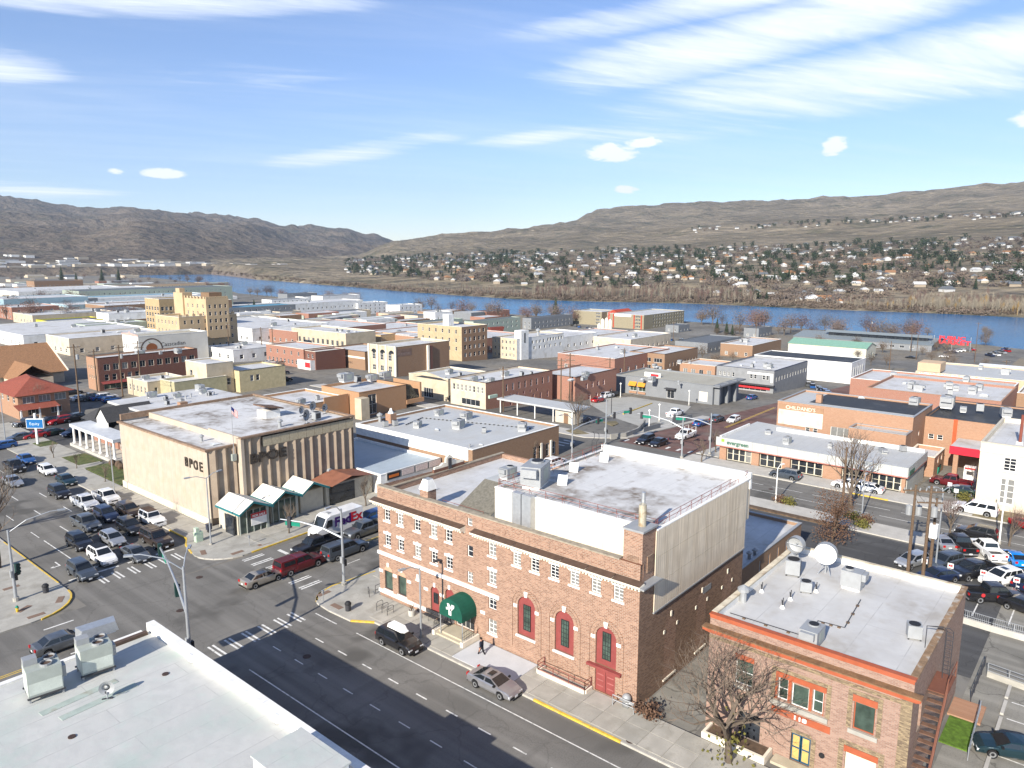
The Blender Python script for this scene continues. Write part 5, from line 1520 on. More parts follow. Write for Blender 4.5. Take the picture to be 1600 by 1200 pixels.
for k, (p, kind, sc, lb) in enumerate((((96.42,99.60,5.00), 'unit', 1.0, 'double box rooftop unit at the back of the broad white roof'), ((97.23,93.26,5.00), 'unit', 1.1, 'grey rooftop unit right of centre on the broad white roof'), ((91.19,89.43,5.00), 'unit', 1.2, 'large grey rooftop unit in the centre of the broad white roof'), ((86.98,95.35,5.00), 'unit', 1.0, 'rooftop unit left of centre on the broad white roof'), ((97.04,79.71,5.00), 'unit', 1.1, 'rooftop unit near the right end of the broad white roof'), ((91.45,83.60,5.00), 'cond', .8, 'small box on the front part of the broad white roof'), ((87.47,91.02,5.00), 'sky', .7, 'tiny skylight on the broad white roof'), ((84.73,78.16,5.00), 'sky', .6, 'low hatch by the front edge of the broad white roof'), ((82.85,78.83,5.00), 'vent', .8, 'small vent by the front edge of the broad white roof'), ((83.74,100.14,5.00), 'cond', .9, 'condenser in the cluster at the left of the broad white roof'), ((85.26,99.32,5.00), 'cond', .9, 'second condenser in the cluster at the left of the broad white roof'), ((85.61,103.90,5.00), 'vent', 2.2, 'hooded white vent at the left rim of the broad white roof'))):
 top(kind, p, lb, 8 * k, sc)
o = thing('brick_chimney', 'short brick chimney with a white cap on the broad white roof', 'chimney', (86.49,101.83,5.00))
MB().box(-.7, .7, -.7, .7, 0, 1.7).obj('stack', BRK_SAL, o)
MB().lathe([(.6, 1.7), (.2, 2.4), (.2, 2.6)], 8).obj('cap', WHITE, o)
o = thing('roof_pipe_run', 'dotted black pipe run across the broad white roof', 'pipes', (82, 95, 5.05))
m_ = [MB(), MB()]
for j, (a, b_) in enumerate((((92.57,100.11,5.05), (99.16,78.74,5.05)), ((86.82,98.11,5.05), (92.57,100.11,5.05)))):
 for i in range(26 if j == 0 else 8):
  t = i / (26 if j == 0 else 8)
  x, y = a[0] + (b_[0] - a[0]) * t, a[1] + (b_[1] - a[1]) * t
  MB().box(x - .16, x + .16, y - .1, y + .1, 5.02, 5.16).obj('pipe_block', PIPE, o, world=True)
 MB().tube([(a[0], a[1], 5.2), (b_[0], b_[1], 5.2)], .04, 4).obj('pipe', HVAC, o, world=True)
# orange brick bank with slanted glass corner
ob = block('orange_brick_bank', 'orange brick bank with a slanted dark glass corner', 'building', (99.5, 113.0, 127.5, 141, 0, 5.5), BRK_ORG, ROOF_W, S=[(1, .3, 2.4, 4.4, .17, .36, 'g22', 'dark')], par=.5, cap=BRK_ORG)
part(ob, 'glass_slope', MB().quad((113.0, 127.8, 1.9), (117.6, 127.8, 1.9), (114.6, 127.8, 5.3), (113.0, 127.8, 5.3)).quad((117.6, 127.8, 1.9), (117.6, 137, 1.9), (114.6, 137, 5.3), (114.6, 127.8, 5.3)), GLASS_D)
for i in range(9):
 t = i / 9
 part(ob, 'mullion', MB().tube([(113.0 + 4.5 * t, 127.74, 1.9), (113 + 1.6 * t, 127.74, 5.3)], .05, 4), M('bronze_mullion', (.16, .14, .1), .5))
part(ob, 'brick_ledge', MB().box(113.02, 118.4, 127.3, 137, .9, 1.88), BRK_ORG)
part(ob, 'end_wall', MB().box(117.4, 117.9, 127.6, 137, 1.89, 5.5), BRK_ORG)
part(ob, 'pillar', MB().box(98.2, 100.4, 125.2, 127.4, 0, 4.6), CREAMW)
for k, (p, kind, sc, lb) in enumerate((((103.17,136.61,6.50), 'unit', 1.6, 'tall white box housing on the orange brick bank'), ((108.16,138.96,5.40), 'cond', 1.4, 'grey condenser beside the tall white box on the orange bank'), ((111.79,138.15,5.40), 'unit', 1.2, 'louvred unit on the orange bank roof'), ((116.16,138.37,5.40), 'unit', 1.3, 'louvred unit by the glass corner of the orange bank'))):
 top(kind, p, lb, 0, sc)
ob2 = block('bank_wing', 'low left wing of the orange brick bank with white roof', 'building', (84.0, 99.3, 131.0, 147, 0, 4.2), BRK_ORG, ROOF_W, par=.5, cap=WHITE, swall=BRK_ORG)
part(ob2, 'parapet', MB().box(92.8, 99.2, 130.8, 130.98, 0, 5.0), BRK_ORG)
units_on(ob2, 86, 98, 132, 145, 3, 'the low wing of the orange bank', 4)
# pale two-storey corner building and its garage neighbour
pk = block('corner_shop_building', 'pale pink two storey corner building with long brick side wall', 'building', (125.11,150.58,113.76,125.17,-0.43,6.21), BEIGE, ROOF_W, W=[(8, 3.6, .75, 1.5, .04, .96, 'd', 'mix'), (1, .4, 6, 1.5, .1, .75, 'g41', 'dark')], S=[(8, 3.3, .7, 1.7, .25, .98, 'd', 'mix'), (6, 1.7, .6, .8, .2, .8, 'p', MAROON), (6, -.4, .7, 1.6, .3, .98, 'd', MAROON)], par=.4, cap=BROWN_M, swall=BRK_RED)
units_on(pk, 125, 146, 113, 121, 8, 'the white roof of the pale pink corner building', 5, ('unit', 'cond', 'sky'), .9)
part(pk, 'sign_board', MB().box(123.9, 126.6, 111.4, 111.9, 2.6, 3.3), M('pale_green_sign', (.4, .5, .4), .6))
gr = block('garage_building', 'old cream garage with stepped gable and grey roof', 'building', (126.56,141.56,127.45,141.59,-0.51,5.56), CREAMW, ROOF_G, W=[(1, .2, 3.4, 2.4, .3, .7, 'g41', 'dark'), (1, .2, 2.6, 2.4, .72, .98, 'p', 'dark')], par=.5, cap=CREAM)
part(gr, 'gable', MB().add([(124.6, 127, 5.5), (124.6, 139, 5.5), (124.6, 136, 6.1), (124.6, 133, 6.5), (124.6, 130, 6.1)], [(0, 1, 2, 3, 4)]), CREAMW)
units_on(gr, 126, 138, 127, 138, 3, 'the grey garage roof', 6)
br1 = block('brick_warehouse', 'long brown brick warehouse behind the utility poles', 'building', (153.20,172.71,108.47,120.47,-2.09,6.21), BRK_RED, ROOF_W, S=[(4, 2.6, .9, 1.5, .2, .75, 'd', MAROON), (4, -.4, 1.1, 1.3, .25, .95, 'd', MAROON)], par=.3, cap=BROWN_M)
units_on(br1, 147, 165, 104, 112, 5, 'the white roof of the brown brick warehouse', 7)
# grey café building with orange awnings, and its sunken car park
gbz = gz(150)
cf = block('grey_cafe_building', 'long dark grey building with two orange awnings', 'building', (179.2, 195.5, 83.1, 112.8, gz(179.2), 5.0), GREYW, ROOF_T, W=[(1, .2, 2.2, 2.3, .36, .46, 'g21', 'dark'), (2, 1.0, 2.2, 1.5, .66, .85, 'g21', GLASS_G), (1, .6, 2.4, 2.6, .04, .14, 'g21', CREAM)], S=[(3, .5, 2.0, 4.3, .1, .9, 'g22', 'dark')], par=.3, cap=GREYW)
cx_, cy_, cz_ = cf.location
for i in range(2):
 y = cy_ + 29.7 * (.7075 + .095 * i)
 part(cf, 'awning', MB().add([(cx_ - .05, y - 1.2, cz_ + 3.6), (cx_ - .05, y + 1.2, cz_ + 3.6), (cx_ - 1.0, y + 1.2, cz_ + 2.5), (cx_ - 1.0, y - 1.2, cz_ + 2.5)], [(0, 1, 2, 3)]), M('orange_awning', (.62, .26, .03), .8))
 part(cf, 'brick_sill', MB().box(cx_ - .3, cx_ - .01, y - 1.2, y + 1.2, cz_ + .3, cz_ + .9), BRK_SAL)
part(cf, 'door_canopy', MB().box(cx_ - 1.5, cx_ - .01, cy_ + 10.4, cy_ + 13.4, cz_ + 2.9, cz_ + 3.1), PIPE)
for i in range(3):
 part(cf, 'fin', MB().box(cx_ + 1 + i * 5.2, cx_ + 1.7 + i * 5.2, cy_ - 1.4, cy_ - .01, cz_ - 1.5, cz_ + 5.2), GREYW)
part(cf, 'roof_slab', MB().box(cx_ - .2, cx_ + 16.4, cy_ - 1.9, cy_ - .05, cz_ + 4.7, cz_ + 5.05), GREYW)
for k, p in enumerate(((176.66,99.61,1.00), (176.73,91.73,1.00), (177.27,102.95,1.00))):
 top(('unit', 'vent', 'sky')[k], p, ('large white unit', 'round white turbine vent', 'low white skylight')[k] + ' on the tan roof of the grey cafe', 0, (1.1, 1.6, .9)[k])
o = thing('rooftop_billboard_frame', 'cluster of white and red signs standing on the grey cafe roof edge', 'sign', (183.78,104.96,1.00))
MB().box(-.2, .2, -4, 1, 0, 1.2).obj('panel', WHITE, o)
MB().box(-.3, -.21, -3.5, -1, .2, .9).obj('red_panel', RED, o)
dc = block('deco_brick_building', 'tan brick building with three bay loggia front', 'building', (234.30,259.90,127.36,141.66,-6.99,7.18), BRK_BRN, ROOF_W, W=[(3, 4.0, 3.3, 1.5, .03, .97, 'g31', 'dark'), (3, .9, 3.3, 2.0, .03, .97, 'g31', 'dark')], S=[(9, 2.2, .9, 1.6, .1, .97, 'd', 'dark')], par=.4, cap=BROWN_M)
units_on(dc, 200, 228, 106, 118, 8, 'the roof of the loggia fronted brick building', 8)
lb_ = block('low_brick_shop', 'low orange brick shop with shaped parapet', 'building', (239.55,254.55,110.65,124.03,-7.31,4.22), BRK_SAL, ROOF_W, W=[(4, 1.0, 1.6, 1.5, .05, .95, 'g21', 'mix')], par=.5, cap=CREAM)
gs = block('grey_store', 'two storey grey store with white window panels on the corner', 'building', (217.20,245.97,81.58,99.80,-5.98,6.82), ribbed('grey_ribbed_wall', (.235, .24, .245), .3, .6, .4), ROOF_W, W=[(2, 3.9, .8, 1.3, .08, .2, 'd', 'dark'), (2, 3.9, .8, 1.3, .28, .42, 'd', 'dark'), (4, 3.9, .75, 1.3, .66, .97, 'd', 'mix'), (1, .3, 14, 1.7, .05, .95, 'g81', 'dark')], S=[(12, 3.4, .9, 1.5, .02, .98, 'd', 'dark')], par=.4, cap=M('navy_roof_edge', (.03, .035, .07), .6))
x0, y0, zz_ = gs.location
part(gs, 'white_panel', MB().box(x0 - .06, x0 - .01, y0 + .3, y0 + 1.0, zz_ + 3.2, zz_ + 5.9).box(x0 - .05, x0 - .011, y0 + 1.0, y0 + 8.2, zz_ + 5.3, zz_ + 5.9), WHITE)
part(gs, 'red_shopfront', MB().box(x0 - .4, x0 - .02, y0 + 1, y0 + 14, zz_ + 1.0, zz_ + 1.6), RED)
part(gs, 'dark_awning', MB().box(x0 - 1.4, x0 - .05, y0 - .5, y0 + 17, zz_ + 2.15, zz_ + 2.45), PIPE)
units_on(gs, x0 + 2, x0 + 22, y0 + 2, y0 + 15, 8, 'the white roof of the grey corner store', 9)
ww = block('white_warehouse', 'big white warehouse with black roof', 'building', (268.67,285.21,74.26,108.75,-9.04,7.25), WHITEW, ROOF_B, par=.12, cap=WHITE)
x0, y0, zz_ = ww.location
for i in range(5):
 part(ww, 'buttress', MB().box(x0 + 2 + i * 2.6, x0 + 2.3 + i * 2.6, y0 - .3, y0 - .01, zz_ - 1, zz_ + 5.6), HVAC)
def gable_shed(name, label, dims, wall, roof, axis='y', rise=1.6, W=(), S=(), group=None):
 """a pitched-roof shed; the ridge runs along the given axis"""
 x0, x1, y0, y1, z0, h = dims
 root = thing(name, label, 'building', (x0, y0, z0), 0, group)
 zb, zt = min(gz(x1), z0) - .3, z0 + h
 rw, rs = rows(y0, y1, [(n, z + z0, *q) for n, z, *q in W]), rows(x0, x1, [(n, z + z0, *q) for n, z, *q in S])
 m = MB()
 wall_face(m, 'w', x0, y0, y1, zb, zt, rw, .15)
 wall_face(m, 's', y0, x0, x1, zb, zt, rs, .15)
 m.quad((x1, y0, zb), (x1, y1, zb), (x1, y1, zt), (x1, y0, zt)).quad((x0, y1, zb), (x1, y1, zb), (x1, y1, zt), (x0, y1, zt))
 xm, ym = (x0 + x1) / 2, (y0 + y1) / 2
 e = .35
 r_ = MB()
 if axis == 'y':
  for y in (y0, y1):
   m.poly([(x0, y, zt), (x1, y, zt), (xm, y, zt + rise)])
  for xa, xb in ((x0 - e, xm), (x1 + e, xm)):
   za = zt - rise * e / (xm - x0)
   r_.add([(xa, y0 - e, za), (xb, y0 - e, zt + rise), (xb, y1 + e, zt + rise), (xa, y1 + e, za), (xa, y0 - e, za + .12), (xb, y0 - e, zt + rise + .12), (xb, y1 + e, zt + rise + .12), (xa, y1 + e, za + .12)], [(0, 1, 2, 3), (4, 5, 6, 7), (0, 1, 5, 4), (2, 3, 7, 6), (3, 0, 4, 7)])
 else:
  for x in (x0, x1):
   m.poly([(x, y0, zt), (x, y1, zt), (x, ym, zt + rise)])
  for ya, yb in ((y0 - e, ym), (y1 + e, ym)):
   za = zt - rise * e / (ym - y0)
   r_.add([(x0 - e, ya, za), (x0 - e, yb, zt + rise), (x1 + e, yb, zt + rise), (x1 + e, ya, za), (x0 - e, ya, za + .12), (x0 - e, yb, zt + rise + .12), (x1 + e, yb, zt + rise + .12), (x1 + e, ya, za + .12)], [(0, 1, 2, 3), (4, 5, 6, 7), (0, 1, 5, 4), (2, 3, 7, 6), (3, 0, 4, 7)])
 m.obj('wall', wall, root, world=True)
 r_.obj('roof', roof, root, world=True)
 for face, a, rr in (('w', x0, rw), ('s', y0, rs)):
  for u, z, w, hh, st, pn in rr:
   window(root, face, a, u, z, w, hh, st, WHITE, pn, .08)
 root['roof_z'] = zt + rise
 return root
gable_shed('green_roof_shed', 'long cream metal shed with pale green roof', (402.81,420.43,104.99,144.57,-17.09,4.92), M('cream_metal_wall', (.6, .57, .46), .7), GREENM, 'y', 2.2, S=[(1, .3, 2.2, 2.0, .5, .8, 'p', TEAL)])
mk = gable_shed('market_hall', 'long grey roofed market hall by the river', (460.07,497.47,86.42,162.33,-18.00,3.61), GREYW, M('grey_metal_roof', (.2, .23, .24), .5), 'y', 2.4, W=[(14, 1.2, 2.4, 1.3, .03, .97, 'g21', 'mix')])
x0, y0, zz_ = mk.location
q = MB().box(x0 + 9, x0 + 12, y0 + 4, y0 + 58, zz_ + 4.5, zz_ + 6.6)
part(mk, 'clerestory', q, GLASS_D)
part(mk, 'clerestory_roof', MB().add([(x0 + 8.2, y0 + 2, zz_ + 6.7), (x0 + 12, y0 + 2, zz_ + 7.9), (x0 + 12, y0 + 60, zz_ + 7.9), (x0 + 8.2, y0 + 60, zz_ + 6.7)], [(0, 1, 2, 3)]), M('grey_metal_roof', (.2, .23, .24), .5))
# furniture building, its striped neighbour, and the brick rows behind
fu = block('furniture_building', 'tall cream fronted building with three arched bays and long brown brick side', 'building', (148.78,171.56,171.96,185.52,-1.85,9.11), CREAMW, ROOF_W, W=[(3, 4.6, 1.5, 2.6, .08, .92, 'g23', 'dark'), (3, 1.2, 1.5, 1.7, .08, .92, 'g22', 'dark')], par=.7, cap=CREAM, swall=BRK_BRN)
x0, y0, zz_ = fu.location
for i in range(4):
 y = y0 + .2 + i * (12.5 / 3)
 part(fu, 'pilaster', MB().box(x0 - .4, x0 - .01, y - .3, y + .3, zz_, zz_ + 9.3), CREAM)
for i in range(3):
 y = y0 + 2.2 + i * 4.15
 part(fu, 'arch_head', MB().poly([(x0 - .03, y + 1.2 * math.cos(math.pi * k / 8), zz_ + 6.9 + 1.0 * math.sin(math.pi * k / 8)) for k in range(9)]), GLASS_D)
part(fu, 'pilaster', MB().box(x0 + 12.6, x0 + 13.3, y0 - .7, y0 - .01, zz_ - 2, zz_ + 8.5), CREAM)
part(fu, 'shaft', MB().box(x0 + 13.4, x0 + 14.6, y0 - .6, y0 - .01, zz_ - 2, zz_ + 8.4), BRK_DRK)
part(fu, 'painted_sign', MB().box(x0 + .4, x0 + 6.2, y0 - .04, y0 - .005, zz_ + 6.1, zz_ + 8.3), M('faded_painted_sign', (.2, .13, .1), .9, .2, 1))
text(fu, 'FURNITURE', 's', y0 - .04, x0 + 3.3, zz_ + 6.5, .95, M('ghost_lettering', (.3, .23, .2), .9), -.012, .004)
sb = block('striped_brick_building', 'brown brick building with a cream stripe beside the cream arched front', 'building', (151.30,166.30,190.13,209.51,-1.99,6.01), BRK_BRN, ROOF_W, par=.4, cap=BROWN_M)
x0, y0, zz_ = sb.location
part(sb, 'stripe', MB().box(x0 - .08, x0 - .01, y0, y0 + 17, zz_ + 3.6, zz_ + 4.2), CREAM)
text(sb, 'L B B C', 'w', x0, y0 + 8, zz_ + 1.6, 1.0, PIPE, -.03, .02)
rb2 = block('brick_row_building', 'two storey red brick row with small paired windows', 'building', (137.9, 150, 204.3, 226, gz(138), 6.2), BRK_RED, ROOF_W, W=[(5, 3.8, .9, 1.3, .04, .97, 'd', 'dark'), (9, .9, .9, 1.4, .04, .97, 'd', 'dark')], par=.4, cap=CREAM)
block('brick_row_building', 'narrow brick front with dark openings beside the red mural', 'building', (138.4, 150, 198.6, 204.1, gz(138), 5.8), BRK_DRK, ROOF_W, W=[(2, 3.6, .9, 1.3, .1, .9, 'd', 'dark')], par=.4, cap=CREAM)
block('mural_shop', 'small shop front with a white and red painted mural', 'building', (136.6, 138.2, 199, 206, gz(137), 3.0), WHITEW, ROOF_W, W=[(1, .6, 3.0, 1.8, .02, .45, 'p', RED)], par=.2)
lc = block('cream_colonnade_building', 'long cream building with a row of shaded window bays', 'building', (186.04,201.47,245.64,283.74,-4.08,7.50), CREAMW, ROOF_W, W=[(11, 2.0, 1.6, 2.2, .02, .98, 'g21', 'dark')], par=.6, cap=WHITE)
units_on(lc, lc.location.x + 2, lc.location.x + 14, lc.location.y + 2, lc.location.y + 20, 5, 'the cream colonnade building', 12)
block('tan_block', 'low tan block between the cream colonnade and brick gables', 'building', (208.57,217.03,250.80,259.49,-5.43,6.00), M('tan_stucco', (.5, .36, .2), .9), ROOF_W, par=.4, cap=BRK_SAL)
og = block('orange_gable_block', 'low orange brick block with long white roof behind the arched front', 'building', (216.65,231.09,238.26,259.28,-5.92,6.00), BRK_SAL, ROOF_W, par=.4, cap=WHITE)
tt = block('tan_four_storey_block', 'tall tan brick block with paired windows and a brown side', 'building', (201.81,216.17,195.58,219.98,-5.03,13.00), M('tan_brick_front', (.42, .33, .2), .9), ROOF_W, W=[(6, 10.3, .9, 1.5, .05, .95, 'd', 'dark'), (6, 7.0, .9, 1.5, .05, .95, 'd', 'dark'), (6, 3.8, .9, 1.5, .05, .95, 'd', 'dark')], S=[(5, 10.4, 1.2, 1.6, .05, .95, 'd', 'mix'), (5, 7.4, 1.2, 1.6, .05, .95, 'd', 'mix'), (5, 4.4, 1.2, 1.6, .05, .95, 'd', 'mix'), (5, 1.4, 1.2, 1.6, .05, .95, 'd', 'mix')], par=.5, cap=CREAM, swall=BRK_BRN)
x0, y0, zz_ = tt.location
part(tt, 'penthouse', MB().box(x0 + 4, x0 + 7, y0 + 11, y0 + 14, zz_ + 12.6, zz_ + 17), WHITEW)
cw = block('cream_hotel_block', 'cream and white four storey block with white stair tower', 'building', (225.92,257.40,188.56,201.65,-6.47,8.33), CREAMW, ROOF_W, W=[(6, 6.2, .8, 1.2, .05, .95, 'd', 'mix'), (6, 3.6, .8, 1.2, .05, .95, 'd', 'mix'), (6, 1.0, .8, 1.2, .05, .95, 'd', 'mix')], S=[(4, 5.6, 1.0, 1.3, .28, .6, 'd', 'dark'), (6, 5.9, 1.0, 1.3, .62, .98, 'd', 'dark'), (6, 3.2, 1.0, 1.3, .3, .98, 'd', 'dark')], par=.5, cap=CREAM, swall=WHITEW)
x0, y0, zz_ = cw.location
part(cw, 'stair_tower', MB().box(x0 + 2.2, x0 + 7, y0 - .4, y0 + 3, zz_ - 1, zz_ + 11.5), WHITE)
part(cw, 'window', MB().box(x0 + 4.2, x0 + 4.9, y0 - .45, y0 - .41, zz_ + 6.5, zz_ + 10.5), GLASS_D)
wt = top('vent', (x0 + 20, y0 + 5, cw['roof_z']), 'white water tank on the cream and white block', 0, 4)
mr = block('mural_building', 'broad pale grey building with an apple mural on its side', 'building', (104.07,127.37,245.10,256.89,0.00,9.00), WHITEW, ROOF_T, W=[(3, 4.6, .8, 1.5, .02, .3, 'd', 'dark'), (3, 4.6, .8, 1.5, .62, .97, 'd', 'dark')], par=.4, cap=WHITE, swall=M('pale_grey_side_wall', (.56, .54, .49), .9, .06, .3))
x0, y0, zz_ = mr.location
part(mr, 'painted_apple', MB().poly([(x0 + 4.1 + 1.7 * math.cos(2 * math.pi * i / 24) * (1 + .08 * math.cos(4 * math.pi * i / 24)), y0 - .02, zz_ + 5.1 + 1.5 * math.sin(2 * math.pi * i / 24)) for i in range(24)]), M('mural_red_brown', (.28, .1, .04), .9))
ar = MB()
for i in range(18):
 t0, t1 = math.pi * (.0 + i / 18 * 1.0), math.pi * (.0 + (i + 1) / 18)
 ar.add([(x0 + 4.1 + r_ * math.cos(t), y0 - .025, zz_ + 4.6 + r_ * math.sin(t)) for r_, t in ((3.2, t0), (3.2, t1), (3.6, t1), (3.6, t0))], [(0, 1, 2, 3)])
part(mr, 'painted_arc', ar, BROWN_M)
part(mr, 'painted_leaf', MB().poly([(x0 + 3.9, y0 - .022, zz_ + 6.7), (x0 + 3.0, y0 - .022, zz_ + 7.3), (x0 + 3.5, y0 - .022, zz_ + 6.6)]), M('mural_green', (.15, .25, .1), .9))
text(mr, 'Casscadian', 's', y0, x0 + 11.2, zz_ + 5.2, 1.9, LET, -.02, .004)
text(mr, 'Mill', 's', y0, x0 + 12.0, zz_ + 3.5, 1.6, LET, -.02, .004)
part(mr, 'scalloped_parapet', MB().add([(x0 - .1, y0, zz_ + 9), (x0 - .1, y0 + 12, zz_ + 9), (x0 - .1, y0 + 12, zz_ + 9.5), (x0 - .1, y0 + 7, zz_ + 9.8), (x0 - .1, y0 + 6, zz_ + 10.4), (x0 - .1, y0 + 5, zz_ + 9.8), (x0 - .1, y0, zz_ + 9.5)], [(0, 1, 2, 3, 4, 5, 6)]), M('pink_painted_parapet', (.55, .32, .28), .9))
bl = block('long_brick_block', 'long dark red brick block with cream framed windows', 'building', (76.01,102.82,204.30,211.38,0.00,8.64), BRK_SAL, ROOF_W, W=[(4, 5.6, .7, .9, .1, .9, 'd', 'dark'), (4, 3.0, .7, .9, .1, .9, 'd', 'dark')], S=[(11, 5.2, 1.5, 1.7, .04, .98, 'g21', 'mix'), (5, 2.6, 1.1, 1.6, .04, .4, 'd', 'mix'), (1, .3, 9, 1.6, .02, .4, 'g61', GLASS_G)], par=.4, cap=BROWN_M, swall=BRK_DRK, frame=CREAM)
units_on(bl, 82, 100, 200, 208, 7, 'the long dark red brick block', 13)
x0, y0, zz_ = bl.location
part(bl, 'shop_awning', MB().add([(x0 + .4, y0 - .02, 2.4), (x0 + 9, y0 - .02, 2.4), (x0 + 9, y0 - 1.3, 1.9), (x0 + .4, y0 - 1.3, 1.9)], [(0, 1, 2, 3)]), MAROON)
cl1 = block('cream_shop', 'low cream shop with arched windows in front of the brick block', 'building', (79.4, 89.5, 184, 195.5, 0, 4.2), CREAMW, ROOF_W, W=[(5, 1.2, .8, 1.6, .05, .95, 'd', 'dark')], S=[(4, 1.2, .8, 1.5, .1, .9, 'd', 'dark')], par=.5, cap=CREAM)
units_on(cl1, 81, 88, 186, 194, 4, 'the low cream shop', 14)
cl2 = block('olive_hall', 'olive grey hall with hipped front in front of the cream shop', 'building', (82.5, 96, 176.5, 184, 0, 4.6), M('olive_stucco', (.4, .36, .22), .9), ROOF_W, par=.5, cap=CREAM)
ct = block('cream_tower_house', 'cream tower-like block with recessed yellow balcony', 'building', (91.2, 98.4, 177.2, 188, 0, 8.0), CREAMW, ROOF_W, W=[(1, 4.0, 1.4, 1.8, .6, .9, 'd', 'dark')], S=[(1, 2.0, 1.0, 1.8, .7, .9, 'd', 'dark')], par=.3, cap=WHITE)
cr_ = block('yellow_office_block', 'yellow stucco office with dark fascia next to the tower-like block', 'building', (98.6, 112, 174.8, 186, 0, 5.6), M('yellow_stucco', (.5, .42, .25), .9), ROOF_W, S=[(2, 2.6, 1.0, 1.6, .2, .45, 'd', 'mix')], W=[(2, 2.0, 1.0, 1.6, .1, .8, 'd', 'dark')], par=.4, cap=M('dark_fascia', (.12, .11, .09), .7))
# towered hotel with crenellated parapets
HOT = M('hotel_tan_stucco', (.47, .35, .215), .9, .06, .3)
hz = -2.0
hA = block('tower_hotel', 'tan stepped hotel with crenellated parapets, tallest building downtown', 'building', (124, 146, 258, 276, gz(124) - 1, 14.6), HOT, ROOF_T, W=[(6, 11.8, .8, 1.4, .05, .95, 'd', 'dark'), (6, 8.6, .8, 1.4, .05, .95, 'd', 'dark')], S=[(8, 12.0, .8, 1.4, .04, .96, 'd', 'dark'), (8, 9.0, .8, 1.4, .04, .96, 'd', 'dark'), (8, 6.0, .8, 1.4, .04, .96, 'd', 'dark'), (8, 3.0, .8, 1.4, .04, .96, 'd', 'dark')], par=.6, cap=CREAM)
x0, x1, y0, y1 = 133.9, 142.6, 257.2, 273.2
tw = MB()
z1 = 19.2
wr = [(y0 + (y1 - y0) * t, z, .9, 1.4) for t in (.15, .4, .62, .85) for z in (10.6, 13.2, 15.8)]
sr = [(x0 + (x1 - x0) * t, z, .9, 1.4) for t in (.16, .4, .62, .86) for z in (8.0, 10.6, 13.2, 15.8)]
wall_face(tw, 'w', x0, y0, y1, 5, z1, wr, .2)
wall_face(tw, 's', y0, x0, x1, 5, z1, sr, .2)
tw.quad((x1, y0, 5), (x1, y1, 5), (x1, y1, z1), (x1, y0, z1)).quad((x0, y1, 5), (x1, y1, 5), (x1, y1, z1), (x0, y1, z1)).quad((x0, y0, z1 - .6), (x1, y0, z1 - .6), (x1, y1, z1 - .6), (x0, y1, z1 - .6))
part(hA, 'tower', tw, HOT)
for u, z, w, h in wr:
 window(hA, 'w', x0, u, z, w, h, 'd', WHITE, 'dark', .12)
for u, z, w, h in sr:
 window(hA, 's', y0, u, z, w, h, 'd', WHITE, 'dark', .12)
for i in range(9):
 part(hA, 'merlon', MB().box(x0 + i * (x1 - x0) / 9, x0 + .8 + i * (x1 - x0) / 9, y0, y0 + .4, z1 + .001, z1 + .8), HOT)
 part(hA, 'merlon', MB().box(124.0 + i * 2.5, 125.1 + i * 2.5, 258, 258.4, gz(124) + 13.7, gz(124) + 14.5), HOT)
for i in range(8):
 part(hA, 'merlon', MB().box(x0, x0 + .4, y0 + 1 + i * 2.4, y0 + 2 + i * 2.4, z1 + .001, z1 + .8), HOT)
part(hA, 'turret', MB().box(x0 - .6, x0 + 3.2, y1 + .01, y1 + 7, 5, 21.0).box(x0 - .6, x0 + 1.4, y1 + 2, y1 + 5, 21.01, 22.6), HOT)
part(hA, 'roof_plant', MB().box(x0 + 4, x0 + 9, y0 + 5, y0 + 11, z1 - .5, z1 + 2.0), M('brown_roof_plant', (.2, .13, .08), .9))
hb = block('slab_hotel', 'brown slab hotel with rows of narrow windows behind the crenellated hotel', 'building', (151.8, 151.8 + 22, 333.2, 333.2 + 14, gz(151.8), 15.5 - gz(151.8)), M('brown_slab_wall', (.4, .29, .16), .9), ROOF_W, W=[(5, 1.6 + 2.7 * k, 1.5, 1.7, .02, .98, 'd', 'dark') for k in range(5)], S=[(11, 1.6 + 2.7 * k, 1.3, 1.7, .02, .98, 'd', 'dark') for k in range(5)], par=.5, cap=WHITE)
# brick buildings along the right, behind the shop row
ch1 = block('painted_brick_building', 'orange brick building with a faded pale painted wall sign', 'building', (137.4, 152, 27.5, 50.6, -1.2, 9.1), BRK_SAL, ROOF_G, W=[(1, 3.0, 3.4, 2.6, .44, .56, 'g31', 'dark'), (1, 6.2, 1.4, 1.1, .7, .78, 'p', CONC), (2, 4.0, .8, .9, .66, .78, 'd', 'dark')], S=[(1, 5, .9, .9, .3, .4, 'p', PIPE)], par=.3, cap=HVAC)
part(ch1, 'painted_sign', MB().box(137.3, 137.39, 42.2, 50.3, 3.6, 6.4), M('faded_white_wall', (.6, .55, .46), .9, .12, .6, dirt=(.45, .38, .3), dsc=.8))
part(ch1, 'painted_band', MB().box(137.29, 137.395, 42.2, 50.3, 6.41, 7.4), M('brown_sign_band', (.33, .2, .12), .9))
text(ch1, "CHILDAND'S", 'w', 137.29, 46.3, 6.6, .95, CREAM, -.02, .01)
part(ch1, 'roof_overlay', MB().quad((141, 27.9, 7.64), (151.7, 27.9, 7.64), (151.7, 46, 7.64), (141, 46, 7.64)), ROOF_B)
MB().box(-.5, .5, -.5, .5, 0, 1.6).obj('chimney', BRK_SAL, ch1, False, (4.6, 17.0, 8.8))
ch2 = block('black_roof_building', 'long orange brick building with black roof and a red vertical stripe', 'building', (146.5, 166, 12.6, 27.45, -1.7, 8.4), BRK_SAL, ROOF_B, W=[(2, 4.4, .9, .9, .78, .97, 'd', 'dark'), (2, 2.2, .9, .9, .78, .97, 'd', 'dark')], par=.25, cap=PIPE)
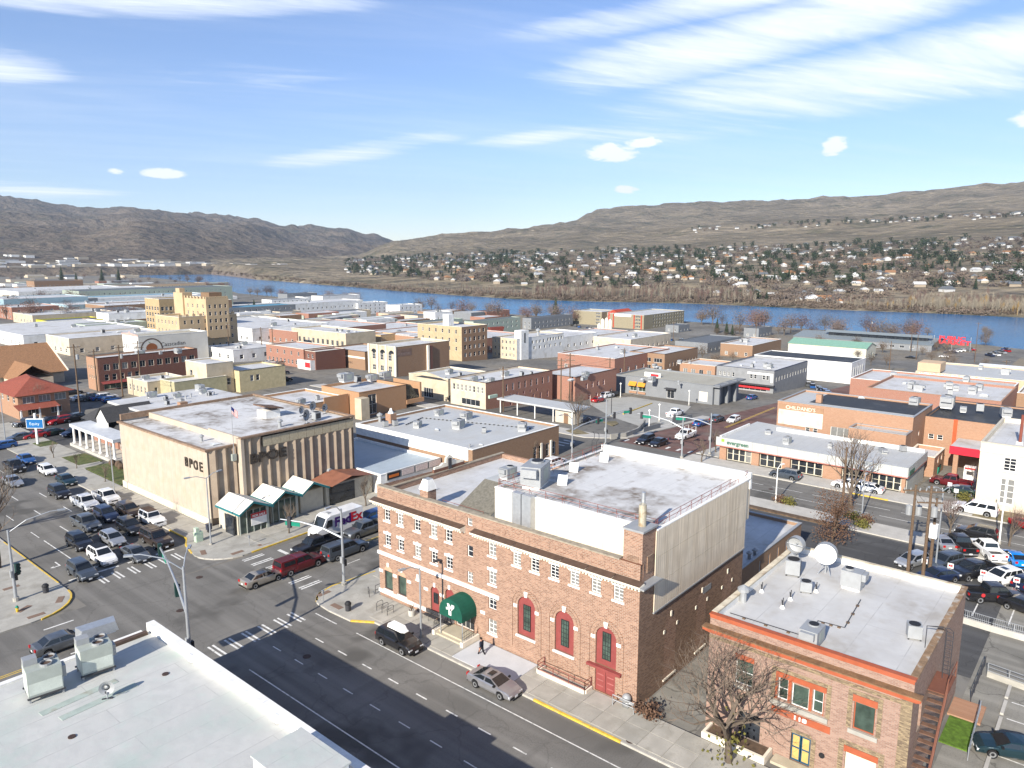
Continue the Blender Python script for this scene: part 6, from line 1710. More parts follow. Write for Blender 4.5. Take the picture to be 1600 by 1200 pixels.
part(ch2, 'red_stripe', MB().box(146.4, 146.49, 22.4, 23.0, 1.5, 6.7), M('orange_red_stripe', (.6, .09, .03), .6))
for k, (p, kind, sc, lb) in enumerate((((151.67,30.42,7.40), 'unit', 1.2, 'grey rooftop unit left of centre on the black roof'), ((156.27,25.89,6.90), 'unit', 1.7, 'largest grey rooftop unit in the centre of the black roof'), ((153.47,22.82,6.90), 'unit', .8, 'low white unit on the black roof'), ((156.02,20.62,6.90), 'cond', 1.3, 'white condenser pair right of centre on the black roof'), ((154.04,16.39,6.90), 'unit', 1.2, 'grey rooftop unit at the right end of the black roof'), ((151.86,39.81,7.40), 'sky', 1.2, 'flat white skylight at the left of the black roof'))):
 top(kind, p, lb, 4 * k, sc)
lowb = block('brick_lean_to', 'low brick lean-to with grey steps between shop row and red canopy', 'building', (134, 142, 23.2, 27.4, -1, 3.4), BRK_SAL, ROOF_W, S=[(2, 1.8, .9, 1.2, .2, .9, 'd', 'dark')], par=.6, cap=CREAM)
block('brick_boiler_house', 'tall plain brick wing rising behind the shop row', 'building', (133.2, 137.3, 27.5, 36.5, -1, 6.6), BRK_SAL, ROOF_G, par=.3, cap=HVAC)
rcp = thing('drive_through_canopy', 'bright red drive-through canopy against the orange brick wall', 'canopy', (139.5, 14.5, -1.3))
part(rcp, 'fascia', MB().box(138.6, 146.3, 14.4, 14.6, 2.4, 3.7).box(138.6, 138.8, 14.61, 22, 2.4, 3.7), M('bright_red_fascia', (.55, .02, .04), .5))
part(rcp, 'roof', MB().quad((138.8, 14.6, 3.55), (146.3, 14.6, 3.55), (146.3, 22, 3.55), (138.8, 22, 3.55)), ROOF_W)
for x, y in ((139.2, 15.2), (139.2, 21), (143.5, 15.2)):
 part(rcp, 'post', MB().box(x - .35, x + .35, y - .35, y + .35, -2, 2.4), BRK_SAL)
o = thing('bank_machine', 'white kiosk under the red canopy', 'kiosk', (137.6, 18.5, -1.2))
MB().box(-.6, .6, -.9, .9, 0, 2.2).obj('body', WHITE, o)
MB().box(-.63, -.6, -.5, .5, .9, 1.5).obj('screen', PIPE, o)
MB().box(-.64, -.6, -.8, .8, 1.8, 2.1).obj('sign_band', RED, o)
cc = block('cream_courthouse', 'cream stone block with tall windows at the right edge', 'building', (119.6, 140, -24, 15.2, 0, 9.2), M('cream_stone_wall', (.6, .53, .41), .9, .06, .4), ROOF_W, W=[(9, 5.6, 1.5, 1.9, .02, .96, 'g24', 'mix'), (9, .9, 1.7, 3.6, .02, .96, 'g24', GLASS_B)], par=.6, cap=M('stone_coping', (.5, .46, .38), .9), bar=.1, sill=CREAM)
part(cc, 'string_course', MB().box(119.48, 119.59, -24, 15.25, 7.9, 8.1), CREAM)
o = thing('roof_mast', 'rust brown steel pipe standing on the cream stone block roof', 'mast', (124.5, 11.2, 8.6))
MB().cyl(0, 0, 0, 4.2, .2, None, 10).obj('pipe', M('rust_pipe', (.2, .06, .04), .8), o)
MB().box(-.4, .4, -.4, .4, 0, .3).obj('base', WHITE, o)
w1 = block('brick_market_row', 'broad white roofed brick building with many small rooftop units', 'building', (197, 222, 22, 50.5, gz(197), 7.0), BRK_RED, ROOF_W, par=.5, cap=BRK_SAL)
units_on(w1, 199, 220, 24, 49, 12, 'the broad white roof near the right edge', 21, ('unit', 'cond', 'sky', 'unit'), 1.2)
w2 = block('brick_market_row', 'lower white roof stepping down beyond the broad white roof', 'building', (224, 246, 24, 62, gz(224), 6.4), BRK_RED, ROOF_W, par=.5, cap=WHITE)
units_on(w2, 226, 244, 30, 58, 6, 'the lower white roof', 22, ('unit', 'sky', 'cond'), 1.2)
w3 = block('brick_market_row', 'small brick building with white roof at the right edge', 'building', (222.5, 240, 14.5, 21.8, gz(222), 7.0), BRK_BRN, ROOF_W, par=.6, cap=WHITE)
block('yellow_striped_shop', 'white shop with orange and yellow fascia at the right edge', 'building', (184, 198, 2, 13.5, gz(184), 5.6), WHITEW, ROOF_W, W=[(1, .2, 9, 2.2, .05, .95, 'g61', 'dark')], par=.4, cap=WHITE)
pe = block('peach_warehouse', 'peach coloured fruit warehouse with faded white lettering', 'building', (256.5, 284, -30, 52, gz(256.5), 7.4), M('peach_wall', (.52, .38, .25), .9, .05, .3), ROOF_G, W=[(9, 4.2, 1.2, 1.0, .02, .98, 'p', 'dark'), (3, .4, 3.0, 3.0, .78, .97, 'p', M('brown_door', (.2, .12, .07)))], par=.4, cap=CREAM)
x0, y0, zz_ = pe.location
text(pe, 'WELLS & WADE FRUIT CO.', 'w', x0, 42, zz_ + 6.2, 1.5, WHITE, -.04, .02, 'lettering', .03)
part(pe, 'parapet_block', MB().box(x0 + 1, x0 + 9, 45.5, 51.8, zz_ + 7.5, zz_ + 10.2), M('peach_wall', (.52, .38, .25), .9))
units_on(pe, 260, 282, 0, 44, 6, 'the peach warehouse roof', 23, ('unit', 'sky'), 1.2)
gable_shed('white_metal_shed', 'white metal shed behind the peach warehouse', (300, 318, -10, 42, gz(300), 6.0), M('white_metal_wall', (.7, .71, .72), .6), M('white_metal_roof', (.62, .64, .67), .5), 'y', 1.6)
# riverside hotel: wings, red gabled centre
rhx, rhy = 467., 271.
OLV = M('olive_cladding', (.27, .235, .16), .85)
RH = block('riverside_hotel', 'modern olive and white hotel with a red gabled centre beside the river', 'building', (467, 528, 271.5, 300, -18, 10.2), OLV, ROOF_W, W=[(4, 1.0 + 2.4 * k, 1.2, 1.4, .1, .3, 'd', 'dark') for k in range(4)], S=[(12, 1.0 + 2.4 * k, 1.6, 1.4, .2, .98, 'd', 'dark') for k in range(4)], par=.5, cap=WHITE)
RH2 = block('riverside_hotel_wing', 'olive left wing of the riverside hotel behind the silos', 'building', (474, 496, 312, 338, -18, 10.2), OLV, ROOF_W, W=[(3, 1.0 + 2.4 * k, 1.2, 1.4, .05, .2, 'd', 'dark') for k in range(4)], par=.5, cap=WHITE)
part(RH, 'link', MB().box(482, 500, 300.01, 311.9, -18, -8.4), WHITEW)
gm = MB().box(478, 500, 300.5, 309, -18, -8.2).poly([(478, 300.5, -8.2), (478, 309, -8.2), (478, 304.7, -6.0)])
gm.quad((478, 300.5, -8.2), (500, 300.5, -8.2), (500, 304.7, -6.0), (478, 304.7, -6.0)).quad((478, 309, -8.2), (500, 309, -8.2), (500, 304.7, -6.0), (478, 304.7, -6.0))
part(RH, 'red_gable', gm, M('hotel_red', (.38, .06, .03), .8))
for k in range(4):
 for i in range(3):
  window(RH, 'w', 478, 302.2 + i * 2.5, -16.6 + 2.3 * k, 1.1, 1.4, 'd', WHITE, 'dark', -.03)
for y in (273.5, 279.5, 297.0):
 part(RH, 'trim_strip', MB().box(466.85, 466.99, y - .5, y + .5, -18, -7.9), M('hotel_red', (.38, .06, .03), .8))
part(RH, 'porch', MB().box(470, 478, 300.4, 309, -15.2, -14.6), PIPE)
part(RH, 'white_bay', MB().box(466.7, 466.95, 282, 296, -9.6, -7.7), WHITE)
for k, (dy, h) in enumerate(((0, 8.6), (3.0, 9.4), (6.2, 8.6), (9.0, 5.2))):
 o = thing('silo', ('tall cream silo', 'tallest cream silo', 'tall cream silo', 'short cream silo')[k] + ' in front of the riverside hotel', 'silo', (430, 276 + dy, -18), 0, 'cream silos by the railway')
 MB().lathe([(1.25, 0), (1.25, h), (.05, h + 1.3)], 14).obj('tank', CREAM, o, True)
 MB().tube([(-1.3, .3, 0), (-1.3, .3, h)], .06, 4).tube([(-1.3, -.3, 0), (-1.3, -.3, h)], .06, 4).obj('ladder', STEEL, o)
gable_shed('green_gable_shed', 'small cream shed with a bright green gable roof by the railway', ((386.73,224.30,-16.00)[0], (386.73,224.30,-16.00)[0] + 16, (386.73,224.30,-16.00)[1], (386.73,224.30,-16.00)[1] + 18, -17.6, 3.6), M('cream_metal_wall', (.6, .57, .46), .7), GREENM, 'x', 2.4)
gable_shed('grey_gable_shed', 'small grey roofed shed left of the green gable shed', ((389.98,240.15,-16.00)[0], (389.98,240.15,-16.00)[0] + 14, (389.98,240.15,-16.00)[1], (389.98,240.15,-16.00)[1] + 16, -17.6, 3.2), M('cream_metal_wall', (.6, .57, .46), .7), M('sage_metal_roof', (.33, .38, .35), .5), 'y', 1.6)
# ---------------------------------------------------------------- cars
TYRE = M('tyre_rubber', (.015, .015, .016), .9, .1, 5, obj=True)
RIM = M('alloy_rim', (.42, .43, .44), .35, .1, 8, .7, obj=True)
TRIMB = M('car_black_trim', (.012, .012, .013), .5, obj=True)
CGL = base('car_glass', .04, 0, .8)[0]
CGL.node_tree.nodes['Principled BSDF'].inputs['Base Color'].default_value = (.012, .015, .018, 1)
LAMP = base('headlamp_glass', .1, 0, .8)[0]
LAMP.node_tree.nodes['Principled BSDF'].inputs['Base Color'].default_value = (.6, .62, .63, 1)
TAIL = base('tail_lamp_red', .2, 0, .6)[0]
TAIL.node_tree.nodes['Principled BSDF'].inputs['Base Color'].default_value = (.4, .012, .012, 1)
PLATE = M('number_plate', (.65, .66, .68), .5, obj=True)
COL = {k: paint('car_paint_' + k, *v) for k, v in dict(
 white=((.74, .74, .73),), black=((.012, .012, .014),), silver=((.46, .47, .48), .6), grey=((.13, .14, .15), .5), slate=((.075, .09, .11), .4), navy=((.012, .02, .05),), blue=((.02, .09, .28), .2), bright_blue=((.0, .2, .62),),
 red=((.32, .012, .015),), maroon=((.11, .008, .012), .2), teal=((.012, .035, .045), .3), brown=((.045, .032, .026), .3), green=((.02, .04, .03),), champagne=((.38, .35, .3), .5), lilac=((.33, .33, .35), .6), magenta=((.35, .02, .2),)).items()}
SPEC = {
 # L, W, H, wheelbase, wheel r, body top profile (x, z) rear to front, cabin (rear base, rear roof, front roof, cowl), belt z
 'sedan': (4.75, 1.84, 1.46, 2.75, .33, [(-2.37, .62), (-2.33, .93), (-2.2, 1.02), (-1.6, 1.05), (1.05, .99), (1.9, .86), (2.22, .74), (2.37, .52)], (-1.85, -1.0, .25, 1.2), 1.0),
 'coupe': (4.7, 1.82, 1.38, 2.67, .33, [(-2.35, .62), (-2.31, .92), (-2.15, 1.0), (-1.5, 1.02), (1.0, .95), (1.85, .83), (2.18, .7), (2.35, .5)], (-1.95, -.75, .1, 1.15), .97),
 'hatch': (4.25, 1.78, 1.5, 2.6, .32, [(-2.12, .66), (-2.1, .98), (-2.0, 1.02), (.95, 1.0), (1.65, .9), (1.98, .76), (2.12, .52)], (-2.05, -1.65, .2, 1.2), 1.0),
 'suv': (4.7, 1.88, 1.7, 2.7, .37, [(-2.35, .7), (-2.32, 1.08), (-2.22, 1.14), (.95, 1.1), (1.85, 1.0), (2.2, .86), (2.35, .58)], (-2.26, -1.9, .1, 1.1), 1.12),
 'big_suv': (5.5, 2.02, 1.9, 3.1, .41, [(-2.75, .75), (-2.72, 1.16), (-2.65, 1.22), (1.1, 1.2), (2.2, 1.12), (2.6, .98), (2.75, .62)], (-2.7, -2.5, .35, 1.2), 1.2),
 'pickup': (5.75, 2.0, 1.88, 3.6, .41, [(-2.87, .7), (-2.85, .8), (-.95, .8), (-.9, 1.2), (1.2, 1.2), (2.3, 1.12), (2.7, 1.0), (2.87, .64)], (-.95, -.78, .6, 1.3), 1.2),
 'jeep': (4.6, 1.88, 1.82, 2.9, .42, [(-2.3, .8), (-2.28, 1.15), (-2.2, 1.18), (.55, 1.18), (1.9, 1.12), (2.0, 1.0), (2.3, .62)], (-2.24, -2.12, .3, .62), 1.18),
}
CARP = {}
def car_parts(kind, canopy=False):
 if (kind, canopy) in CARP:
  return CARP[kind, canopy]
 L, W, H, wb, r, prof, cab, belt = SPEC[kind]
 ar = r + .07
 xs = sorted({p[0] for p in prof} | {sg * wb / 2 + ar * c for sg in (-1, 1) for c in (-1.01, -1, -.8, -.5, 0, .5, .8, 1, 1.01)} | {-.6, 0, .5})
 xs = [x for x in xs if -L / 2 <= x <= L / 2]
 b = MB()
 rings = []
 for x in xs:
  zt = lerp(prof, x)
  w = W / 2 * (1 - .13 * abs(x / (L / 2)) ** 5)
  zb = .24
  for sg in (-1, 1):
   d = abs(x - sg * wb / 2)
   if d < ar:
    zb = max(zb, r + math.sqrt(ar * ar - d * d) * .98)
  zb = min(zb, zt - .12)
  k = zt - zb
  half = [(w * .86, zb), (w * .985, zb + k * .22), (w, zb + k * .6), (w * .97, zb + k * .88), (w * .88, zt)]
  rings.append([(x, y, z) for y, z in half] + [(x, 0, zt + .025)] + [(x, -y, z) for y, z in reversed(half)])
 n = len(rings[0])
 vs = [v for q in rings for v in q]
 fs = []
 for i in range(len(rings) - 1):
  for k in range(n - 1):
   fs.append((i * n + k, i * n + k + 1, (i + 1) * n + k + 1, (i + 1) * n + k))
 b.add(vs, fs, 0)
 b.add(vs, [(i * n, i * n + n - 1, (i + 1) * n + n - 1, (i + 1) * n) for i in range(len(rings) - 1)], 1)
 b.add(vs, [tuple(range(n)), tuple(range((len(rings) - 1) * n, len(rings) * n))], 0)
 # cabin shell
 x0, x1, x2, x3 = cab
 wb_, ws, wr = W / 2 * .885, W / 2 * .84, W / 2 * .66
 zs = belt + (H - belt) * .84
 def ln(a, c, t):
  return a + (c - a) * t
 ringb = [(x0, wb_, belt - .03), (x3, wb_, belt - .03), (x3, -wb_, belt - .03), (x0, -wb_, belt - .03)]
 t = .84
 rings_ = [(ln(x0, x1, t), ln(wb_, wr, .62), zs), (ln(x3, x2, t), ln(wb_, wr, .62), zs), (ln(x3, x2, t), -ln(wb_, wr, .62), zs), (ln(x0, x1, t), -ln(wb_, wr, .62), zs)]
 rt = [(x1 + .06, wr, H - .015), (x2 - .06, wr, H - .015), (x2 - .06, -wr, H - .015), (x1 + .06, -wr, H - .015)]
 xm = (x1 + x2) / 2
 b.add(ringb + rings_ + rt + [(xm, 0, H + .012)], [(0, 1, 5, 4), (1, 2, 6, 5), (2, 3, 7, 6), (3, 0, 4, 7), (4, 5, 9, 8), (5, 6, 10, 9), (6, 7, 11, 10), (7, 4, 8, 11), (8, 9, 12), (9, 10, 12), (10, 11, 12), (11, 8, 12)], 0)
 if kind == 'pickup':
  w = W / 2
  for sg in (-1, 1):
   b.box(-2.84, -.92, sg * w * .97 - (.09 if sg > 0 else 0), sg * w * .97 + (0 if sg > 0 else .09), .78, 1.2)
  b.box(-2.86, -2.76, -w * .86, w * .86, .78, 1.2)
  b.quad((-2.76, -w * .87, .83), (-.92, -w * .87, .83), (-.92, w * .87, .83), (-2.76, w * .87, .83), 1)
  b.box(-.95, -.9, -w * .86, w * .86, .78, 1.2)
  if canopy:
   b.add([(-2.86, -w * .95, 1.2), (-.93, -w * .95, 1.2), (-.93, w * .95, 1.2), (-2.86, w * .95, 1.2), (-2.7, -w * .72, 1.86), (-.93, -w * .72, 1.86), (-.93, w * .72, 1.86), (-2.7, w * .72, 1.86)], [(0, 1, 5, 4), (1, 2, 6, 5), (2, 3, 7, 6), (3, 0, 4, 7), (4, 5, 6, 7)])
 P_ = []
 bm_ = b.mesh('body', [COL['white'], TRIMB])
 P_.append(('body', bm_, (0, 0, 0), True, []))
 def pane(c00, c10, c11, c01, s0, s1, t0, t1, nrm):
  def bil(s, t):
   a = Vector(c00).lerp(Vector(c10), s)
   c = Vector(c01).lerp(Vector(c11), s)
   return tuple(a.lerp(c, t) + Vector(nrm) * .014)
  return [bil(s0, t0), bil(s1, t0), bil(s1, t1), bil(s0, t1)]
 B, S = ringb, rings_
 P_.append(('windscreen', MB().poly(pane(B[1], B[2], S[2], S[1], .05, .95, .1, 1.0, (1, 0, .5))).mesh('windscreen', CGL), (0, 0, 0), False, []))
 P_.append(('rear_window', MB().poly(pane(B[3], B[0], S[0], S[3], .07, .93, .16, .97, (-1, 0, .4))).mesh('rear_window', CGL), (0, 0, 0), False, []))
 for sg, (p, q, r_, s_) in ((1, (B[0], B[1], S[1], S[0])), (-1, (B[3], B[2], S[2], S[3]))):
  cuts = ((.05, .33), (.36, .64), (.67, .95)) if kind in ('suv', 'big_suv') else ((.05, .47), (.52, .95))
  for a, c in cuts:
   P_.append(('side_window', MB().poly(pane(p, q, r_, s_, a, c, .12, .97, (0, sg, .3))).mesh('side_window', CGL), (0, 0, 0), False, []))
 if canopy:
  w = W / 2
  for sg in (-1, 1):
   P_.append(('canopy_window', MB().quad((-2.5, sg * (w * .93 + .005), 1.3), (-1.1, sg * (w * .93 + .005), 1.3), (-1.1, sg * (w * .79 + .01), 1.72), (-2.45, sg * (w * .79 + .01), 1.72)).mesh('canopy_window', CGL), (0, 0, 0), False, []))
  P_.append(('canopy_window', MB().quad((-2.85, -w * .8, 1.28), (-2.85, w * .8, 1.28), (-2.745, w * .68, 1.76), (-2.745, -w * .68, 1.76)).mesh('canopy_window', CGL), (0, 0, 0), False, []))
 wm = MB().tube([(0, -.11, 0), (0, -.09, 0), (0, .09, 0), (0, .11, 0)], [r - .03, r, r, r - .03], 16).mesh('wheel', TYRE)
 rm = MB()
 nn = 10
 for sg in (-1, 1):
  rm.add([(r * .66 * math.cos(2 * math.pi * i / nn), sg * .118, r * .66 * math.sin(2 * math.pi * i / nn)) for i in range(nn)] + [(0, sg * .1, 0)], [(i, (i + 1) % nn, nn) for i in range(nn)])
 rme = rm.mesh('rim', RIM)
 for x in (-wb / 2, wb / 2):
  for sg in (-1, 1):
   P_.append(('wheel', wm, (x, sg * (W / 2 - .13), r), False, [('rim', rme)]))
 fw = lerp(prof, L / 2 - .1)
 zl = fw - .1 if kind not in ('pickup', 'big_suv', 'jeep') else .86
 xf = L / 2 - (.13 if kind not in ('jeep',) else .02)
 hm = MB().box(-.1, .09, -.19, .19, -.075, .075).mesh('headlight', LAMP)
 tm_ = MB().box(-.06, .05, -.13, .13, -.12, .12).mesh('tail_light', TAIL)
 for sg in (-1, 1):
  P_.append(('headlight', hm, (xf, sg * W * .345, zl), False, []))
  P_.append(('tail_light', tm_, (-L / 2 + .03, sg * W * .36, .88 if kind not in ('pickup', 'big_suv', 'jeep') else .98), False, []))
  P_.append(('mirror', MB().box(-.07, .07, -.1, .1, -.07, .07).mesh('mirror', TRIMB), (cab[3] - .35, sg * (W / 2 + .05), belt + .06), False, []))
 P_.append(('grille', MB().box(-.03, .03, -.42, .42, -.1, .09).mesh('grille', TRIMB), (L / 2 - .035, 0, zl - .12), False, []))
 P_.append(('bumper', MB().box(-.08, .06, -W * .42, W * .42, -.09, .09).mesh('bumper', TRIMB), (L / 2 - .06, 0, .36), False, []))
 P_.append(('bumper', MB().box(-.06, .08, -W * .42, W * .42, -.09, .09).mesh('bumper', RIM if kind in ('pickup',) else TRIMB), (-L / 2 + .05, 0, .46 if kind == 'pickup' else .38), False, []))
 pm_ = MB().box(-.01, .01, -.17, .17, -.08, .08).mesh('number_plate', PLATE)
 P_.append(('number_plate', pm_, (L / 2 + .02, 0, .4), False, []))
 P_.append(('number_plate', pm_, (-L / 2 - .045, 0, .52 if kind == 'pickup' else .7), False, []))
 CARP[kind, canopy] = P_
 return P_
CAR_GROUP = 'cars on the streets and car parks'
def car(kind, colour, pos, rz, label, canopy=False, sc=1., cat=None, small=False):
 names = {'sedan': 'sedan_car', 'coupe': 'coupe_car', 'hatch': 'hatchback_car', 'suv': 'suv_car', 'big_suv': 'large_suv_car', 'pickup': 'pickup_truck', 'jeep': 'open_four_by_four'}
 o = thing(names[kind], label, cat or ('pickup truck' if kind == 'pickup' else 'car'), (pos[0], pos[1], gz(pos[0]) + .008), rad(rz), CAR_GROUP)
 o.rotation_euler = (0, 0, rad(rz))
 if sc != 1.:
  o.scale = (sc,) * 3
 for nm, me, loc, pnt, subs in car_parts(kind, canopy):
  if small and nm in ('mirror', 'number_plate', 'grille', 'bumper', 'headlight', 'tail_light'):
   continue
  p = link(nm, me, o, loc)
  if pnt:
   setmat(p, COL[colour])
  if not small:
   for sn, sm_ in subs:
    link(sn, sm_, p)
 return o
S_, N_, E_, W_ = -90, 90, 0, 180
NL = (
 ('suv', 'slate', (28.41,86.13,0.00), S_, 'slate blue SUV stopped first in the left turn lane'),
 ('suv', 'white', (31.53,88.78,0.00), S_, 'white SUV with black roof stopped at the crosswalk'),
 ('sedan', 'grey', (34.40,86.66,0.00), S_, 'grey sedan stopped at the crosswalk beside the white SUV'),
 ('suv', 'black', (31.51,95.31,0.00), S_, 'black SUV second in the left lane behind the slate SUV'),
 ('hatch', 'silver', (34.62,93.61,0.00), S_, 'silver hatchback in the middle of the queue'),
 ('big_suv', 'brown', (37.95,89.11,0.00), S_, 'dark brown old SUV with roof rack at the lodge kerb'),
 ('pickup', 'grey', (34.59,101.65,0.00), S_, 'grey pickup in the left part of the queue'),
 ('suv', 'black', (37.73,96.00,0.00), S_, 'black SUV right of the silver hatchback in the queue'),
 ('jeep', 'white', (40.82,96.53,0.00), S_, 'white open-top four by four with brown roof by the lodge'),
 ('suv', 'navy', (37.66,103.06,0.00), S_, 'navy SUV between the two white pickups and the grey pickup'),
 ('suv', 'brown', (40.34,102.50,0.00), S_, 'dark brown SUV behind the white four by four'),
 ('pickup', 'white', (37.74,110.42,0.00), S_, 'white pickup in the middle lane of the queue'),
 ('pickup', 'white', (40.68,110.68,0.00), S_, 'white crew pickup nearest the lodge wall'),
 ('suv', 'black', (37.18,118.49,0.00), S_, 'black SUV approaching behind the queue'),
 ('sedan', 'teal', (40.20,124.52,0.00), S_, 'dark teal sedan by the lawn kerb'),
 ('hatch', 'white', (40.26,132.67,0.00), S_, 'white hatchback beside the lawn'),
 ('pickup', 'black', (37.44,138.82,0.00), S_, 'dark pickup far back in the street beside the blue sedan'),
 ('sedan', 'silver', (34.59,129.90,0.00), S_, 'silver sedan behind the bare branches at the left edge'),
 ('sedan', 'blue', (40.34,142.79,0.00), S_, 'blue sedan beside the blue bin'),
 ('sedan', 'slate', (44.96,161.09,0.00), 180, 'slate sedan parked under the blue sign'),
 ('sedan', 'red', (47.50,160.81,0.00), 180, 'red car parked right behind the blue sign post'),
 ('sedan', 'green', (50.13,160.91,0.00), 180, 'dark green sedan parked right of the blue sign'),
 ('sedan', 'navy', (53.15,157.74,0.00), 200, 'navy sedan parked behind the white portico columns'),
 ('hatch', 'blue', (40.79,156.25,-0.00), 180, 'blue hatchback at the left edge by the pavement'),
 ('suv', 'black', (53.31,171.83,0.00), 190, 'black SUV parked in front of the red roofed house'),
 ('suv', 'red', (55.20,170.98,0.00), 190, 'red SUV parked beside the black SUV by the house'),
 ('suv', 'black', (57.91,171.31,0.00), 190, 'dark SUV in the shade right of the red SUV'),
 ('jeep', 'grey', (49.80,173.92,0.00), 190, 'grey open four by four in front of the red roofed house'),
 ('sedan', 'white', (68.02,194.55,0.00), 0, 'white sedan in the lot below the long brick block'),
 ('pickup', 'grey', (69.85,193.32,0.00), 0, 'grey pickup in the lot below the long brick block'),
 ('sedan', 'blue', (71.36,191.54,0.00), 0, 'blue sedan in the lot below the long brick block'),
 ('suv', 'white', (72.86,191.66,0.00), 0, 'white SUV in the lot below the long brick block'),
 ('hatch', 'blue', (72.02,187.05,0.00), 0, 'blue hatchback in the lot nearest the dark mansard roof'),
 ('sedan', 'black', (69.77,205.17,0.00), 0, 'black sedan beside the shaded alley by the church'),
 ('pickup', 'black', (49.27,72.53,0.00), W_, 'black pickup facing the junction on the cross street'),
 ('pickup', 'slate', (50.89,68.84,0.00), E_, 'slate blue pickup with canopy on the cross street', True),
 ('pickup', 'maroon', (44.99,69.37,0.00), E_, 'dark red pickup with canopy crossing the junction', True),
 ('sedan', 'champagne', (40.38,69.46,0.00), E_, 'pale bronze hatch-backed sedan crossing the junction'),
 ('pickup', 'grey', (56.47,72.29,0.00), W_, 'grey pickup behind the white delivery van'),
 ('hatch', 'blue', (59.88,75.38,0.00), W_, 'blue and white hatchback just appearing at the gym corner'),
 ('suv', 'black', (40.99,48.04,0.00), S_, 'black SUV with white roof box parked by the gym kerb'),
 ('coupe', 'lilac', (41.53,37.02,0.00), S_, 'silver coupe with sunroof parked by the gym kerb'),
 ('sedan', 'grey', (21.26,71.14,0.00), E_, 'grey sedan passing behind the near white roof'),
 ('suv', 'slate', (114.85,40.40,0.00), N_, 'dark blue grey SUV parked outside the shop row'),
 ('suv', 'white', (115.65,31.06,0.00), N_, 'white SUV behind the big bare tree outside the shops'),
 ('sedan', 'white', (116.07,28.62,0.00), N_, 'white sedan parked ahead of the white SUV by the shops'),
 ('big_suv', 'white', (115.39,14.55,0.00), N_, 'long white SUV with roof bars on the back street'),
 ('suv', 'black', (105.34,12.83,0.00), N_, 'black SUV driving on the back street by the car park'),
 ('pickup', 'black', (99.75,13.75,0.00),33.0, 'black pickup in the car park seen from behind'),
 ('pickup', 'white', (99.87,10.92,0.00),33.1, 'white pickup in the car park seen from behind'),
 ('coupe', 'bright_blue', (99.27,8.14,0.00),26.7, 'bright blue coupe in the car park'),
 ('sedan', 'silver', (99.27,15.67,0.00),35.3, 'silver sedan half hidden by the pole transformer'),
 ('hatch', 'silver', (90.76,16.92,0.00),157.7, 'silver blue hatchback on the gravel end of the car park'),
 ('suv', 'slate', (92.53,14.00,0.00),154.4, 'dark SUV behind the wooden pole'),
 ('pickup', 'black', (91.81,11.10,0.00),148.9, 'black pickup with chrome bumper in the car park, facing left'),
 ('suv', 'white', (91.73,8.45,0.00),147.7, 'white SUV with sunroof in the car park'),
 ('sedan', 'navy', (88.09,13.79,0.00),141.3, 'navy sedan just behind the office roof rim'),
 ('pickup', 'black', (86.47,8.45,0.00),-53.2, 'black pickup with red spare wheel emblem, nearest the railing'),
 ('sedan', 'black', (85.44,5.50,0.00),-108.9, 'black sedan at the right edge near the railing'),
 ('suv', 'navy', (92.29,5.71,0.00),-27.6, 'navy SUV cut by the right edge of the car park'),
 ('coupe', 'teal', (59.12,3.68,0.00),111.8, 'dark teal sports car in the lower car park'),
 ('sedan', 'red', (112.81,7.95,0.00),-116.3, 'red car at the right edge on the back street'),
 ('sedan', 'black', (120.73,66.29,-0.16), W_, 'black sedan stopped at the far crosswalk, right of the SUV'),
 ('suv', 'black', (120.77,69.03,-0.17), W_, 'black SUV stopped at the far crosswalk'),
 ('suv', 'slate', (155.50,70.81,-2.25), E_, 'grey SUV driving down the red brick street'),
 ('sedan', 'blue', (147.49,70.89,-1.77), E_, 'blue sedan driving down the red brick street'),
 ('hatch', 'white', (158.16,68.00,-2.41), W_, 'white hatchback coming up the red brick street'),
 ('pickup', 'white', (131.70,66.34,-0.82), W_, 'white utility pickup with ladder rack on the brick street'),
 ('suv', 'white', (96.97,72.50,0.00), E_, 'white SUV parked on the cross street by the brick bank'),
 ('sedan', 'red', (157.81,104.34,-2.39), E_, 'red sedan in the sunken car park of the grey cafe'),
 ('suv', 'white', (166.65,107.40,-2.92), E_, 'white SUV in the sunken car park beside the red sedan'),
 ('sedan', 'black', (171.04,107.91,-3.18), E_, 'black sedan in the corner of the sunken car park'),
 ('pickup', 'white', (154.53,80.73,-2.19), E_, 'white pickup behind the grey slatted fence'),
 ('sedan', 'navy', (129.47,89.71,-0.69), E_, 'dark blue sedan in the shade by the drive-in kiosk'),
 ('pickup', 'maroon', (130.05,19.94,-0.72), N_, 'dark red pickup behind the bare tree by the cream block'),
 ('sedan', 'green', (125.38,17.85,-0.44), N_, 'dark green sedan behind the bare tree by the cream block'),
 ('sedan', 'blue', (199.07,80.58,-4.86), E_, 'blue car beyond the dark grey cafe'),
 ('suv', 'navy', (123.30,194.49,-0.32), E_, 'navy SUV in the small lot behind the orange bank'),
 ('suv', 'black', (115.44,181.08,0.00), E_, 'black car behind the white wing of the orange bank'),
 ('sedan', 'white', (136.17,220.66,-1.09), E_, 'white car parked by the two storey brick row'),
 ('sedan', 'champagne', (136.98,216.24,-1.14), E_, 'tan car parked by the two storey brick row'),
 ('suv', 'black', (127.47,126.83,-0.57), N_, 'black SUV parked in front of the old cream garage'),
)
for c_ in NL:
 kind, colour, pos, rz, label, *cn_ = c_
 car(kind, colour, pos, rz, label, bool(cn_))
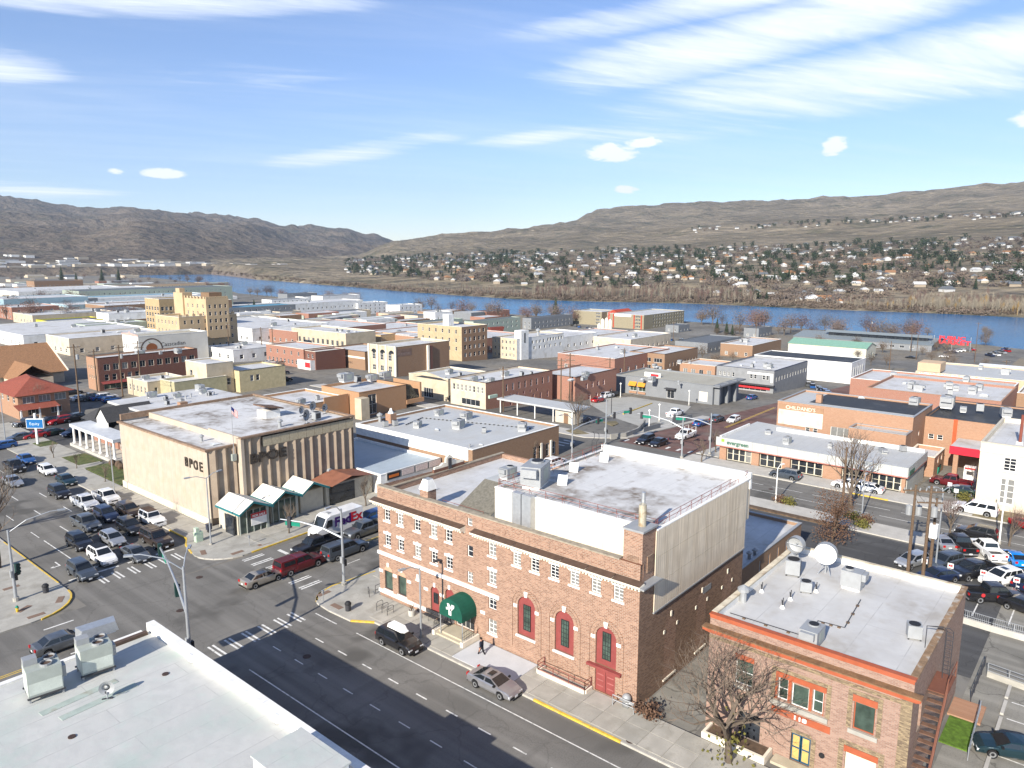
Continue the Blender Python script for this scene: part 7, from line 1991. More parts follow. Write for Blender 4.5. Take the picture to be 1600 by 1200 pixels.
# accessories that travel with two of the cars
byl = {o['label']: o for o in col.objects if o.parent is None and 'label' in o}
o = byl['black SUV with white roof box parked by the gym kerb']
rb_ = MB()
rb_.add([(-1.1, -.42, 1.78), (.75, -.42, 1.78), (1.1, -.25, 1.8), (1.1, .25, 1.8), (.75, .42, 1.78), (-1.1, .42, 1.78), (-1.0, -.36, 2.12), (.5, -.34, 2.12), (.9, -.18, 1.98), (.9, .18, 1.98), (.5, .34, 2.12), (-1.0, .36, 2.12)],
  [(0, 1, 7, 6), (1, 2, 8, 7), (2, 3, 9, 8), (3, 4, 10, 9), (4, 5, 11, 10), (5, 0, 6, 11), (6, 7, 10, 11), (7, 8, 9, 10), (0, 1, 2, 3, 4, 5)])
rb_.obj('roof_box', WHITE, o)
o = byl['silver coupe with sunroof parked by the gym kerb']
MB().box(-.45, .05, -.36, .36, 1.385, 1.402).obj('sunroof', CGL, o)
o = byl['white SUV with black roof stopped at the crosswalk']
MB().box(-1.75, -.05, -.58, .58, 1.715, 1.73).obj('black_roof', TRIMB, o)
o = byl['white open-top four by four with brown roof by the lodge']
MB().box(-2.1, .25, -.6, .6, 1.84, 1.87).obj('soft_top', BROWN_M, o)
o = byl['white SUV with sunroof in the car park']
MB().box(-.6, -.05, -.36, .36, 1.715, 1.73).obj('sunroof', CGL, o)
o = byl['white utility pickup with ladder rack on the brick street']
for y in (-.8, .8):
 MB().tube([(-2.7, y, 1.2), (-2.7, y, 2.1), (-.9, y, 2.1), (-.9, y, 1.2)], .04, 5).obj('rack', WHITE, o)
o = byl['dark brown old SUV with roof rack at the lodge kerb']
MB().tube([(-1.8, -.6, 2.0), (0, -.6, 2.0), (0, .6, 2.0), (-1.8, .6, 2.0), (-1.8, -.6, 2.0)], .04, 5).obj('roof_rack', PIPE, o)
o = byl['black pickup with red spare wheel emblem, nearest the railing']
MB().tube([(-1.6, -1.0, .98), (-1.6, -1.015, .98)], .2, 12).obj('emblem', RED, o)
# white parcel delivery van with purple and red lettering
dv = thing('delivery_van', 'white parcel delivery van with big purple and red lettering', 'van', (54.50,75.37,0.00), rad(180), CAR_GROUP)
b = MB()
pf = [(-3.4, .45), (-3.4, 2.95), (1.6, 2.95), (2.15, 2.75), (2.75, 1.55), (3.45, 1.35), (3.6, 1.0), (3.6, .45)]
for sg in (-1, 1):
 b.poly([(x, sg * (1.08 if x < 2.3 else .98), z) for x, z in pf])
for (xa, za), (xb, zb_) in zip(pf, pf[1:]):
 b.quad((xa, -1.08 if xa < 2.3 else -.98, za), (xb, -1.08 if xb < 2.3 else -.98, zb_), (xb, 1.08 if xb < 2.3 else .98, zb_), (xa, 1.08 if xa < 2.3 else .98, za))
b.quad((-3.4, -1.08, .45), (3.6, -.98, .45), (3.6, .98, .45), (-3.4, 1.08, .45), 1)
b.obj('body', [COL['white'], TRIMB], dv)
MB().quad((2.19, -.92, 2.7), (2.74, -.9, 1.62), (2.74, .9, 1.62), (2.19, .92, 2.7)).obj('windscreen', CGL, dv).location = (.02, 0, .01)
for sg in (-1, 1):
 MB().quad((1.35, sg * 1.09, 1.55), (2.35, sg * 1.075, 1.55), (2.05, sg * 1.09, 2.45), (1.35, sg * 1.09, 2.45)).obj('side_window', CGL, dv)
 for x in (-2.2, 2.6):
  w_ = MB().tube([(0, -.14, 0), (0, .14, 0)], .4, 16).obj('wheel', TYRE, dv, False, (x, sg * .98, .4))
  MB().tube([(0, -.15, 0), (0, .15, 0)], .24, 12).obj('rim', RIM, w_)
 MB().box(-.05, .05, -.2, .2, -.1, .1).obj('headlight', LAMP, dv, False, (3.58, sg * .7, 1.0))
 MB().box(-.1, .1, -.12, .12, -.2, .2).obj('mirror', TRIMB, dv, False, (2.3, sg * 1.3, 1.8))
MB().box(-.03, .03, -.5, .5, -.12, .12).obj('grille', TRIMB, dv, False, (3.62, 0, .8))
MB().box(-.2, .2, -.25, .25, 0, .15).obj('roof_vent', HVAC, dv, False, (1.2, 0, 2.95))
PURP = M('purple_lettering', (.045, .012, .12), .5, obj=True)
ORD = M('red_lettering', (.5, .02, .03), .5, obj=True)
for sg in (-1, 1):
 for s_, mt, x in (('Fed', PURP, 1.05), ('Ex', ORD, -1.45)):
  c = bpy.data.curves.new('lettering', 'FONT')
  c.body, c.size, c.extrude, c.offset, c.resolution_u = s_, 1.65, .004, .06, 2
  t_ = bpy.data.objects.new('lettering', c)
  me = bpy.data.meshes.new_from_object(t_)
  bpy.data.objects.remove(t_)
  me.materials.clear()
  me.materials.append(mt)
  q = link('lettering', me, dv)
  q.rotation_euler = (rad(90), 0, rad(180) if sg > 0 else 0)
  xx = x if sg > 0 else -(x + (-.0))
  q.location = ((x if sg > 0 else {'Fed': -3.25, 'Ex': -.72}[s_]), sg * 1.088, 1.4)
  q.scale = (1.08, 1, 1)
for k, (p, lb) in enumerate((((424.84,89.13,-18.00), 'small black car on the avenue by the market'), ((439.51,76.48,-18.00), 'small white car on the avenue by the market'))):
 car('sedan', ('black', 'white')[k], p, 90, lb, small=True)
# cars too far off to show parts: lots by the river and along the avenue
FARCOL = ('white', 'black', 'silver', 'grey', 'red', 'blue', 'navy', 'white', 'silver', 'black')
far_me = {}
def far_car(p, rz, k, where):
 kind = ('sedan', 'suv', 'pickup')[k % 3]
 if kind not in far_me:
  b = MB()
  L, W, H, wb, r, prof, cab, belt = SPEC[kind]
  b.box(-L / 2, L / 2, -W / 2, W / 2, .3, belt * .95, 0)
  x0, x1, x2, x3 = cab
  b.add([(x0, -W * .43, belt * .95), (x3, -W * .43, belt * .95), (x3, W * .43, belt * .95), (x0, W * .43, belt * .95), (x1, -W * .34, H), (x2, -W * .34, H), (x2, W * .34, H), (x1, W * .34, H)], [(0, 1, 5, 4), (1, 2, 6, 5), (2, 3, 7, 6), (3, 0, 4, 7)], 1)
  b.quad((x1, -W * .34, H), (x2, -W * .34, H), (x2, W * .34, H), (x1, W * .34, H), 0)
  for x in (-wb / 2, wb / 2):
   for sg in (-1, 1):
    b.tube([(x, sg * W * .4, r), (x, sg * W * .51, r)], r, 8, 1)
  far_me[kind] = b.mesh('parked_car', [COL['white'], TRIMB])
 c = FARCOL[k % 10]
 o = link('parked_car', far_me[kind], None, (p[0], p[1], gz(p[0]) + .01), rad(rz))
 setmat(o, COL[c])
 tag(o, 'small %s %s parked %s' % (c, {'sedan': 'car', 'suv': 'SUV', 'pickup': 'pickup'}[kind], where), 'car', 'far parked cars')
 return o
k = 0
for a, b_, n, rz, where in (((460.39,114.46,-18.00), (472.40,88.94,-18.00), 13, 10, 'in front of the market hall'), ((458.48,58.81,-18.00), (496.21,55.25,-18.00), 7, 40, 'on the sandy lot by the river'), ((458.09,79.14,-18.00), (483.46,70.33,-18.00), 7, 90, 'beside the market sign'), ((414.80,221.94,-17.81), (435.16,187.18,-18.00), 12, 10, 'along the avenue by the park'), ((460.48,336.50,-18.00), (443.92,298.86,-18.00), 6, 20, 'in the hotel lot behind the silos'), ((276.22,90.61,-9.49), (275.32,82.96,-9.44), 6, 100, 'behind the grey corner store'), ((248.71,82.44,-7.84), (226.45,67.43,-6.51), 6, 20, 'in the lot beside the grey corner store'), ((132.52,250.04,-0.87), (145.43,237.01,-1.65), 7, 0, 'on the street below the white stores'), ((107.08,394.77,0.00), (136.33,395.07,-1.10), 6, 0, 'in the tree shaded lot at the far left'), ((129.82,245.01,-0.71), (138.73,246.92,-1.24), 4, 0, 'below the apple mural'), ((405.00,170.26,-17.22), (430.43,161.61,-18.00), 6, 70, 'beyond the black roofed warehouse')):
 for i in range(n):
  t = (i + .5) / n
  far_car((a[0] + (b_[0] - a[0]) * t + R.uniform(-1, 1), a[1] + (b_[1] - a[1]) * t + R.uniform(-1.5, 1.5)), rz + R.uniform(-6, 6), k + R.randrange(3), where)
  k += 3 if R.random() < .5 else 1
# ---------------------------------------------------------------- street furniture
SIGG = M('street_sign_green', (.01, .2, .13), .5, obj=True)
YEL = M('signal_yellow', (.55, .36, .03), .6, obj=True)
SIGD = M('signal_dark_green', (.012, .04, .035), .5, obj=True)
POLEM = M('silver_pole', (.4, .42, .44), .4, .06, 3, .5, obj=True)
def signal_head(o, x, y, z, rz=0., mt=SIGD, face=None):
 h = MB().box(-.16, .16, -.2, .2, -.6, .6).obj('signal_head', mt, o, False, (x, y, z), rad(rz))
 for k, c in enumerate((RED, YEL, SIGG)):
  MB().tube([(-.17, 0, .36 - k * .36), (-.3, 0, .36 - k * .36)], .14, 8, 0, False).obj('visor', PIPE, h)
 return h
def signal_mast(p, arm, lamps, label, h=9.5, heads=(.55, .97), mt=SIGD, sign=True):
 """traffic signal pole: arm and lamp arms given as (dx, dy, rise)"""
 o = thing('traffic_signal', label, 'traffic signal', p, 0, 'traffic signal masts')
 MB().tube([(0, 0, 0), (0, 0, .4)], .3, 10).obj('base', CONC, o)
 MB().tube([(0, 0, .3), (0, 0, h)], [.17, .1], 10).obj('pole', POLEM, o)
 if arm:
  ax, ay, az = arm
  a = MB().tube([(0, 0, 5.4), (ax * .3, ay * .3, 5.4 + az * .62), (ax * .65, ay * .65, 5.4 + az * .95), (ax, ay, 5.4 + az)], [.12, .1, .08, .06], 8).obj('mast_arm', POLEM, o)
  rz = math.degrees(math.atan2(ay, ax)) + 90
  for t in heads:
   signal_head(o, ax * t, ay * t, 5.4 + az * min(1, t * 1.25) - .25, rz, mt)
  if sign:
   MB().box(-.9, .9, -.02, .02, -.22, .22).obj('street_sign', SIGG, o, False, (ax * .8, ay * .8, 5.4 + az - .4), math.atan2(ay, ax))
 for lx, ly, lz in lamps:
  m_ = MB().tube([(0, 0, h - .3), (lx * .35, ly * .35, h + lz * .6), (lx * .8, ly * .8, h + lz), (lx, ly, h + lz)], .05, 6).obj('lamp_arm', POLEM, o)
  MB().box(-.45, .25, -.14, .14, -.1, .05).obj('lamp_head', POLEM, o, False, (lx, ly, h + lz), math.atan2(-ly, -lx))
 MB().box(-.25, -.1, -.2, .2, 2.6, 3.3).obj('control_box', HVAC, o)
 MB().box(.12, .35, -.18, .18, 2.2, 2.9).obj('pedestrian_signal', BLACK, o)
 return o
ms = signal_mast((26.6, 57.9, .14), (3.2, 11.6, 1.9), ((-3.2, 2.2, 1.4), (1.4, 1.7, .8)), 'tall silver signal mast with double lamp arms rising behind the near white roof', 9.6, (.34, .98))
for k in range(7):
 MB().box(-.02, .02, -.02, .02, 0, .3).obj('bird_spike', POLEM, ms, False, (3.2 * (.62 + k * .05), 11.6 * (.62 + k * .05), 7.3))
signal_mast((45.63,62.19,0.00), (-3.0, 6.8, 1.3), ((-1.6, -.1, .6),), 'silver signal mast on the gym corner pavement', 8.6, (.85,), PIPE)
signal_mast((101.36,72.19,0.00), (8.5, -1.2, 1.0), ((-2.5, .6, .8),), 'signal mast on the cross street beside the brick bank', 7.6, (.75,), PIPE)
signal_mast((114.94,58.50,0.00), (-1.0, 8.5, 1.6), (), 'signal mast at the shop row corner, left of the bare tree', 7.2, (.9,), PIPE)
signal_mast((114.32,73.80,0.00), (5.2, -2.6, .9), ((-1.5, .4, .6),), 'signal mast at the sunken car park corner', 8.6, (.3, .9), PIPE)
signal_mast((121.21,56.26,-0.19), (-3, 6.0, 1.2), (), 'signal mast outside the shop with the green letters', 7.5, (.95,), PIPE)
o = signal_mast((21.6, 84.6, .14), None, ((4.5, -1.2, 1.2),), 'green signal pole with curved silver lamp arm on the left corner', 7.6, ())
signal_head(o, .5, .3, 3.2, 200)
def street_lamp(p, arms, label, h=8.5, mt=None, globe=False):
 o = thing('street_lamp', label, 'street lamp', p, 0, 'street lamps')
 MB().tube([(0, 0, 0), (0, 0, .35)], .2, 8).obj('base', CONC, o)
 MB().tube([(0, 0, .3), (0, 0, h)], [.1, .07], 8).obj('pole', mt or POLEM, o)
 for lx, ly in arms:
  MB().tube([(0, 0, h - .1), (lx * .5, ly * .5, h + .35), (lx, ly, h + .4)], .045, 5).obj('lamp_arm', mt or POLEM, o)
  MB().box(-.4, .3, -.15, .15, -.08, .06).obj('lamp_head', mt or HVAC, o, False, (lx, ly, h + .4), math.atan2(ly, lx))
 if globe:
  MB().ball((0, 0, h + .22), .26).obj('globe', WHITE, o, True)
 return o
street_lamp((42.04,83.64,0.00), ((-2.2, .4), (1.9, .3)), 'double armed silver lamp post at the lodge corner', 8.6)
street_lamp((43.31,47.63,0.00), ((-1.9, .3),), 'silver lamp post on the pavement before the gym', 6.9)
street_lamp((46.63,48.09,0.00), ((-.7, .1),), 'dark lamp post close to the gym wall', 6.2, PIPE)
street_lamp((43.08,114.05,0.00), (), 'tall plain pole at the far end of the lodge wall', 7.6)
street_lamp((41.86,158.57,0.00), (), 'grey pole at the left edge beside the pavement', 9.5)
street_lamp((90.76,14.57,0.00), ((-1.3, 1.0), (1.3, -1.0)), 'white twin headed lamp in the car park', 9.5)
street_lamp((104.73,10.30,0.00), (), 'tall white pole between the car park trees', 9.0, WHITE)
street_lamp((102.15,37.04,0.00), ((1.0, -.3),), 'white lamp post beside the back street pavement', 5.2, WHITE)
street_lamp((103.97,25.96,0.00), ((.6, .0),), 'slim lamp post below the big bare tree', 5.6)
for k, (p, lb) in enumerate((((169.78,105.21,-3.11), 'left'), ((172.59,86.42,-3.28), 'far right'), ((144.44,79.35,-1.59), 'near'), ((135.11,76.54,-1.03), 'tree side'), ((141.93,90.27,-1.44), 'tall central'))):
 street_lamp(p, (), 'white globe lamp at the %s edge of the sunken car park' % lb, 3.6 if k < 4 else 6.5, WHITE if k < 4 else PIPE, k < 4)
# wooden utility poles with cross-arms, transformers and their wires
UP = []
def utility_pole(p, h, label, arms=2, tr=0, rz=0.):
 o = thing('utility_pole', label, 'utility pole', (p[0], p[1], gz(p[0])), rad(rz), 'wooden utility poles')
 MB().tube([(0, 0, -.3), (0, 0, h)], [.2, .13], 8).obj('pole', WOOD, o)
 for k in range(arms):
  a = MB().box(-.07, .07, -1.3, 1.3, h - .7 - k * 1.2, h - .55 - k * 1.2).obj('cross_arm', WOOD, o)
  for y in (-1.15, -.5, .5, 1.15):
   MB().cyl(0, y, h - .55 - k * 1.2, h - .33 - k * 1.2, .06, None, 6).obj('insulator', HVAC, a)
 for k in range(tr):
  MB().lathe([(.05, h - 3.4), (.33, h - 3.35), (.33, h - 2.35), (.05, h - 2.2)], 10, 0, (0, .5 * (1 if k else -1), 0)).obj('transformer', HVAC, o)
 UP.append((o, h))
 return o
for p, h, lb, a, t, rz in (((87.2, 16.6), 10.5, 'left of the twin wooden poles carrying transformers beyond the office', 1, 2, 35), ((86.0, 14.9), 11.0, 'right of the twin wooden poles beyond the office', 2, 1, 35), ((88.85,14.79), 9.0, 'leaning wooden pole with a white box behind the office roof', 0, 0, 0),
                           ((125.86,109.07), 10.5, 'dark pole against the long brick side wall', 1, 0, 0), ((152.03,109.29), 12.5, 'tallest wooden pole between the two brick buildings', 3, 0, 10), ((146.83,108.24), 11.5, 'wooden pole left of the tallest one by the brick side wall', 2, 0, 10), ((175.37,112.36), 10, 'wooden pole beside the grey cafe', 1, 0, 10), ((212.20,130.29), 10, 'wooden pole behind the grey cafe corner', 1, 0, 10),
                           ((60.59,174.77), 16, 'tall thin pole beside the church alley', 1, 1, 80), ((76.64,192.03), 13, 'wooden pole in front of the brick block with transformer', 1, 1, 80), ((83.84,198.00), 13, 'wooden pole by the low cream shop', 2, 0, 80), ((75.51,204.62), 11, 'pole at the corner of the long brick block', 1, 0, 80),
                           ((329.09,76.49), 13, 'thick wooden pole on the river road verge', 0, 0, 0), ((474.18,122.00), 16, 'wooden pole in front of the market hall', 1, 1, 0), ((453.18,95.37), 15, 'wooden pole right of the market hall middle', 1, 0, 0), ((429.43,61.24), 20, 'tallest dark pole by the river at the right', 1, 0, 0), ((420.13,85.50), 13, 'pale pole at the river road junction', 0, 0, 0), ((416.99,221.12), 12, 'brown pole right of the riverside hotel', 1, 0, 0), ((426.34,172.46), 18, 'tall brown pole by the park trees', 1, 0, 0),
                           ((145.00,240.47), 11, 'pole by the two storey brick row', 1, 0, 0), ((146.89,236.26), 11, 'second pole by the two storey brick row', 1, 0, 0), ((136.56,248.01), 12, 'pole by the dark wall below the hotel', 1, 0, 0), ((159.18,32.36), 5.5, 'short dark pole by the brick lean-to', 1, 1, 0), ((327.02,36.46), 9, 'pole in front of the peach warehouse', 1, 0, 0), ((105.19,28.86), 9.0, 'thin sign pole standing in front of the shop row tree', 0, 0, 0)):
 utility_pole(p, h, lb, a, t, rz)
def wire(a, b_, sag, label):
 o = thing('power_line', label, 'power line', a, 0, 'overhead power lines')
 pts = [tuple(a[i] + (b_[i] - a[i]) * t - (sag * 4 * t * (1 - t) if i == 2 else 0) for i in range(3)) for t in [k / 10 for k in range(11)]]
 MB().tube(pts, .022, 3).obj('wire', PIPE, o, world=True)
def tip(i, dz=-.4):
 o, h = UP[i]
 return (o.location.x, o.location.y, o.location.z + h + dz)
for i, j, s_ in ((0, 2, .8), (4, 5, .2), (5, 6, 1), (6, 7, .8), (8, 9, 1.2), (9, 10, .8), (11, 8, 1), (13, 14, 1.5), (14, 15, 1.5), (17, 18, 1.5), (19, 20, .6), (21, 19, .8)):
 for dz in (-.4, -1.3):
  wire(tip(i, dz), tip(j, dz), s_, ('upper' if dz > -1 else 'lower') + ' wire strung from the ' + UP[i][0]['label'].split(' with ')[0][:48].rsplit(' ', 1)[0])
MB().box(-.45, .45, -.4, .4, 4.5, 6.0).obj('transformer_box', WHITE, UP[2][0])
def bin_(p, label, mt=PIPE):
 o = thing('litter_bin', label, 'bin', p, 0, 'street litter bins')
 MB().lathe([(.27, 0), (.3, .8)], 14).obj('body', mt, o)
 MB().lathe([(.34, .8), (.33, .92), (.2, 1.08), (.01, 1.1)], 14).obj('lid', BLACK, o)
bin_((42.21,57.02,0.00), 'dark slatted litter bin on the gym corner pavement')
bin_((24.27,84.45,0.00), 'dark slatted litter bin on the left corner pavement')
o = thing('fire_hydrant', 'yellow fire hydrant with green cap on the left corner', 'hydrant', (20.88,81.81,0.00))
MB().lathe([(.2, 0), (.2, .06), (.13, .08), (.13, .5), (.17, .52), (.17, .58)], 10).obj('barrel', YEL, o)
MB().lathe([(.16, .58), (.1, .75), (.02, .8)], 10).obj('bonnet', SIGG, o)
for sg in (-1, 1):
 MB().tube([(0, sg * .1, .42), (0, sg * .24, .42)], .07, 8).obj('nozzle', YEL, o)
for p, lb in (((44.95,79.85,0.00), 'grey parking meter on the lodge corner'), ((41.75,60.47,0.00), 'grey push button post on the gym corner')):
 o = thing('parking_meter', lb, 'meter', p)
 MB().tube([(0, 0, 0), (0, 0, 1.05)], .04, 6).obj('post', POLEM, o)
 MB().box(-.1, .1, -.09, .09, 1.05, 1.4).obj('head', POLEM, o)
o = thing('utility_cabinet', 'pale green stepped utility cabinet on the lodge corner', 'cabinet', (41.64,85.86,0.00))
PG = M('pale_green_cabinet', (.42, .52, .4), .6)
MB().box(-.45, .45, -.3, .3, 0, 1.35).obj('body', PG, o)
MB().box(-.4, .0, -.3, .3, 1.35, 1.9).obj('upper_box', PG, o)
MB().box(-.38, .38, -.32, -.3, .15, 1.2).obj('door', PG, o)
o = thing('post_box', 'dark blue box on a post at the lodge corner', 'post box', (44.00,87.78,0.00))
MB().box(-.3, .3, -.25, .25, .5, 1.3).obj('body', COL['navy'], o)
MB().box(-.2, .2, -.2, .2, 0, .5).obj('legs', PIPE, o)
# benches, cycle racks, planter and rails on the gym pavement
for k, y in enumerate((49.3, 47.4)):
 o = thing('bench', ('left black slatted bench against the gym wall', 'right black slatted bench against the gym wall')[k], 'bench', (46.05, y, .18), 0, 'benches by the gym wall')
 for i in range(4):
  MB().box(-.22 + i * .12, -.13 + i * .12, -.85, .85, .43, .46).obj('slat', PIPE, o)
  MB().box(.26, .29, -.85, .85, .5 + i * .11, .58 + i * .11).obj('slat', PIPE, o)
 for yy in (-.85, 0, .85):
  MB().tube([(-.25, yy, 0), (-.22, yy, .62), (.2, yy, .62), (.28, yy, .95), (.26, yy, 0)], .025, 4).obj('leg', PIPE, o)
for k, (x, y, rz) in enumerate(((44.4, 53.2, 0), (44.4, 54.0, 0), (44.4, 54.8, 0), (45.6, 58.0, 60))):
 o = thing('cycle_rack', ('right', 'middle', 'left', 'corner')[k] + ' black hoop cycle rack before the gym', 'cycle rack', (x, y, .16), rad(rz), 'cycle racks')
 MB().tube([(-.4, 0, 0), (-.4, 0, .75), (-.25, 0, .88), (.25, 0, .88), (.4, 0, .75), (.4, 0, 0)], .03, 6).obj('hoop', PIPE, o)
 MB().tube([(-.4, 0, .4), (.4, 0, .4)], .02, 5).obj('bar', PIPE, o)
o = thing('planter', 'round concrete planter with dry plants near the gym lamp', 'planter', (45.55,51.39,0.00))
MB().lathe([(.3, 0), (.36, .75), (.3, .76), (.28, .6), (.01, .6)], 14).obj('pot', CONC_L, o)
for k in range(9):
 a = k * .7
 MB().tube([(0, 0, .6), (.12 * math.cos(a), .12 * math.sin(a), 1.0), (.3 * math.cos(a), .3 * math.sin(a), 1.25 + .1 * (k % 3))], .02, 4).obj('dry_stem', WOOD, o)
def railing(name, pts, h, label, mt, n_mid=1, bal=0., z=None, kerbm=None):
 """posts, rails and optional balusters along a ground line"""
 o = thing(name, label, 'railing', (*pts[0], gz(pts[0][0]) if z is None else z))
 zz = o.location.z
 for a, b_ in zip(pts, pts[1:]):
  L = math.dist(a, b_)
  n = max(1, round(L / 1.8))
  for i in range(n + 1):
   x, y = a[0] + (b_[0] - a[0]) * i / n, a[1] + (b_[1] - a[1]) * i / n
   MB().tube([(x, y, zz), (x, y, zz + h)], .035, 5).obj('post', mt, o, world=True)
  for k in range(n_mid + 1):
   MB().tube([(*a, zz + h * (1 - k / (n_mid + 1))), (*b_, zz + h * (1 - k / (n_mid + 1)))], .03, 5).obj('rail', mt, o, world=True)
  if bal:
   q = MB()
   for i in range(int(L / bal)):
    x, y = a[0] + (b_[0] - a[0]) * i * bal / L, a[1] + (b_[1] - a[1]) * i * bal / L
    q.tube([(x, y, zz + .1), (x, y, zz + h)], .016, 3, 0, False)
   setting(q.obj('balusters', mt, o, world=True), 'stuff')
  if kerbm:
   d = Vector((b_[0] - a[0], b_[1] - a[1], 0)).normalized()
   nx, ny = -d.y * .15, d.x * .15
   MB().prism([(a[0] + nx, a[1] + ny), (b_[0] + nx, b_[1] + ny), (b_[0] - nx, b_[1] - ny), (a[0] - nx, a[1] - ny)], zz - .4, zz + .3).obj('kerb_wall', kerbm, o, world=True)
 return o
railing('ramp_railing', [(46.4, 57.9), (50.5, 57.9)], 1.0, 'black railing on the cross street side of the gym', PIPE)
railing('basement_railing', [(46.5, 35.7), (45.6, 35.7), (45.6, 30.9), (46.5, 30.9)], 1.05, 'rusty red railing round the basement well by the gym wall', GUARD, 2, 0, .15, CREAM)
railing('car_park_railing', [(79.4, 13.6), (78.9, 7.6), (78.3, -14)], 1.05, 'long galvanised railing on the wall between the two car parks', STEEL, 1, .16, .3, CONC_L)
railing('ramp_railing', [(69.8, 6.6), (69.2, 2.0), (68.6, -8)], 1.0, 'pipe railing along the sunken wall of the lower car park', STEEL, 2, 0, .2, CONC)
railing('stair_railing', [(64.6, 7.0), (71.4, 7.0)], 1.0, 'dark pipe railing by the office side steps', PIPE, 2)
railing('area_railing', [(56.5, 5.9), (63.5, 6.2)], 1.0, 'light pipe railing round the small lawn beside the office', STEEL, 2)
setting(MB().box(57.5, 61.5, 6.1, 7.9, 0, .1).obj('lawn', M('bright_turf', (.09, .16, .02), .95, .3, 3)))
setting(MB().box(61.6, 64.4, 5.9, 8.1, 0, .16).obj('paved_area', BRK_SAL))
for i in range(9):
 o = thing('wheel_stop', 'pale concrete wheel stop in the lower car park', 'wheel stop', (68.1 - i * 2.75, 4.9 - .03 * i, .01), 0, 'wheel stops')
 MB().box(-1.1, 1.1, -.12, .12, 0, .16).obj('block', CONC_L, o)
 mark(bpy.data.objects['lower_car_park'], 66.7 - i * 2.75, 2.2, .12, 4.6)
for i in range(7):
 mark(bpy.data.objects['car_park'], 83.5, 12.5 - i * 3.0, 4.4, .12)
 mark(bpy.data.objects['car_park'], 92.5, 14.0 - i * 3.0, 4.4, .12)
o = thing('gas_meter_set', 'grey gas regulator behind a steel guard rail at the gym corner', 'gas meter', (46.25, 27.4, .16))
MB().ball((0, 0, .75), .38).box(-.2, .2, -.25, .25, 0, .5).tube([(0, -.6, .4), (0, .6, .4)], .1, 8).obj('regulator', HVAC, o, True)
MB().tube([(-.5, -.95, 0), (-.5, -.95, .9), (-.5, .95, .9), (-.5, .95, 0)], .05, 6).tube([(-.5, -.95, .5), (-.5, .95, .5)], .04, 5).obj('guard', HVAC, o)
# fence and wall round the sunken car park
SL = M('grey_slat_paint', (.17, .18, .19), .7)
A_, B_ = (142.26,74.99,-1.46), (151.20,74.77,-1.99)
def slat_fence(a, b_, h, label):
 o = thing('slat_fence', label, 'fence', a)
 L = math.dist(a[:2], b_[:2])
 n = round(L / .45)
 for i in range(n):
  t = (i + .5) / n
  x, y = a[0] + (b_[0] - a[0]) * t, a[1] + (b_[1] - a[1]) * t
  MB().box(-.2, .2, -.03, .03, -.2, h).obj('slat', SL, o, False, (x - a[0], y - a[1], gz(x) - a[2]), math.atan2(b_[1] - a[1], b_[0] - a[0]))
slat_fence(A_, B_, 1.6, 'tall grey slatted fence beside the red brick street')
slat_fence((129.79,74.73,-0.71), (137.13,74.96,-1.15), 1.1, 'short grey slatted fence left of the car park exit')
o = thing('ramp_wall', 'curved concrete retaining wall of the drive-in ramp', 'wall', (118.66,75.53,-0.04))
pts = [(118.66,75.53), (122.43,74.45), (128.79,75.53), (136.20,78.56), (139.08,79.85)]
for a, b_ in zip(pts, pts[1:]):
 d = Vector((b_[0] - a[0], b_[1] - a[1], 0)).normalized() * .15
 MB().prism([(a[0] - d.y, a[1] + d.x), (b_[0] - d.y, b_[1] + d.x), (b_[0] + d.y, b_[1] - d.x), (a[0] + d.y, a[1] - d.x)], lambda x, y: gz(x) - .2, lambda x, y: gz(x) + 1.0).obj('wall_panel', CONC, o, world=True)
pk_ = [(160.04,108.59), (173.73,104.22), (171.85,85.38), (142.11,75.10), (142.80,79.39), (135.63,79.01), (140.99,89.67), (152.05,102.90)]
setting(MB().poly([(x, y, gz(x) + .02) for x, y in pk_]).obj('sunken_car_park', M('pale_car_park_concrete', (.4, .39, .35), .9, .08, .3, dirt=(.3, .29, .26), dsc=.3)))
a, b_ = (146.21,89.73,-1.69), (167.41,94.19,-2.96)
MB().tube([(*a[:2], gz(a[0]) + .1), (*b_[:2], gz(b_[0]) + .1)], .16, 4).obj('yellow_kerb', YELLOW, bpy.data.objects['sunken_car_park'])
for q_ in (((118.36,85.97), (122.10,86.27), (119.46,80.90), (116.79,82.49)), ((133.27,86.77), (136.45,85.52), (134.31,83.56), (130.84,82.76))):
 setting(MB().prism(list(q_), lambda x, y: gz(x), lambda x, y: gz(x) + .14).obj('planted_island', DRY))
kx, ky, kz = (124.55,88.83,-0.39)
dk = thing('drive_in_canopy', 'flat white drive-in canopy with slim posts beside the car park trees', 'canopy', (kx, ky, kz))
part(dk, 'roof', MB().box(kx, kx + 6, ky - .5, ky + 21, kz + 2.9, kz + 3.25), ROOF_G)
for i in range(5):
 part(dk, 'post', MB().cyl(kx + .3, ky + .2 + i * 5, kz, kz + 2.9, .12), WHITE)
part(dk, 'booth', MB().box(kx + .8, kx + 4, ky, ky + 5, kz, kz + 2.88), M('pale_booth_wall', (.5, .45, .37), .9))
part(dk, 'door', MB().box(kx + .74, kx + .79, ky + 1.6, ky + 2.7, kz, kz + 2.2), M('brown_door', (.2, .08, .04), .7))
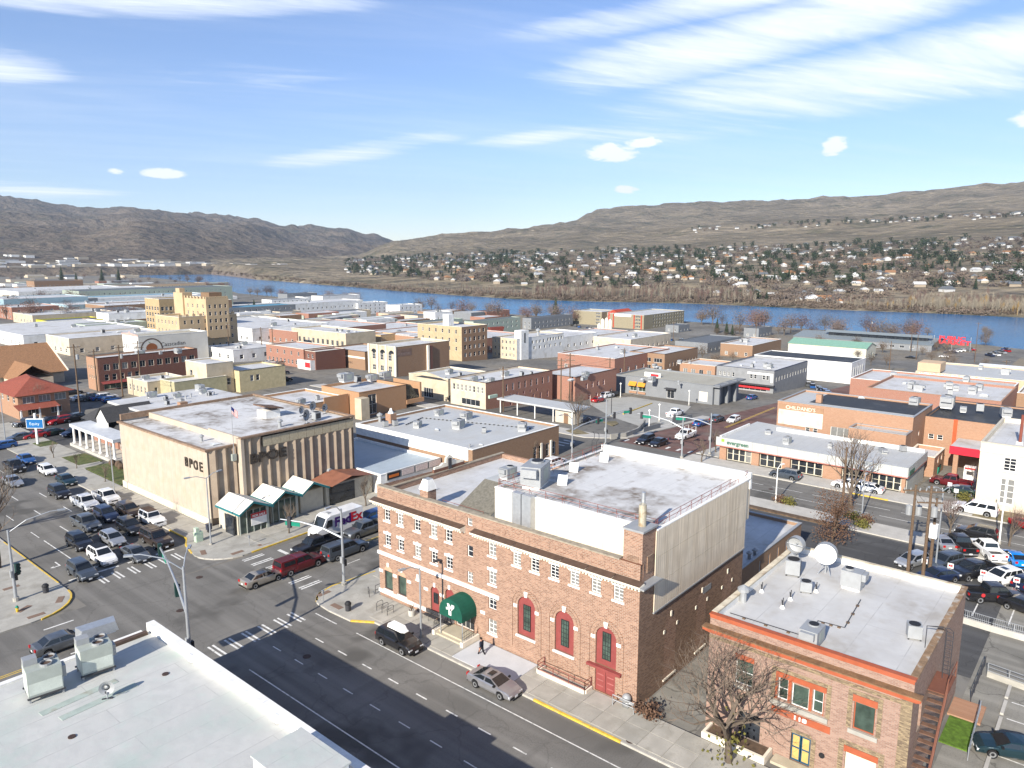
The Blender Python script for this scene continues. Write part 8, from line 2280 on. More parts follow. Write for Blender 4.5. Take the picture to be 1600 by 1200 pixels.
# signs
o = thing('bank_sign', 'blue sign board on a white post at the far left', 'sign', (45.89,154.72,0.00))
MB().tube([(0, 0, 0), (0, 0, 6.0)], .22, 8).obj('post', WHITE, o)
b = MB().box(-.25, .25, -1.6, 1.6, 3.2, 5.0).obj('cabinet', WHITE, o, False, None, rad(40))
MB().box(-.3, -.26, -1.5, 1.5, 3.3, 4.9).obj('blue_face', M('sign_blue', (.01, .12, .33), .4), o, False, None, rad(40))
t_ = text(o, 'Equity', 'w', 0, 0, 3.8, .75, M('pale_sign_text', (.5, .62, .7), .6), 0, .01)
t_.rotation_euler = (rad(90), 0, rad(-50))
t_.location = (-.26, -.2, 3.85)
o = thing('market_sign', 'big red PUBLIC MARKET letters on a frame by the river road', 'sign', (475.64,79.58,-18.00))
z_ = o.location.z
for y in (-9, 0, 9):
 part(o, 'post', MB().cyl(o.location.x, o.location.y + y, z_, z_ + 8, .15), STEEL)
for s_, z, sz in (('PUBLIC', 6.0, 2.7), ('MARKET', 3.4, 3.2)):
 text(o, s_, 'w', o.location.x, o.location.y, z_ + z, sz, M('sign_red', (.6, .03, .04), .5), -.3, .15, 'lettering', .12, 'CENTER', 1.5)
for k, (p, lb) in enumerate((((89.45,12.93,0.00), 'left'), ((89.66,9.89,0.00), 'middle'), ((89.77,6.93,0.00), 'right'), ((89.00,15.38,0.00), 'far left'), ((123.96,19.13,-0.36), 'tree side'), ((120.29,17.69,-0.14), 'street side'))):
 o = thing('parking_sign', '%s of the small white and red parking signs on posts' % lb if k < 4 else 'small white sign by the bare tree, %s' % lb, 'sign', p, 0, 'small parking signs')
 MB().tube([(0, 0, 0), (0, 0, 1.7)], .035, 5).obj('post', STEEL, o)
 MB().box(-.02, .02, -.28, .28, 1.25, 1.8).obj('board', WHITE, o)
 if k < 4:
  MB().box(-.028, -.021, -.2, .2, 1.42, 1.66).obj('red_band', RED, o)
for p, lb, mt in (((138.23,24.11,-1.21), 'dark green waste container by the shop row corner', SIGG), ((148.29,21.00,-1.82), 'dark green waste container near the cream block', SIGG), ((150.47,19.85,-1.95), 'black waste container beside the green one', PIPE)):
 o = thing('waste_container', lb, 'waste container', p, 0, 'waste containers')
 MB().add([(-.9, -1.0, .15), (.7, -1.0, .15), (.7, 1.0, .15), (-.9, 1.0, .15), (-1.0, -1.1, 1.3), (.9, -1.1, 1.5), (.9, 1.1, 1.5), (-1.0, 1.1, 1.3)], [(0, 1, 5, 4), (1, 2, 6, 5), (2, 3, 7, 6), (3, 0, 4, 7), (0, 1, 2, 3)]).obj('body', mt, o)
 MB().quad((-1.0, -1.1, 1.31), (.9, -1.1, 1.51), (.9, 1.1, 1.51), (-1.0, 1.1, 1.31)).obj('lid', BLACK, o)
for k, (p, lb) in enumerate((((119.83,25.29,-0.11), 'left white garden chair outside the end shop'), ((119.52,24.67,-0.09), 'right white garden chair outside the end shop'))):
 o = thing('garden_chair', lb, 'chair', p, rad(180), 'white garden chairs')
 MB().box(-.25, .25, -.25, .25, .38, .43).obj('seat', WHITE, o)
 MB().box(.22, .27, -.25, .25, .44, .9).obj('backrest', WHITE, o)
 for x, y in ((-.22, -.22), (.22, -.22), (.22, .22), (-.22, .22)):
  MB().box(x - .025, x + .025, y - .025, y + .025, 0, .38).obj('leg', WHITE, o)
# freight wagons on the railway
RUST = M('rusty_wagon_red', (.2, .05, .035), .8, .15, .8)
for k, (a, b_) in enumerate((((329.58,241.78,-12.69), (336.99,233.04,-13.14)), ((337.97,232.65,-13.20), (352.41,221.07,-14.06)), ((320.03,433.00,-12.12), (337.19,401.69,-13.15)), ((342.86,309.51,-13.49), (354.19,306.14,-14.17)), ((306.84,507.80,-11.33), (316.99,495.89,-11.94)))):
 L = math.dist(a[:2], b_[:2])
 n = max(1, round(L / 16))
 for i in range(n):
  t = (i + .5) / n
  x, y = a[0] + (b_[0] - a[0]) * t, a[1] + (b_[1] - a[1]) * t
  o = thing('freight_wagon', 'rust red freight wagon on the railway ' + ('left of the silos', 'below the silos', 'by the riverside works', 'under the footbridge', 'near the grey sheds')[k], 'wagon', (x, y, gz(x)), math.atan2(b_[1] - a[1], b_[0] - a[0]), 'freight wagons')
  l_ = L / n / 2 - .6
  MB().add([(-l_ + 1, -1.4, 1.1), (l_ - 1, -1.4, 1.1), (l_ - 1, 1.4, 1.1), (-l_ + 1, 1.4, 1.1), (-l_, -1.5, 4.2), (l_, -1.5, 4.2), (l_, 1.5, 4.2), (-l_, 1.5, 4.2)], [(0, 1, 5, 4), (1, 2, 6, 5), (2, 3, 7, 6), (3, 0, 4, 7), (4, 5, 6, 7)]).obj('hopper', RUST, o)
  MB().box(-l_, l_, -1.2, 1.2, .5, 1.1).obj('chassis', PIPE, o)
# ---------------------------------------------------------------- people
def person(p, rz, label, top_c, leg_c, hair_c=(.03, .02, .015), stride=.32, far=False):
 o = thing('person', label, 'person', p, rad(rz))
 me = bpy.data.meshes.new('body')
 s = stride
 V = [(0, 0, .95), (0, 0, 1.18), (0, 0, 1.38), (.02, 0, 1.5), (.05, 0, 1.6), (.06, 0, 1.7),
         (0, .1, .9), (s * .5, .1, .5), (s, .1, .08), (s + .16, .1, .04), (0, -.1, .9), (-s * .25, -.1, .5), (-s, -.1, .12), (-s + .14, -.1, .04),
         (0, .19, 1.38), (-.1, .25, 1.12), (.06, .26, .9), (.1, .26, .82), (0, -.19, 1.38), (.04, -.25, 1.12), (.2, -.22, .93), (.26, -.2, .87)]
 E_ = [(0, 1), (1, 2), (2, 3), (3, 4), (4, 5), (0, 6), (6, 7), (7, 8), (8, 9), (0, 10), (10, 11), (11, 12), (12, 13), (2, 14), (14, 15), (15, 16), (16, 17), (2, 18), (18, 19), (19, 20), (20, 21)]
 rr = [.15, .15, .16, .06, .095, .08, .1, .07, .05, .045, .1, .07, .05, .045, .075, .055, .045, .035, .075, .055, .045, .035]
 me.from_pydata(V, E_, [])
 b = link('body', me, o)
 sk = b.modifiers.new('skin', 'SKIN')
 for i, d in enumerate(me.skin_vertices[0].data):
  d.radius = (rr[i] * 1.25, rr[i] * 1.25)
  d.use_root = i == 0
 b.modifiers.new('sub', 'SUBSURF').levels = 1
 dg = bpy.context.evaluated_depsgraph_get()
 m2 = bpy.data.meshes.new_from_object(b.evaluated_get(dg))
 b.modifiers.clear()
 b.data = m2
 m2.materials.clear()
 for nm, c in (('skin', (.4, .22, .15)), ('top_' + label[:9], top_c), ('legs_' + label[:9], leg_c)):
  m2.materials.append(M('person_' + nm, c, .85))
 for f in m2.polygons:
  c = f.center
  f.material_index = 0 if c.z > 1.47 or (abs(c.y) > .17 and c.z < .93) else (1 if c.z > .84 else 2)
  f.use_smooth = True
 MB().ball((.03, 0, 1.67), .115, 8).obj('hair', M('dark_hair_' + label[:5], hair_c, .9), o, True)
 return o
person((44.66,41.29,0.00), 100, 'person in dark jacket and trousers walking past the gym steps', (.012, .016, .028), (.012, .012, .016))
person((120.14,39.57,-0.13), 90, 'person in white top and dark trousers outside the shop row', (.6, .55, .5), (.02, .02, .03), (.2, .09, .03), .2)
person((120.09,38.74,-0.13), 80, 'person in red top walking outside the shop row', (.5, .01, .03), (.03, .02, .03), (.5, .48, .45), .2)
# ---------------------------------------------------------------- the rest of the town
por = block('columned_bank', 'brick bank with white columned portico and lawn, left of the lodge', 'building', (53.5, 66, 131, 149, 0, 3.6), BRK_RED, ROOF_B, W=[(5, .6, 1.0, 1.9, .05, .95, 'g23', 'dark')], par=0)
part(por, 'portico_roof', MB().box(49.8, 53.49, 130.5, 149.6, 3.55, 4.1), M('portico_roof', (.5, .52, .54), .6))
part(por, 'portico_floor', MB().box(49.6, 53.49, 130.5, 149.6, -.1, .5), CONC_L)
for i in range(7):
 part(por, 'column', MB().lathe([(.34, .5), (.34, .7), (.22, .8), (.19, 3.3), (.3, 3.45), (.3, 3.54)], 10, 0, (50.2, 131.3 + i * 2.93, 0)), WHITE)
mb_ = MB()
v = [(54, 131, 3.6), (81, 131, 3.6), (81, 156, 3.6), (54, 156, 3.6), (58, 135.5, 6.6), (78, 135.5, 6.6), (78, 152, 6.6), (58, 152, 6.6)]
mb_.add(v, [(0, 1, 5, 4), (1, 2, 6, 5), (2, 3, 7, 6), (3, 0, 4, 7)])
part(por, 'mansard_roof', mb_, SHINGLE_D)
part(por, 'roof', MB().box(57.8, 78.2, 135.3, 152.2, 6.4, 6.85), ROOF_W)
part(por, 'gable_end', MB().add([(53.3, 141, 3.6), (53.3, 146, 3.6), (53.3, 146, 5.2), (53.3, 143.5, 7.2), (53.3, 141, 5.2)], [(0, 1, 2, 3, 4)]), WHITE)
part(por, 'gable_roof', MB().quad((53, 140.6, 5), (53, 143.5, 7.4), (62, 143.5, 7.4), (62, 140.6, 5)).quad((53, 146.4, 5), (53, 143.5, 7.4), (62, 143.5, 7.4), (62, 146.4, 5)), SHINGLE_D)
part(por, 'chimney', MB().box(63, 64.4, 133, 134.2, 3.6, 8.2), BRK_SAL)
por['roof_z'] = 6.85
units_on(por, 62, 77, 137, 151, 16, 'the white deck of the dark mansard roof', 31, ('cond', 'vent', 'unit', 'vent'), .9)
for q_ in ((45.2, 49.4, 117, 131), (45.2, 49.0, 133.5, 141), (45.4, 48.5, 152, 156)):
 setting(MB().box(q_[0], q_[1], q_[2], q_[3], 0, .18).obj('lawn', GRASS))
for i in range(7):
 o = thing('shrub', 'brown clipped shrub in the bed before the white columns', 'shrub', (48.9 + .3 * (i % 2), 119 + i * 1.7, .1), 0, 'shrubs before the portico')
 MB().ball((0, 0, .5), .6, 6).obj('foliage', SOIL, o)
hs = block('red_roofed_house', 'two storey brick house with red hipped roof', 'house', (51, 61, 181.5, 198, 0, 5.2), BRK_SAL, ROOF_B, W=[(4, 3.3, 1.4, 1.5, .05, .95, 'd', 'mix')], S=[(3, 3.3, 2.3, 1.5, .05, .98, 'g31', 'mix'), (2, .6, 2.2, 1.5, .05, .95, 'g31', 'mix')], par=0)
part(hs, 'hip_roof', MB().add([(50, 180.5, 5.2), (62, 180.5, 5.2), (62, 199, 5.2), (50, 199, 5.2), (55.5, 187, 8.2), (56.5, 193, 8.2)], [(0, 1, 4), (1, 2, 5, 4), (2, 3, 5), (3, 0, 4, 5), (0, 1, 2, 3)]), TILE_R)
part(hs, 'porch_roof', MB().add([(50, 178, 2.5), (58, 178, 2.5), (58, 181.45, 3.3), (50, 181.45, 3.3)], [(0, 1, 2, 3)]), TILE_R)
for x in (50.5, 54, 57.5):
 part(hs, 'porch_post', MB().box(x - .15, x + .15, 178.3, 178.6, 0, 2.6), WHITE)
chu = thing('church', 'church hall with broad brown shake roof at the left edge', 'building', (56, 224, 0))
part(chu, 'wall', MB().box(36, 76, 228, 254, -.2, 3.6).poly([(76, 228, 3.6), (76, 254, 3.6), (76, 241, 9.8)]), BEIGE)
part(chu, 'roof', MB().quad((35, 227, 3.1), (76.8, 227, 3.1), (76.8, 241, 10), (35, 241, 10)).quad((35, 255, 3.1), (76.8, 255, 3.1), (76.8, 241, 10), (35, 241, 10)), TILE_B)
part(chu, 'bargeboard', MB().tube([(76.8, 227, 3.2), (76.8, 241, 10.1), (76.8, 255, 3.2)], .22, 4), CREAM)
part(chu, 'roof', MB().quad((61, 220, 3), (66, 220, 6.4), (66, 234, 6.4), (61, 230, 3)).quad((71, 220, 3), (66, 220, 6.4), (66, 234, 6.4), (71, 230, 3)), TILE_B)
part(chu, 'porch_wall', MB().box(61.3, 70.7, 220.3, 227.9, -.1, 2.9), BEIGE)
LBLUE = M('light_blue_wall', (.27, .38, .43), .7)
STEELB = M('steel_blue_roof', (.09, .26, .36), .5)
SAGE = M('sage_wall', (.33, .38, .32), .8)
LIME = M('lime_yellow_wall', (.55, .5, .05), .8)
PINKR = M('pink_tile_roof', (.45, .17, .12), .8)
SLATE = M('dark_slate_roof', (.12, .13, .14), .7)
WL = {'white': WHITEW, 'cream': CREAMW, 'blue': LBLUE, 'grey': GREYW, 'brick': BRK_RED, 'brown': BRK_BRN, 'sage': SAGE, 'tan': BEIGE, 'lime': LIME, 'peach': M('peach_wall', (.52, .38, .25))}
RFN = {'w': ROOF_W, 'g': ROOF_G, 'b': STEELB, 'k': SLATE, 'p': PINKR, 't': ROOF_T}
FILL = [  # picture column and row of the near corner on the ground, frontage along Y, depth along X, height, wall, roof, what
 ((165, 522), 26, 46, 6, 'brown', 'g', 'long brown shop block at the far left'), ((82, 520), 20, 24, 5, 'lime', 'k', 'lime yellow shop with green awning'), ((135, 528), 12, 26, 5.5, 'sage', 'g', 'grey green shop beside the mural building'),
 ((38, 545), 60, 45, 5, 'white', 'w', 'wide white roofed hall with two dark skylights'), ((110, 556), 22, 34, 6, 'tan', 'w', 'tan hall behind the brick block'), ((172, 520), 14, 26, 9, 'white', 'w', 'white shop left of the tower hotel'), ((200, 510), 20, 50, 6, 'tan', 'p', 'shop with pink tiled roof below the tower hotel'),
 ((52, 508), 30, 40, 5, 'cream', 'w', 'cream shop row at the far left'), ((100, 506), 26, 44, 6, 'grey', 'k', 'dark roofed shop row at the left'), ((20, 500), 26, 24, 7, 'brick', 'w', 'dark brick store at the left edge'), ((165, 498), 30, 85, 8, 'brown', 'w', 'long brown panelled warehouse by the slab hotel'),
 ((108, 494), 30, 90, 7, 'blue', 'w', 'long pale blue store in the middle flat'), ((56, 488), 30, 40, 8, 'grey', 'g', 'dark grey store behind the shop rows'), ((8, 490), 40, 50, 9, 'blue', 'w', 'light blue store at the left edge'), ((95, 484), 24, 110, 8, 'white', 'b', 'white store with steel blue roof'), ((150, 486), 26, 80, 9, 'white', 'g', 'white two storey office'),
 ((30, 470), 60, 130, 8, 'white', 'w', 'white vaulted warehouse on the flat'), ((2, 465), 60, 120, 7, 'white', 'w', 'white warehouse at the left edge'), ((125, 474), 40, 150, 11, 'sage', 'k', 'long green apartment row'), ((55, 456), 30, 60, 14, 'brown', 'k', 'dark boxy theatre beyond the warehouses'), ((125, 462), 30, 160, 11, 'peach', 'k', 'peach townhouse row beyond the stores'), ((205, 462), 30, 110, 10, 'peach', 'k', 'second peach townhouse row'),
 ((345, 498), 20, 60, 7, 'grey', 'b', 'long shed with navy glazed roof'), ((376, 492), 30, 120, 6, 'white', 'w', 'long white railway shed'), ((425, 486), 16, 40, 10, 'white', 'k', 'left white riverside apartment block'), ((450, 484), 16, 34, 15, 'grey', 'k', 'grey riverside apartment block'), ((475, 485), 16, 36, 13, 'white', 'k', 'middle white riverside apartment block'), ((505, 486), 18, 44, 14, 'white', 'k', 'right white riverside apartment block with dark side'),
 ((535, 490), 20, 18, 8, 'white', 'w', 'white tank-like plant building by the river'), ((560, 492), 20, 34, 10, 'white', 'w', 'white river works building'), ((625, 496), 18, 26, 10, 'white', 'w', 'stepped white river works building'), ((680, 508), 12, 18, 9, 'white', 'w', 'small white works tower'), ((395, 535), 60, 40, 6, 'white', 'w', 'white roofed shop terrace below the hotel'), ((365, 566), 18, 20, 4, 'white', 'w', 'white trailer-like shed below the terrace'),
 ((465, 540), 40, 50, 6, 'brick', 'w', 'white roofed brick store'), ((585, 535), 30, 40, 5.5, 'brick', 'w', 'low brick store with white roof'), ((640, 545), 30, 40, 6, 'brick', 'w', 'second low brick store with white roof'), ((745, 552), 24, 32, 6, 'brick', 'w', 'low brick store beside the cream hotel'), ((870, 548), 26, 34, 6, 'white', 'w', 'white hall right of the cream hotel'), ((915, 545), 22, 40, 6, 'brick', 'w', 'long brick store with stepped parapet'), ((985, 550), 22, 40, 6, 'tan', 'w', 'tan store behind the loggia building'),
 ((960, 588), 24, 38, 6, 'brick', 'w', 'brick building with white roof behind the poles'), ((1105, 552), 18, 40, 5, 'grey', 'k', 'long black roofed shed near the silos'), ((1175, 560), 16, 36, 6, 'brown', 'w', 'brown brick building with white roof'), ((1060, 520), 10, 16, 5, 'grey', 'k', 'small slate roofed pavilion by the park'), ((1185, 528), 10, 22, 6, 'grey', 'k', 'slate roofed pavilion in the park'), ((760, 498), 12, 30, 6, 'brick', 'k', 'red brown park shelter by the river'), ((740, 520), 8, 46, 7, 'sage', 'k', 'green roofed station platform'), ((830, 515), 8, 50, 8, 'grey', 'k', 'dark steel footbridge over the railway'), ((650, 520), 8, 40, 6, 'sage', 'k', 'second green roofed platform')]
def gpt(px, py):
 """the point of the town ground seen at a picture position (used once, to lay out far blocks)"""
 a, b_ = (px - 800) / 1163, (py - 600) / 1163
 cp, sp, cy, sy = math.cos(rad(9.87)), math.sin(rad(9.87)), math.cos(rad(40.22)), math.sin(rad(40.22))
 f, d_ = (cy * cp, sy * cp, -sp), (-cy * sp, -sy * sp, -cp)
 v = (f[0] + a * sy + b_ * d_[0], f[1] - a * cy + b_ * d_[1], f[2] + b_ * d_[2])
 z = 0.
 for _ in range(60):
  t = (z - 35) / v[2]
  z = .5 * z + .5 * gz(v[0] * t)
 return v[0] * t, v[1] * t, z
for (p, wy, wx, h, w, r_, lb) in FILL:
 x, y, z = gpt(*p)
 n1, n2 = max(2, int(wy / 5)), max(2, int(wx / 5))
 tall = h > 6.4
 rw = [(n1, .8, 1.4, 1.6, .04, .96, 'd', 'mix')] + ([(n1, 3.8, 1.4, 1.5, .04, .96, 'd', 'mix')] if tall else []) + ([(n1, 7, 1.4, 1.6, .04, .96, 'd', 'mix')] if h > 9.5 else [])
 rs_ = [(n2, z_, 1.4, 1.5, .04, .96, 'd', 'mix') for _, z_, *q in rw[(0 if w not in ('brown', 'lime') else 1):]]
 if math.dist((x, y), (0, 0)) > 900:
  rw, rs_ = rw[-1:], rs_[-1:]
 b = block('town_building', lb, 'building', (x, x + wx, y, y + wy, z, h), WL[w], RFN[r_], W=rw, S=rs_, par=.4, cap=WHITE if r_ == 'w' else None, bar=.12)
 if r_ in 'wg':
  units_on(b, x + 2, x + wx - 2, y + 2, y + wy - 2, 3, 'the ' + ' '.join(lb.split()[:6]), int(p[0]), ('unit', 'sky', 'cond'), 1.2)
# plain low buildings that fill the blocks of the flat between
q = random.Random(5)
for i in range(170):
 px, py = q.uniform(0, 330) if i < 116 else q.uniform(330, 760), 0
 py = q.uniform(432, 500) if px < 200 else q.uniform(446, 486) if px < 330 else q.uniform(498, 528)
 x, y, z = gpt(px, py)
 d = math.hypot(x, y)
 w, r_ = q.choice(('white', 'cream', 'tan', 'brick', 'brown', 'sage', 'grey')), q.choice('wwgkt')
 s_ = min(1.9, d / 420)
 block('low_building', 'low %s walled building with %s roof, %s' % (w, {'w': 'white', 'g': 'grey', 'k': 'dark', 't': 'tan'}[r_], 'on the industrial flat' if px < 330 else 'near the railway'), 'building', (x, x + q.uniform(11, 24) * s_, y, y + q.uniform(8, 15) * s_, z, q.uniform(3.5, 6)), WL[w], RFN[r_], S=[(3, 1, 1.6, 1.8, .1, .9, 'd', 'dark')] if d < 700 else (), par=.2, group='low buildings on the flat')
HW = [(k, M('house_wall_' + k, c, .9)) for k, c in (('white', (.5, .5, .49)), ('cream', (.42, .37, .29)), ('tan', (.3, .25, .19)))]
for i in range(80):                                   # white sheds at the foot of the mountains
 px = q.uniform(-60, 440)
 az, d = math.degrees(math.atan2(*reversed(gpt(px, 430)[:2]))), q.uniform(2300, 2620)
 x, y = pol(az, d)
 block('distant_warehouse', 'distant pale warehouse at the foot of the mountains', 'building', (x, x + q.uniform(18, 60), y, y + q.uniform(14, 40), mount_z(az, d) - 3, q.uniform(7, 11)), q.choice((HW[0][1], HW[1][1], WHITEW)), q.choice((ROOF_G, ROOF_W, SLATE)), par=0, group='distant warehouses')
# ---------------------------------------------------------------- trees
BARK = M('grey_brown_bark', (.12, .095, .072), .95, .2, 6, obj=True)
TWIG = M('bare_twigs', (.155, .12, .092), .95, .2, 2, obj=True)
TWIG_R = M('reddish_bare_twigs', (.15, .095, .08), .95, .2, 2, obj=True)
TWIG_P = M('pale_bare_branches', (.27, .235, .18), .95, .15, 2, obj=True)
TWIG_Y = M('ochre_bare_branches', (.3, .19, .06), .95, .2, 2, obj=True)
BUSH = M('brown_bush_leaves', (.13, .075, .048), .95, .3, 2, obj=True)
NEEDLE = M('dark_conifer_needles', (.028, .042, .022), .95, .4, .4, obj=True)
IVY = M('olive_leaves', (.13, .12, .03), .95, .3, 3, obj=True)
def grow(seed, h, depth=5, spread=.62, n0=5, up=.25, lean=0.):
 """bare tree: trunk, limbs and twigs from a branching walk"""
 q = random.Random(seed)
 T, B_, W_ = MB(), MB(), MB()
 def seg(p, d, L, r, k):
  pts = [p]
  for i in range(3):
   d = (d + Vector((q.uniform(-.16, .16), q.uniform(-.16, .16), q.uniform(-.06, .16)))).normalized()
   pts.append(pts[-1] + d * L / 3)
  (T if k == 0 else B_ if k < 3 else W_).tube(pts, [r, r * .88, r * .76, r * .62], 6 if k == 0 else 4 if k < 3 else 3, 0, False)
  if k >= depth:
   return
  n = n0 if k == 0 else q.choice((2, 3, 3)) if k < 4 else 2
  for i in range(n):
   a = 2 * math.pi * (i + q.random() * .7) / n
   s_ = spread * q.uniform(.6, 1.25)
   u = d.orthogonal().normalized()
   w = d.cross(u)
   nd_ = (d * math.cos(s_) + (u * math.cos(a) + w * math.sin(a)) * math.sin(s_) + Vector((0, 0, up))).normalized()
   seg(pts[-1] if i % 3 else pts[2], nd_, L * q.uniform(.66, .88), r * .58, k + 1)
 seg(Vector((0, 0, -.1)), Vector((lean, 0, 1)).normalized(), h * .26, h * .026, 0)
 return T, B_, W_
def leafy(seed, n, fz, size):
 """many small leaf faces spread through a volume; fz gives a random point"""
 q = random.Random(seed)
 m = MB()
 for _ in range(n):
  c = Vector(fz(q))
  a = Vector((q.uniform(-1, 1), q.uniform(-1, 1), q.uniform(-1, 1))).normalized() * size * q.uniform(.6, 1.3)
  b = a.orthogonal().normalized() * size * q.uniform(.5, 1.)
  m.add([tuple(c - a), tuple(c + b), tuple(c + a), tuple(c - b)], [(0, 1, 2, 3)])
 return m
def tree(name, parts, p, label, sc=1., rz=0., group=None):
 o = thing(name, label, 'tree', p, rz, group)
 o.scale = (sc,) * 3
 for nm, me in parts:
  link(nm, me, o)
 return o
def bare(seed, h, mt=TWIG, depth=5, **k):
 T, B_, W_ = grow(seed, h, depth, **k)
 return [('trunk', T.mesh('trunk', BARK)), ('limbs', B_.mesh('limbs', BARK)), ('twigs', W_.mesh('twigs', mt))]
t_ = tree('bare_tree', bare(3, 9.6, TWIG, 7, spread=.78, n0=7, up=.07), (45.4, 18.6, .1), 'big bare tree with ivy on its trunk before the pink office', 1.15)
leafy(4, 130, lambda q: (q.gauss(0, .5), q.gauss(0, .5), abs(q.gauss(1.2, .8))), .12).obj('ivy', IVY, t_)
A1 = bare(8, 8.5, TWIG, 6, spread=.6, n0=5)
A2 = bare(12, 6.0, TWIG_R, 6, spread=.5, n0=5)
A3 = bare(15, 5.5, TWIG, 5, spread=.45, n0=4)
tree('bare_tree', A1, (106.87,28.16,0.00), 'large spreading bare tree across from the shop row', 1.5)
tree('bare_tree', bare(21, 7.5, TWIG, 6, spread=.66, n0=5), (123.11,15.00,-0.31), 'pale trunked bare tree before the cream stone block', 1.05)
tree('bare_tree', A2, (104.62,15.57,0.00), 'left reddish bare tree at the car park edge')
tree('bare_tree', A2, (104.77,9.27,0.00), 'right reddish bare tree at the car park edge', 1., 2)
tree('bare_tree', A1, (124.13,86.89,-0.37), 'bare tree on the island by the drive-in canopy', 1., 1)
tree('bare_tree', A3, (50.24,79.62,0.00), 'slim young bare tree before the lodge canopies', .9)
tree('bare_tree', A1, (23.0, 95.5, .1), 'bare street tree reaching in from the left edge', 1.55, 3)
tree('bare_tree', A1, (22.5, 108, .1), 'second bare street tree at the left edge', 1.5, 5)
tree('bare_tree', A1, (54.77,183.17,0.00), 'bare tree in front of the red roofed house', .95, 2)
tree('bare_tree', A3, (114.85,54.69,0.00), 'small bare tree at the corner of the shop row', .9, 4)
tree('bare_tree', A3, (63.16,80.37,0.00), 'young bare tree on the far side of the cross street', 1., 1)
tree('bare_tree', A3, (96.01,76.20,0.00), 'young bare tree before the brown brick bank', .9, 2)
tree('bare_tree', A3, (123.43,56.08,-0.33), 'bare sapling beside the signal mast at the shop row', 1., 3)
for k, (y, lb) in enumerate(((120.5, 'nearest'), (131.8, 'middle'), (142, 'farthest'))):
 tree('bare_tree', A3, (44.3, y, .14), lb + ' slim sapling along the portico lawn', .6, k, 'lawn saplings')
b_ = tree('brown_bush_tree', bare(31, 6.5, BUSH, 5, spread=.35, n0=6), (92.3, 26.2, 0), 'dense brown conical tree beside the big bare tree')
leafy(32, 2600, lambda q: (lambda z, a, r: (r * math.cos(a), r * math.sin(a), z))(.4 + 6 * q.random() ** 1.2, q.uniform(0, 6.28), 2.7 * q.random() ** .5 * (1.05 - q.random() * .5)), .1).obj('foliage', BUSH, b_)
SH = leafy(41, 420, lambda q: (q.gauss(0, .45), q.gauss(0, .45), abs(q.gauss(.5, .3))), .12)
shm = SH.mesh('foliage', IVY), SH.mesh('foliage', BUSH)
for k, (p, lb) in enumerate((((102.44,35.37,0.00), 'yellow green shrub in the bed by the back street'), ((102.52,36.60,0.00), 'brown shrub in the bed by the back street'), ((99.55,24.82,0.00), 'yellow shrub under the dense brown tree'), ((101.84,24.95,0.00), 'brown shrub under the big bare tree'), ((101.92,26.61,0.00), 'olive shrub behind the dense brown tree'), ((46.4, 25.6, 0), 'tangled bare bush at the gym corner'), ((121.75,16.88,-0.23), 'small shrub by the cream block lawn'), ((124.05,13.76,-0.36), 'green shrub before the cream block'))):
 o = thing('shrub', lb, 'shrub', p)
 link('foliage', shm[k % 2], o)
setting(MB().box(97.6, 98.6, 26, 42, 0, .2).obj('planting_bed', SOIL))
setting(MB().box(113.8, 118.4, -24, 14.6, .0, .2).obj('verge', DRY))
# river-side and park trees, conifers, far grove, hillside houses: shared meshes, each tree its own thing
F1 = [bare(50 + k, 9., m_, 4, spread=.52, n0=5) for k, m_ in enumerate((TWIG, M('mauve_bare_twigs', (.15, .115, .1), .95, .2, 2, obj=True), TWIG_R))]
for f in F1:
 f[2] = ('twigs', (lambda W_: W_.mesh('twigs', f[2][1].materials[0]))(leafy(60, 700, lambda q: (q.gauss(0, 1.9), q.gauss(0, 1.9), 3.2 + abs(q.gauss(2.4, 1.6))), .22)))
def poplar(seed, mt):
 q = random.Random(seed)
 m = MB().tube([(0, 0, 0), (.2, 0, 7), (0, 0, 15)], [.25, .16, .03], 4, 0, False)
 for i in range(34):
  z = q.uniform(3, 13)
  a = q.uniform(0, 6.28)
  L = (15 - z) * .26
  m.tube([(0, 0, z), (L * .6 * math.cos(a), L * .6 * math.sin(a), z + L), (L * math.cos(a), L * math.sin(a), z + L * 2)], [.09, .06, .03], 3, 0, False)
 return m
POP = [poplar(k, 0) for k in range(3)]
pop_me = [POP[0].mesh('bare_poplar', TWIG_P), POP[1].mesh('bare_poplar', TWIG_P), POP[2].mesh('bare_poplar', TWIG_Y)]
CON = MB()
q = random.Random(9)
for i in range(9):
 r_, z = 2.3 * (1 - i / 9.5), 1 + i * .95
 n = 9
 for k in range(n):
  a0 = 2 * math.pi * (k + q.random() * .6) / n
  CON.add([(0, 0, z + 1.2), (r_ * math.cos(a0) * q.uniform(.8, 1.15), r_ * math.sin(a0), z - .2), (r_ * math.cos(a0 + .8), r_ * math.sin(a0 + .8), z)], [(0, 1, 2)])
CON.tube([(0, 0, 0), (0, 0, 2)], .2, 5)
con_me = CON.mesh('conifer', NEEDLE)
EVG = leafy(79, 90, lambda q: (q.gauss(0, 1.5), q.gauss(0, 1.5), .8 + 6.5 * q.random()), .75)
evg_me = EVG.mesh('conifer', NEEDLE)
HSE = MB().box(-5, 5, -4, 4, -1.5, 2.4, 0).add([(-5.6, -4.6, 2.3), (5.6, -4.6, 2.3), (5.6, 4.6, 2.3), (-5.6, 4.6, 2.3), (-5, 0, 4.8), (5, 0, 4.8)], [(0, 1, 5, 4), (2, 3, 4, 5), (1, 2, 5), (3, 0, 4)], 1)
HR = [('grey', SLATE), ('pale', ROOF_G), ('brown', TILE_B), ('white', ROOF_W)]
hse = {(a[0], b[0]): HSE.mesh('hillside_house', [a[1], b[1]]) for a in HW for b in HR}
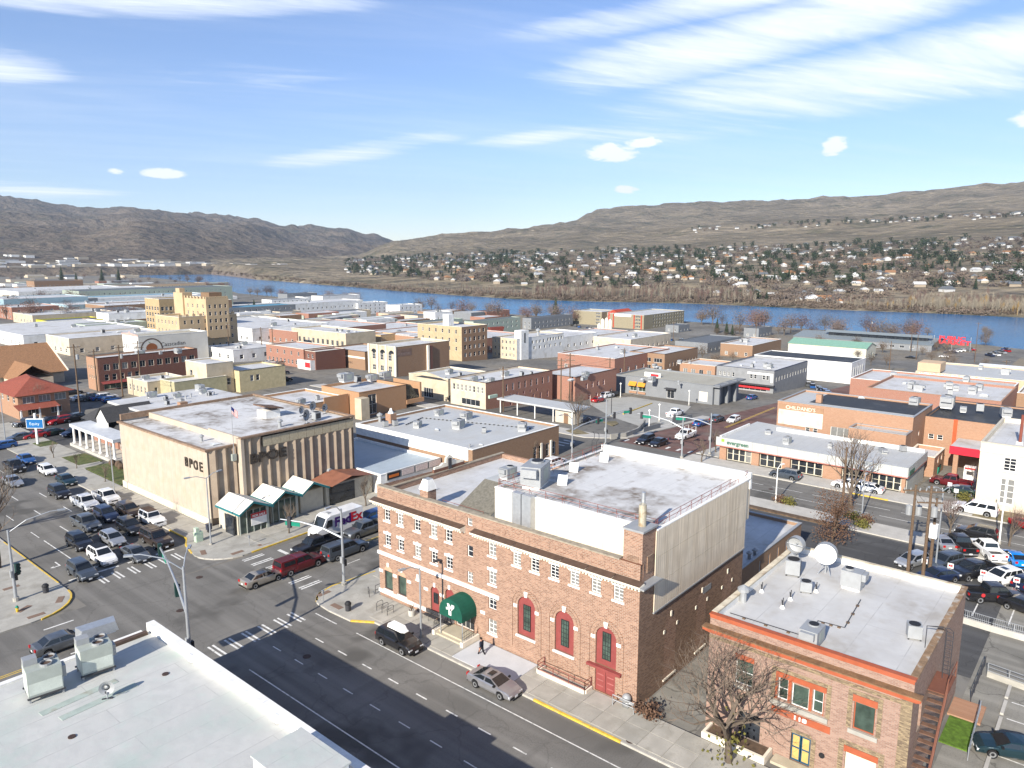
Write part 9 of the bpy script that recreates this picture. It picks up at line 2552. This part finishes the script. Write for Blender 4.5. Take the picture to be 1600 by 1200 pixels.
def mass(name, me_src, items, mat):
 """the rest of a kind, past the ones built singly, as one mesh"""
 m = MB()
 for (x, y, z), s_, a in items:
  c, n_ = math.cos(a) * s_, math.sin(a) * s_
  b = len(m.v)
  m.v += [(x + vx * c - vy * n_, y + vx * n_ + vy * c, z + vz * s_) for vx, vy, vz in me_src.v]
  m.f += [[b + i for i in f] for f in me_src.f]
  m.m += me_src.m
 if m.v:
  setting(m.obj(name, mat), 'stuff')
def shore(px, off):
 az = math.degrees(math.atan2(*reversed(gpt(px, 520)[:2])))
 x, y = pol(az, lerp(NEAR, az) - off)
 return x, y, gz(x)
for i in range(84):
 px = 300 + (i % 42) * 30 + q.uniform(-16, 16)
 if 560 < px < 640 or 900 < px < 1085 or 1440 < px < 1540:
  continue
 f = F1[i % 3]
 p = shore(px, q.uniform(4, 70))
 tree('riverside_tree', f, p, ('grey', 'reddish', 'mauve')[i % 3] + ' bare tree on the near river bank', q.uniform(1.1, 1.8), q.uniform(0, 6), 'bare trees along the near bank')
for i, (px, py, s_) in enumerate(((868, 503, 1.6), (1135, 522, .7), (1144, 524, .6), (97, 440, 2.4), (120, 446, 1.8), (160, 441, 2.2), (398, 493, 1.0), (1120, 520, .8), (186, 440, 2.2))):
 o = link('conifer', con_me, None, gpt(px, py))
 o.scale = (s_ * 1.3,) * 3
 tag(o, ('dark conifer standing in the riverside park', 'blue grey conifer by the park pavilion', 'dark conifer beside the industrial flat')[0 if i in (0,) else 1 if i in (1, 2, 7) else 2], 'tree', 'town conifers')
for i in range(150):
 px, py = (q.uniform(0, 330), q.uniform(434, 512)) if i % 3 else (q.uniform(1080, 1560), q.uniform(520, 575))
 tree('street_tree', F1[i % 3], gpt(px, py), ('grey', 'reddish', 'mauve')[i % 3] + ' bare street tree ' + ('on the industrial flat' if i % 3 else 'along the far avenue'), q.uniform(.5, .8) * (1.7 if i % 3 else 1), q.uniform(0, 6), 'bare street trees')
# far bank grove
gro, rest = [], []
for i in range(1500):
 px = q.choice((q.uniform(720, 1180), q.uniform(1290, 1660), q.uniform(600, 1660)))
 az = math.degrees(math.atan2(*reversed(gpt(px, 480)[:2])))
 d0 = lerp(FAR, az)
 d = d0 + 14 + abs(q.gauss(0, 60)) * (1 if px < 1290 else .8)
 if 1180 < px < 1300 and d < d0 + 70:
  continue
 gro.append((d, ((*pol(az, d), hill_z(az, d) - .3), q.uniform(.55, 1.0) * (1 if 830 < px < 1180 or px > 1420 else .55), q.uniform(0, 6.28))))
gro.sort(key=lambda t: t[0])
for i, (d, (p, s_, a)) in enumerate(gro[:290]):
 o = link('bare_poplar', pop_me[2 if i % 11 == 0 else i % 2], None, p, a)
 o.scale = (s_ * 1.2, s_ * 1.2, s_)
 tag(o, ('ochre' if i % 11 == 0 else 'pale') + ' bare poplar in the grove on the far bank', 'tree', 'poplars on the far bank')
mass('far_grove', POP[0], [t[1] for t in gro[290::3]], TWIG_P)
mass('far_grove', POP[1], [t[1] for t in gro[291::3]], TWIG)
mass('far_grove', POP[2], [t[1] for t in gro[292::3]], TWIG_R)
def proj(x, y, z):
 cp, sp, cy, sy = math.cos(rad(9.87)), math.sin(rad(9.87)), math.cos(rad(40.22)), math.sin(rad(40.22))
 z -= 35
 k = x * cy * cp + y * sy * cp - z * sp
 return 800 + 1163 * (x * sy - y * cy) / k, 600 + 1163 * (-x * cy * sp - y * sy * sp - z * cp) / k
YT, YB = [(560, 405), (700, 397), (850, 393), (1000, 389), (1200, 384), (1400, 378), (1600, 368)], [(560, 430), (700, 440), (850, 448), (1000, 452), (1200, 470), (1300, 478), (1400, 462), (1600, 448)]
houses, firs, clumps = [], [], []
for i in range(9000):
 px = q.uniform(540, 1640)
 az = math.degrees(math.atan2(*reversed(gpt(px, 440)[:2])))
 d = lerp(FAR, az) + 60 + q.random() ** 1.15 * 2300
 x, y = pol(az, d)
 z = hill_z(az, d)
 ppx, ppy = proj(x, y, z)
 t, bt = lerp(YT, ppx), lerp(YB, ppx)
 ledge = lerp([(1000, 372), (1100, 357), (1300, 348), (1600, 334)], ppx)
 if not (t < ppy < bt) and not (ppx > 1080 and abs(ppy - ledge - 2) < 4 and q.random() < .8):
  continue
 (houses if i % 6 < 2 else firs if i % 6 < 4 and noise.noise((x / 160, y / 160, 0)) > -.15 else clumps).append((d, ((x, y, z), q.uniform(.8, 1.35), q.choice((.3, .5, 1.9, q.uniform(0, 3))))))
q.shuffle(houses)
q.shuffle(firs)
houses, firs = houses[:620], firs[:1050]
houses.sort(key=lambda t: t[0])
firs.sort(key=lambda t: t[0])
hk = sorted(hse)
firs, clumps = firs[:1000], clumps[:1500]
for i, (d, (p, s_, a)) in enumerate(houses[:290]):
 k = hk[q.randrange(len(hk))]
 o = link('hillside_house', hse[k], None, p, a)
 o.scale = (s_,) * 3
 tag(o, 'small %s house with %s roof on the slope across the river' % k, 'house', 'houses on the far slope')
mass('far_houses', HSE, [t[1] for t in houses[290:]], [HW[0][1], SLATE])
for i, (d, (p, s_, a)) in enumerate(firs[:290]):
 o = link('conifer', (con_me, evg_me, evg_me)[i % 3], None, p, a)
 o.scale = (s_ * 1.2, s_ * 1.2, s_ * 1.05)
 tag(o, ('pointed', 'ragged', 'ragged')[i % 3] + ' dark conifer among the houses on the slope across the river', 'tree', 'conifers on the far slope')
mass('far_conifers', EVG, [(p, s_ * 1.3, a) for d, (p, s_, a) in firs[290:]], NEEDLE)
CL = leafy(77, 60, lambda q: (q.gauss(0, 2.6), q.gauss(0, 2.6), abs(q.gauss(2.2, 1.5))), 1.1)
mass('far_scrub', CL, [t[1] for t in clumps[::2]], TWIG)
mass('far_scrub', CL, [t[1] for t in clumps[1::2]], M('grey_far_scrub', (.12, .098, .085), .95, .3, .1))
bank = []
for i in range(700):
 px = q.uniform(300, 1660)
 az = math.degrees(math.atan2(*reversed(gpt(px, 480)[:2])))
 d = lerp(FAR, az) + q.uniform(6, 40)
 bank.append(((*pol(az, d), hill_z(az, d)), q.uniform(.4, .9), q.uniform(0, 6)))
mass('bank_scrub', CL, bank, TWIG)
# thin valley air
if HAZE:
 hm, n, l, b = base('valley_air')
 n.remove(b)
 pv = nd(n, 'ShaderNodeVolumePrincipled')
 pv.inputs['Color'].default_value = (.72, .85, 1, 1)
 pv.inputs['Density'].default_value = HAZE
 pv.inputs['Anisotropy'].default_value = .2
 l.new(pv.outputs[0], n['Material Output'].inputs['Volume'])
 setting(MB().box(-700, 9500, -5000, 9500, -22, 1150).obj('haze', hm), 'stuff')
# things that would otherwise read alike are told apart by their place among their like
from collections import defaultdict
SAME = ('conifers on the far slope', 'houses on the far slope', 'poplars on the far bank', 'bare trees along the near bank', 'bare street trees', 'distant warehouses', 'low buildings on the flat', 'lawn saplings', 'shrubs before the portico', 'town conifers')
by = defaultdict(list)
for o in col.objects:
 if o.parent is None and 'category' in o and o.get('group') not in SAME:
  by[o['label']].append(o)
ORD_ = ['leftmost', 'second', 'third', 'fourth', 'fifth', 'sixth', 'seventh', 'eighth', 'ninth', 'tenth']
for lb, os_ in by.items():
 if len(os_) > 1:
  os_.sort(key=lambda o: proj(*o.location)[0])
  for i, o in enumerate(os_):
   o['label'] = ' '.join(lb.split()[:11]) + ', ' + ('leftmost' if i == 0 else 'rightmost' if i == len(os_) - 1 else ORD_[i] + ' from left')
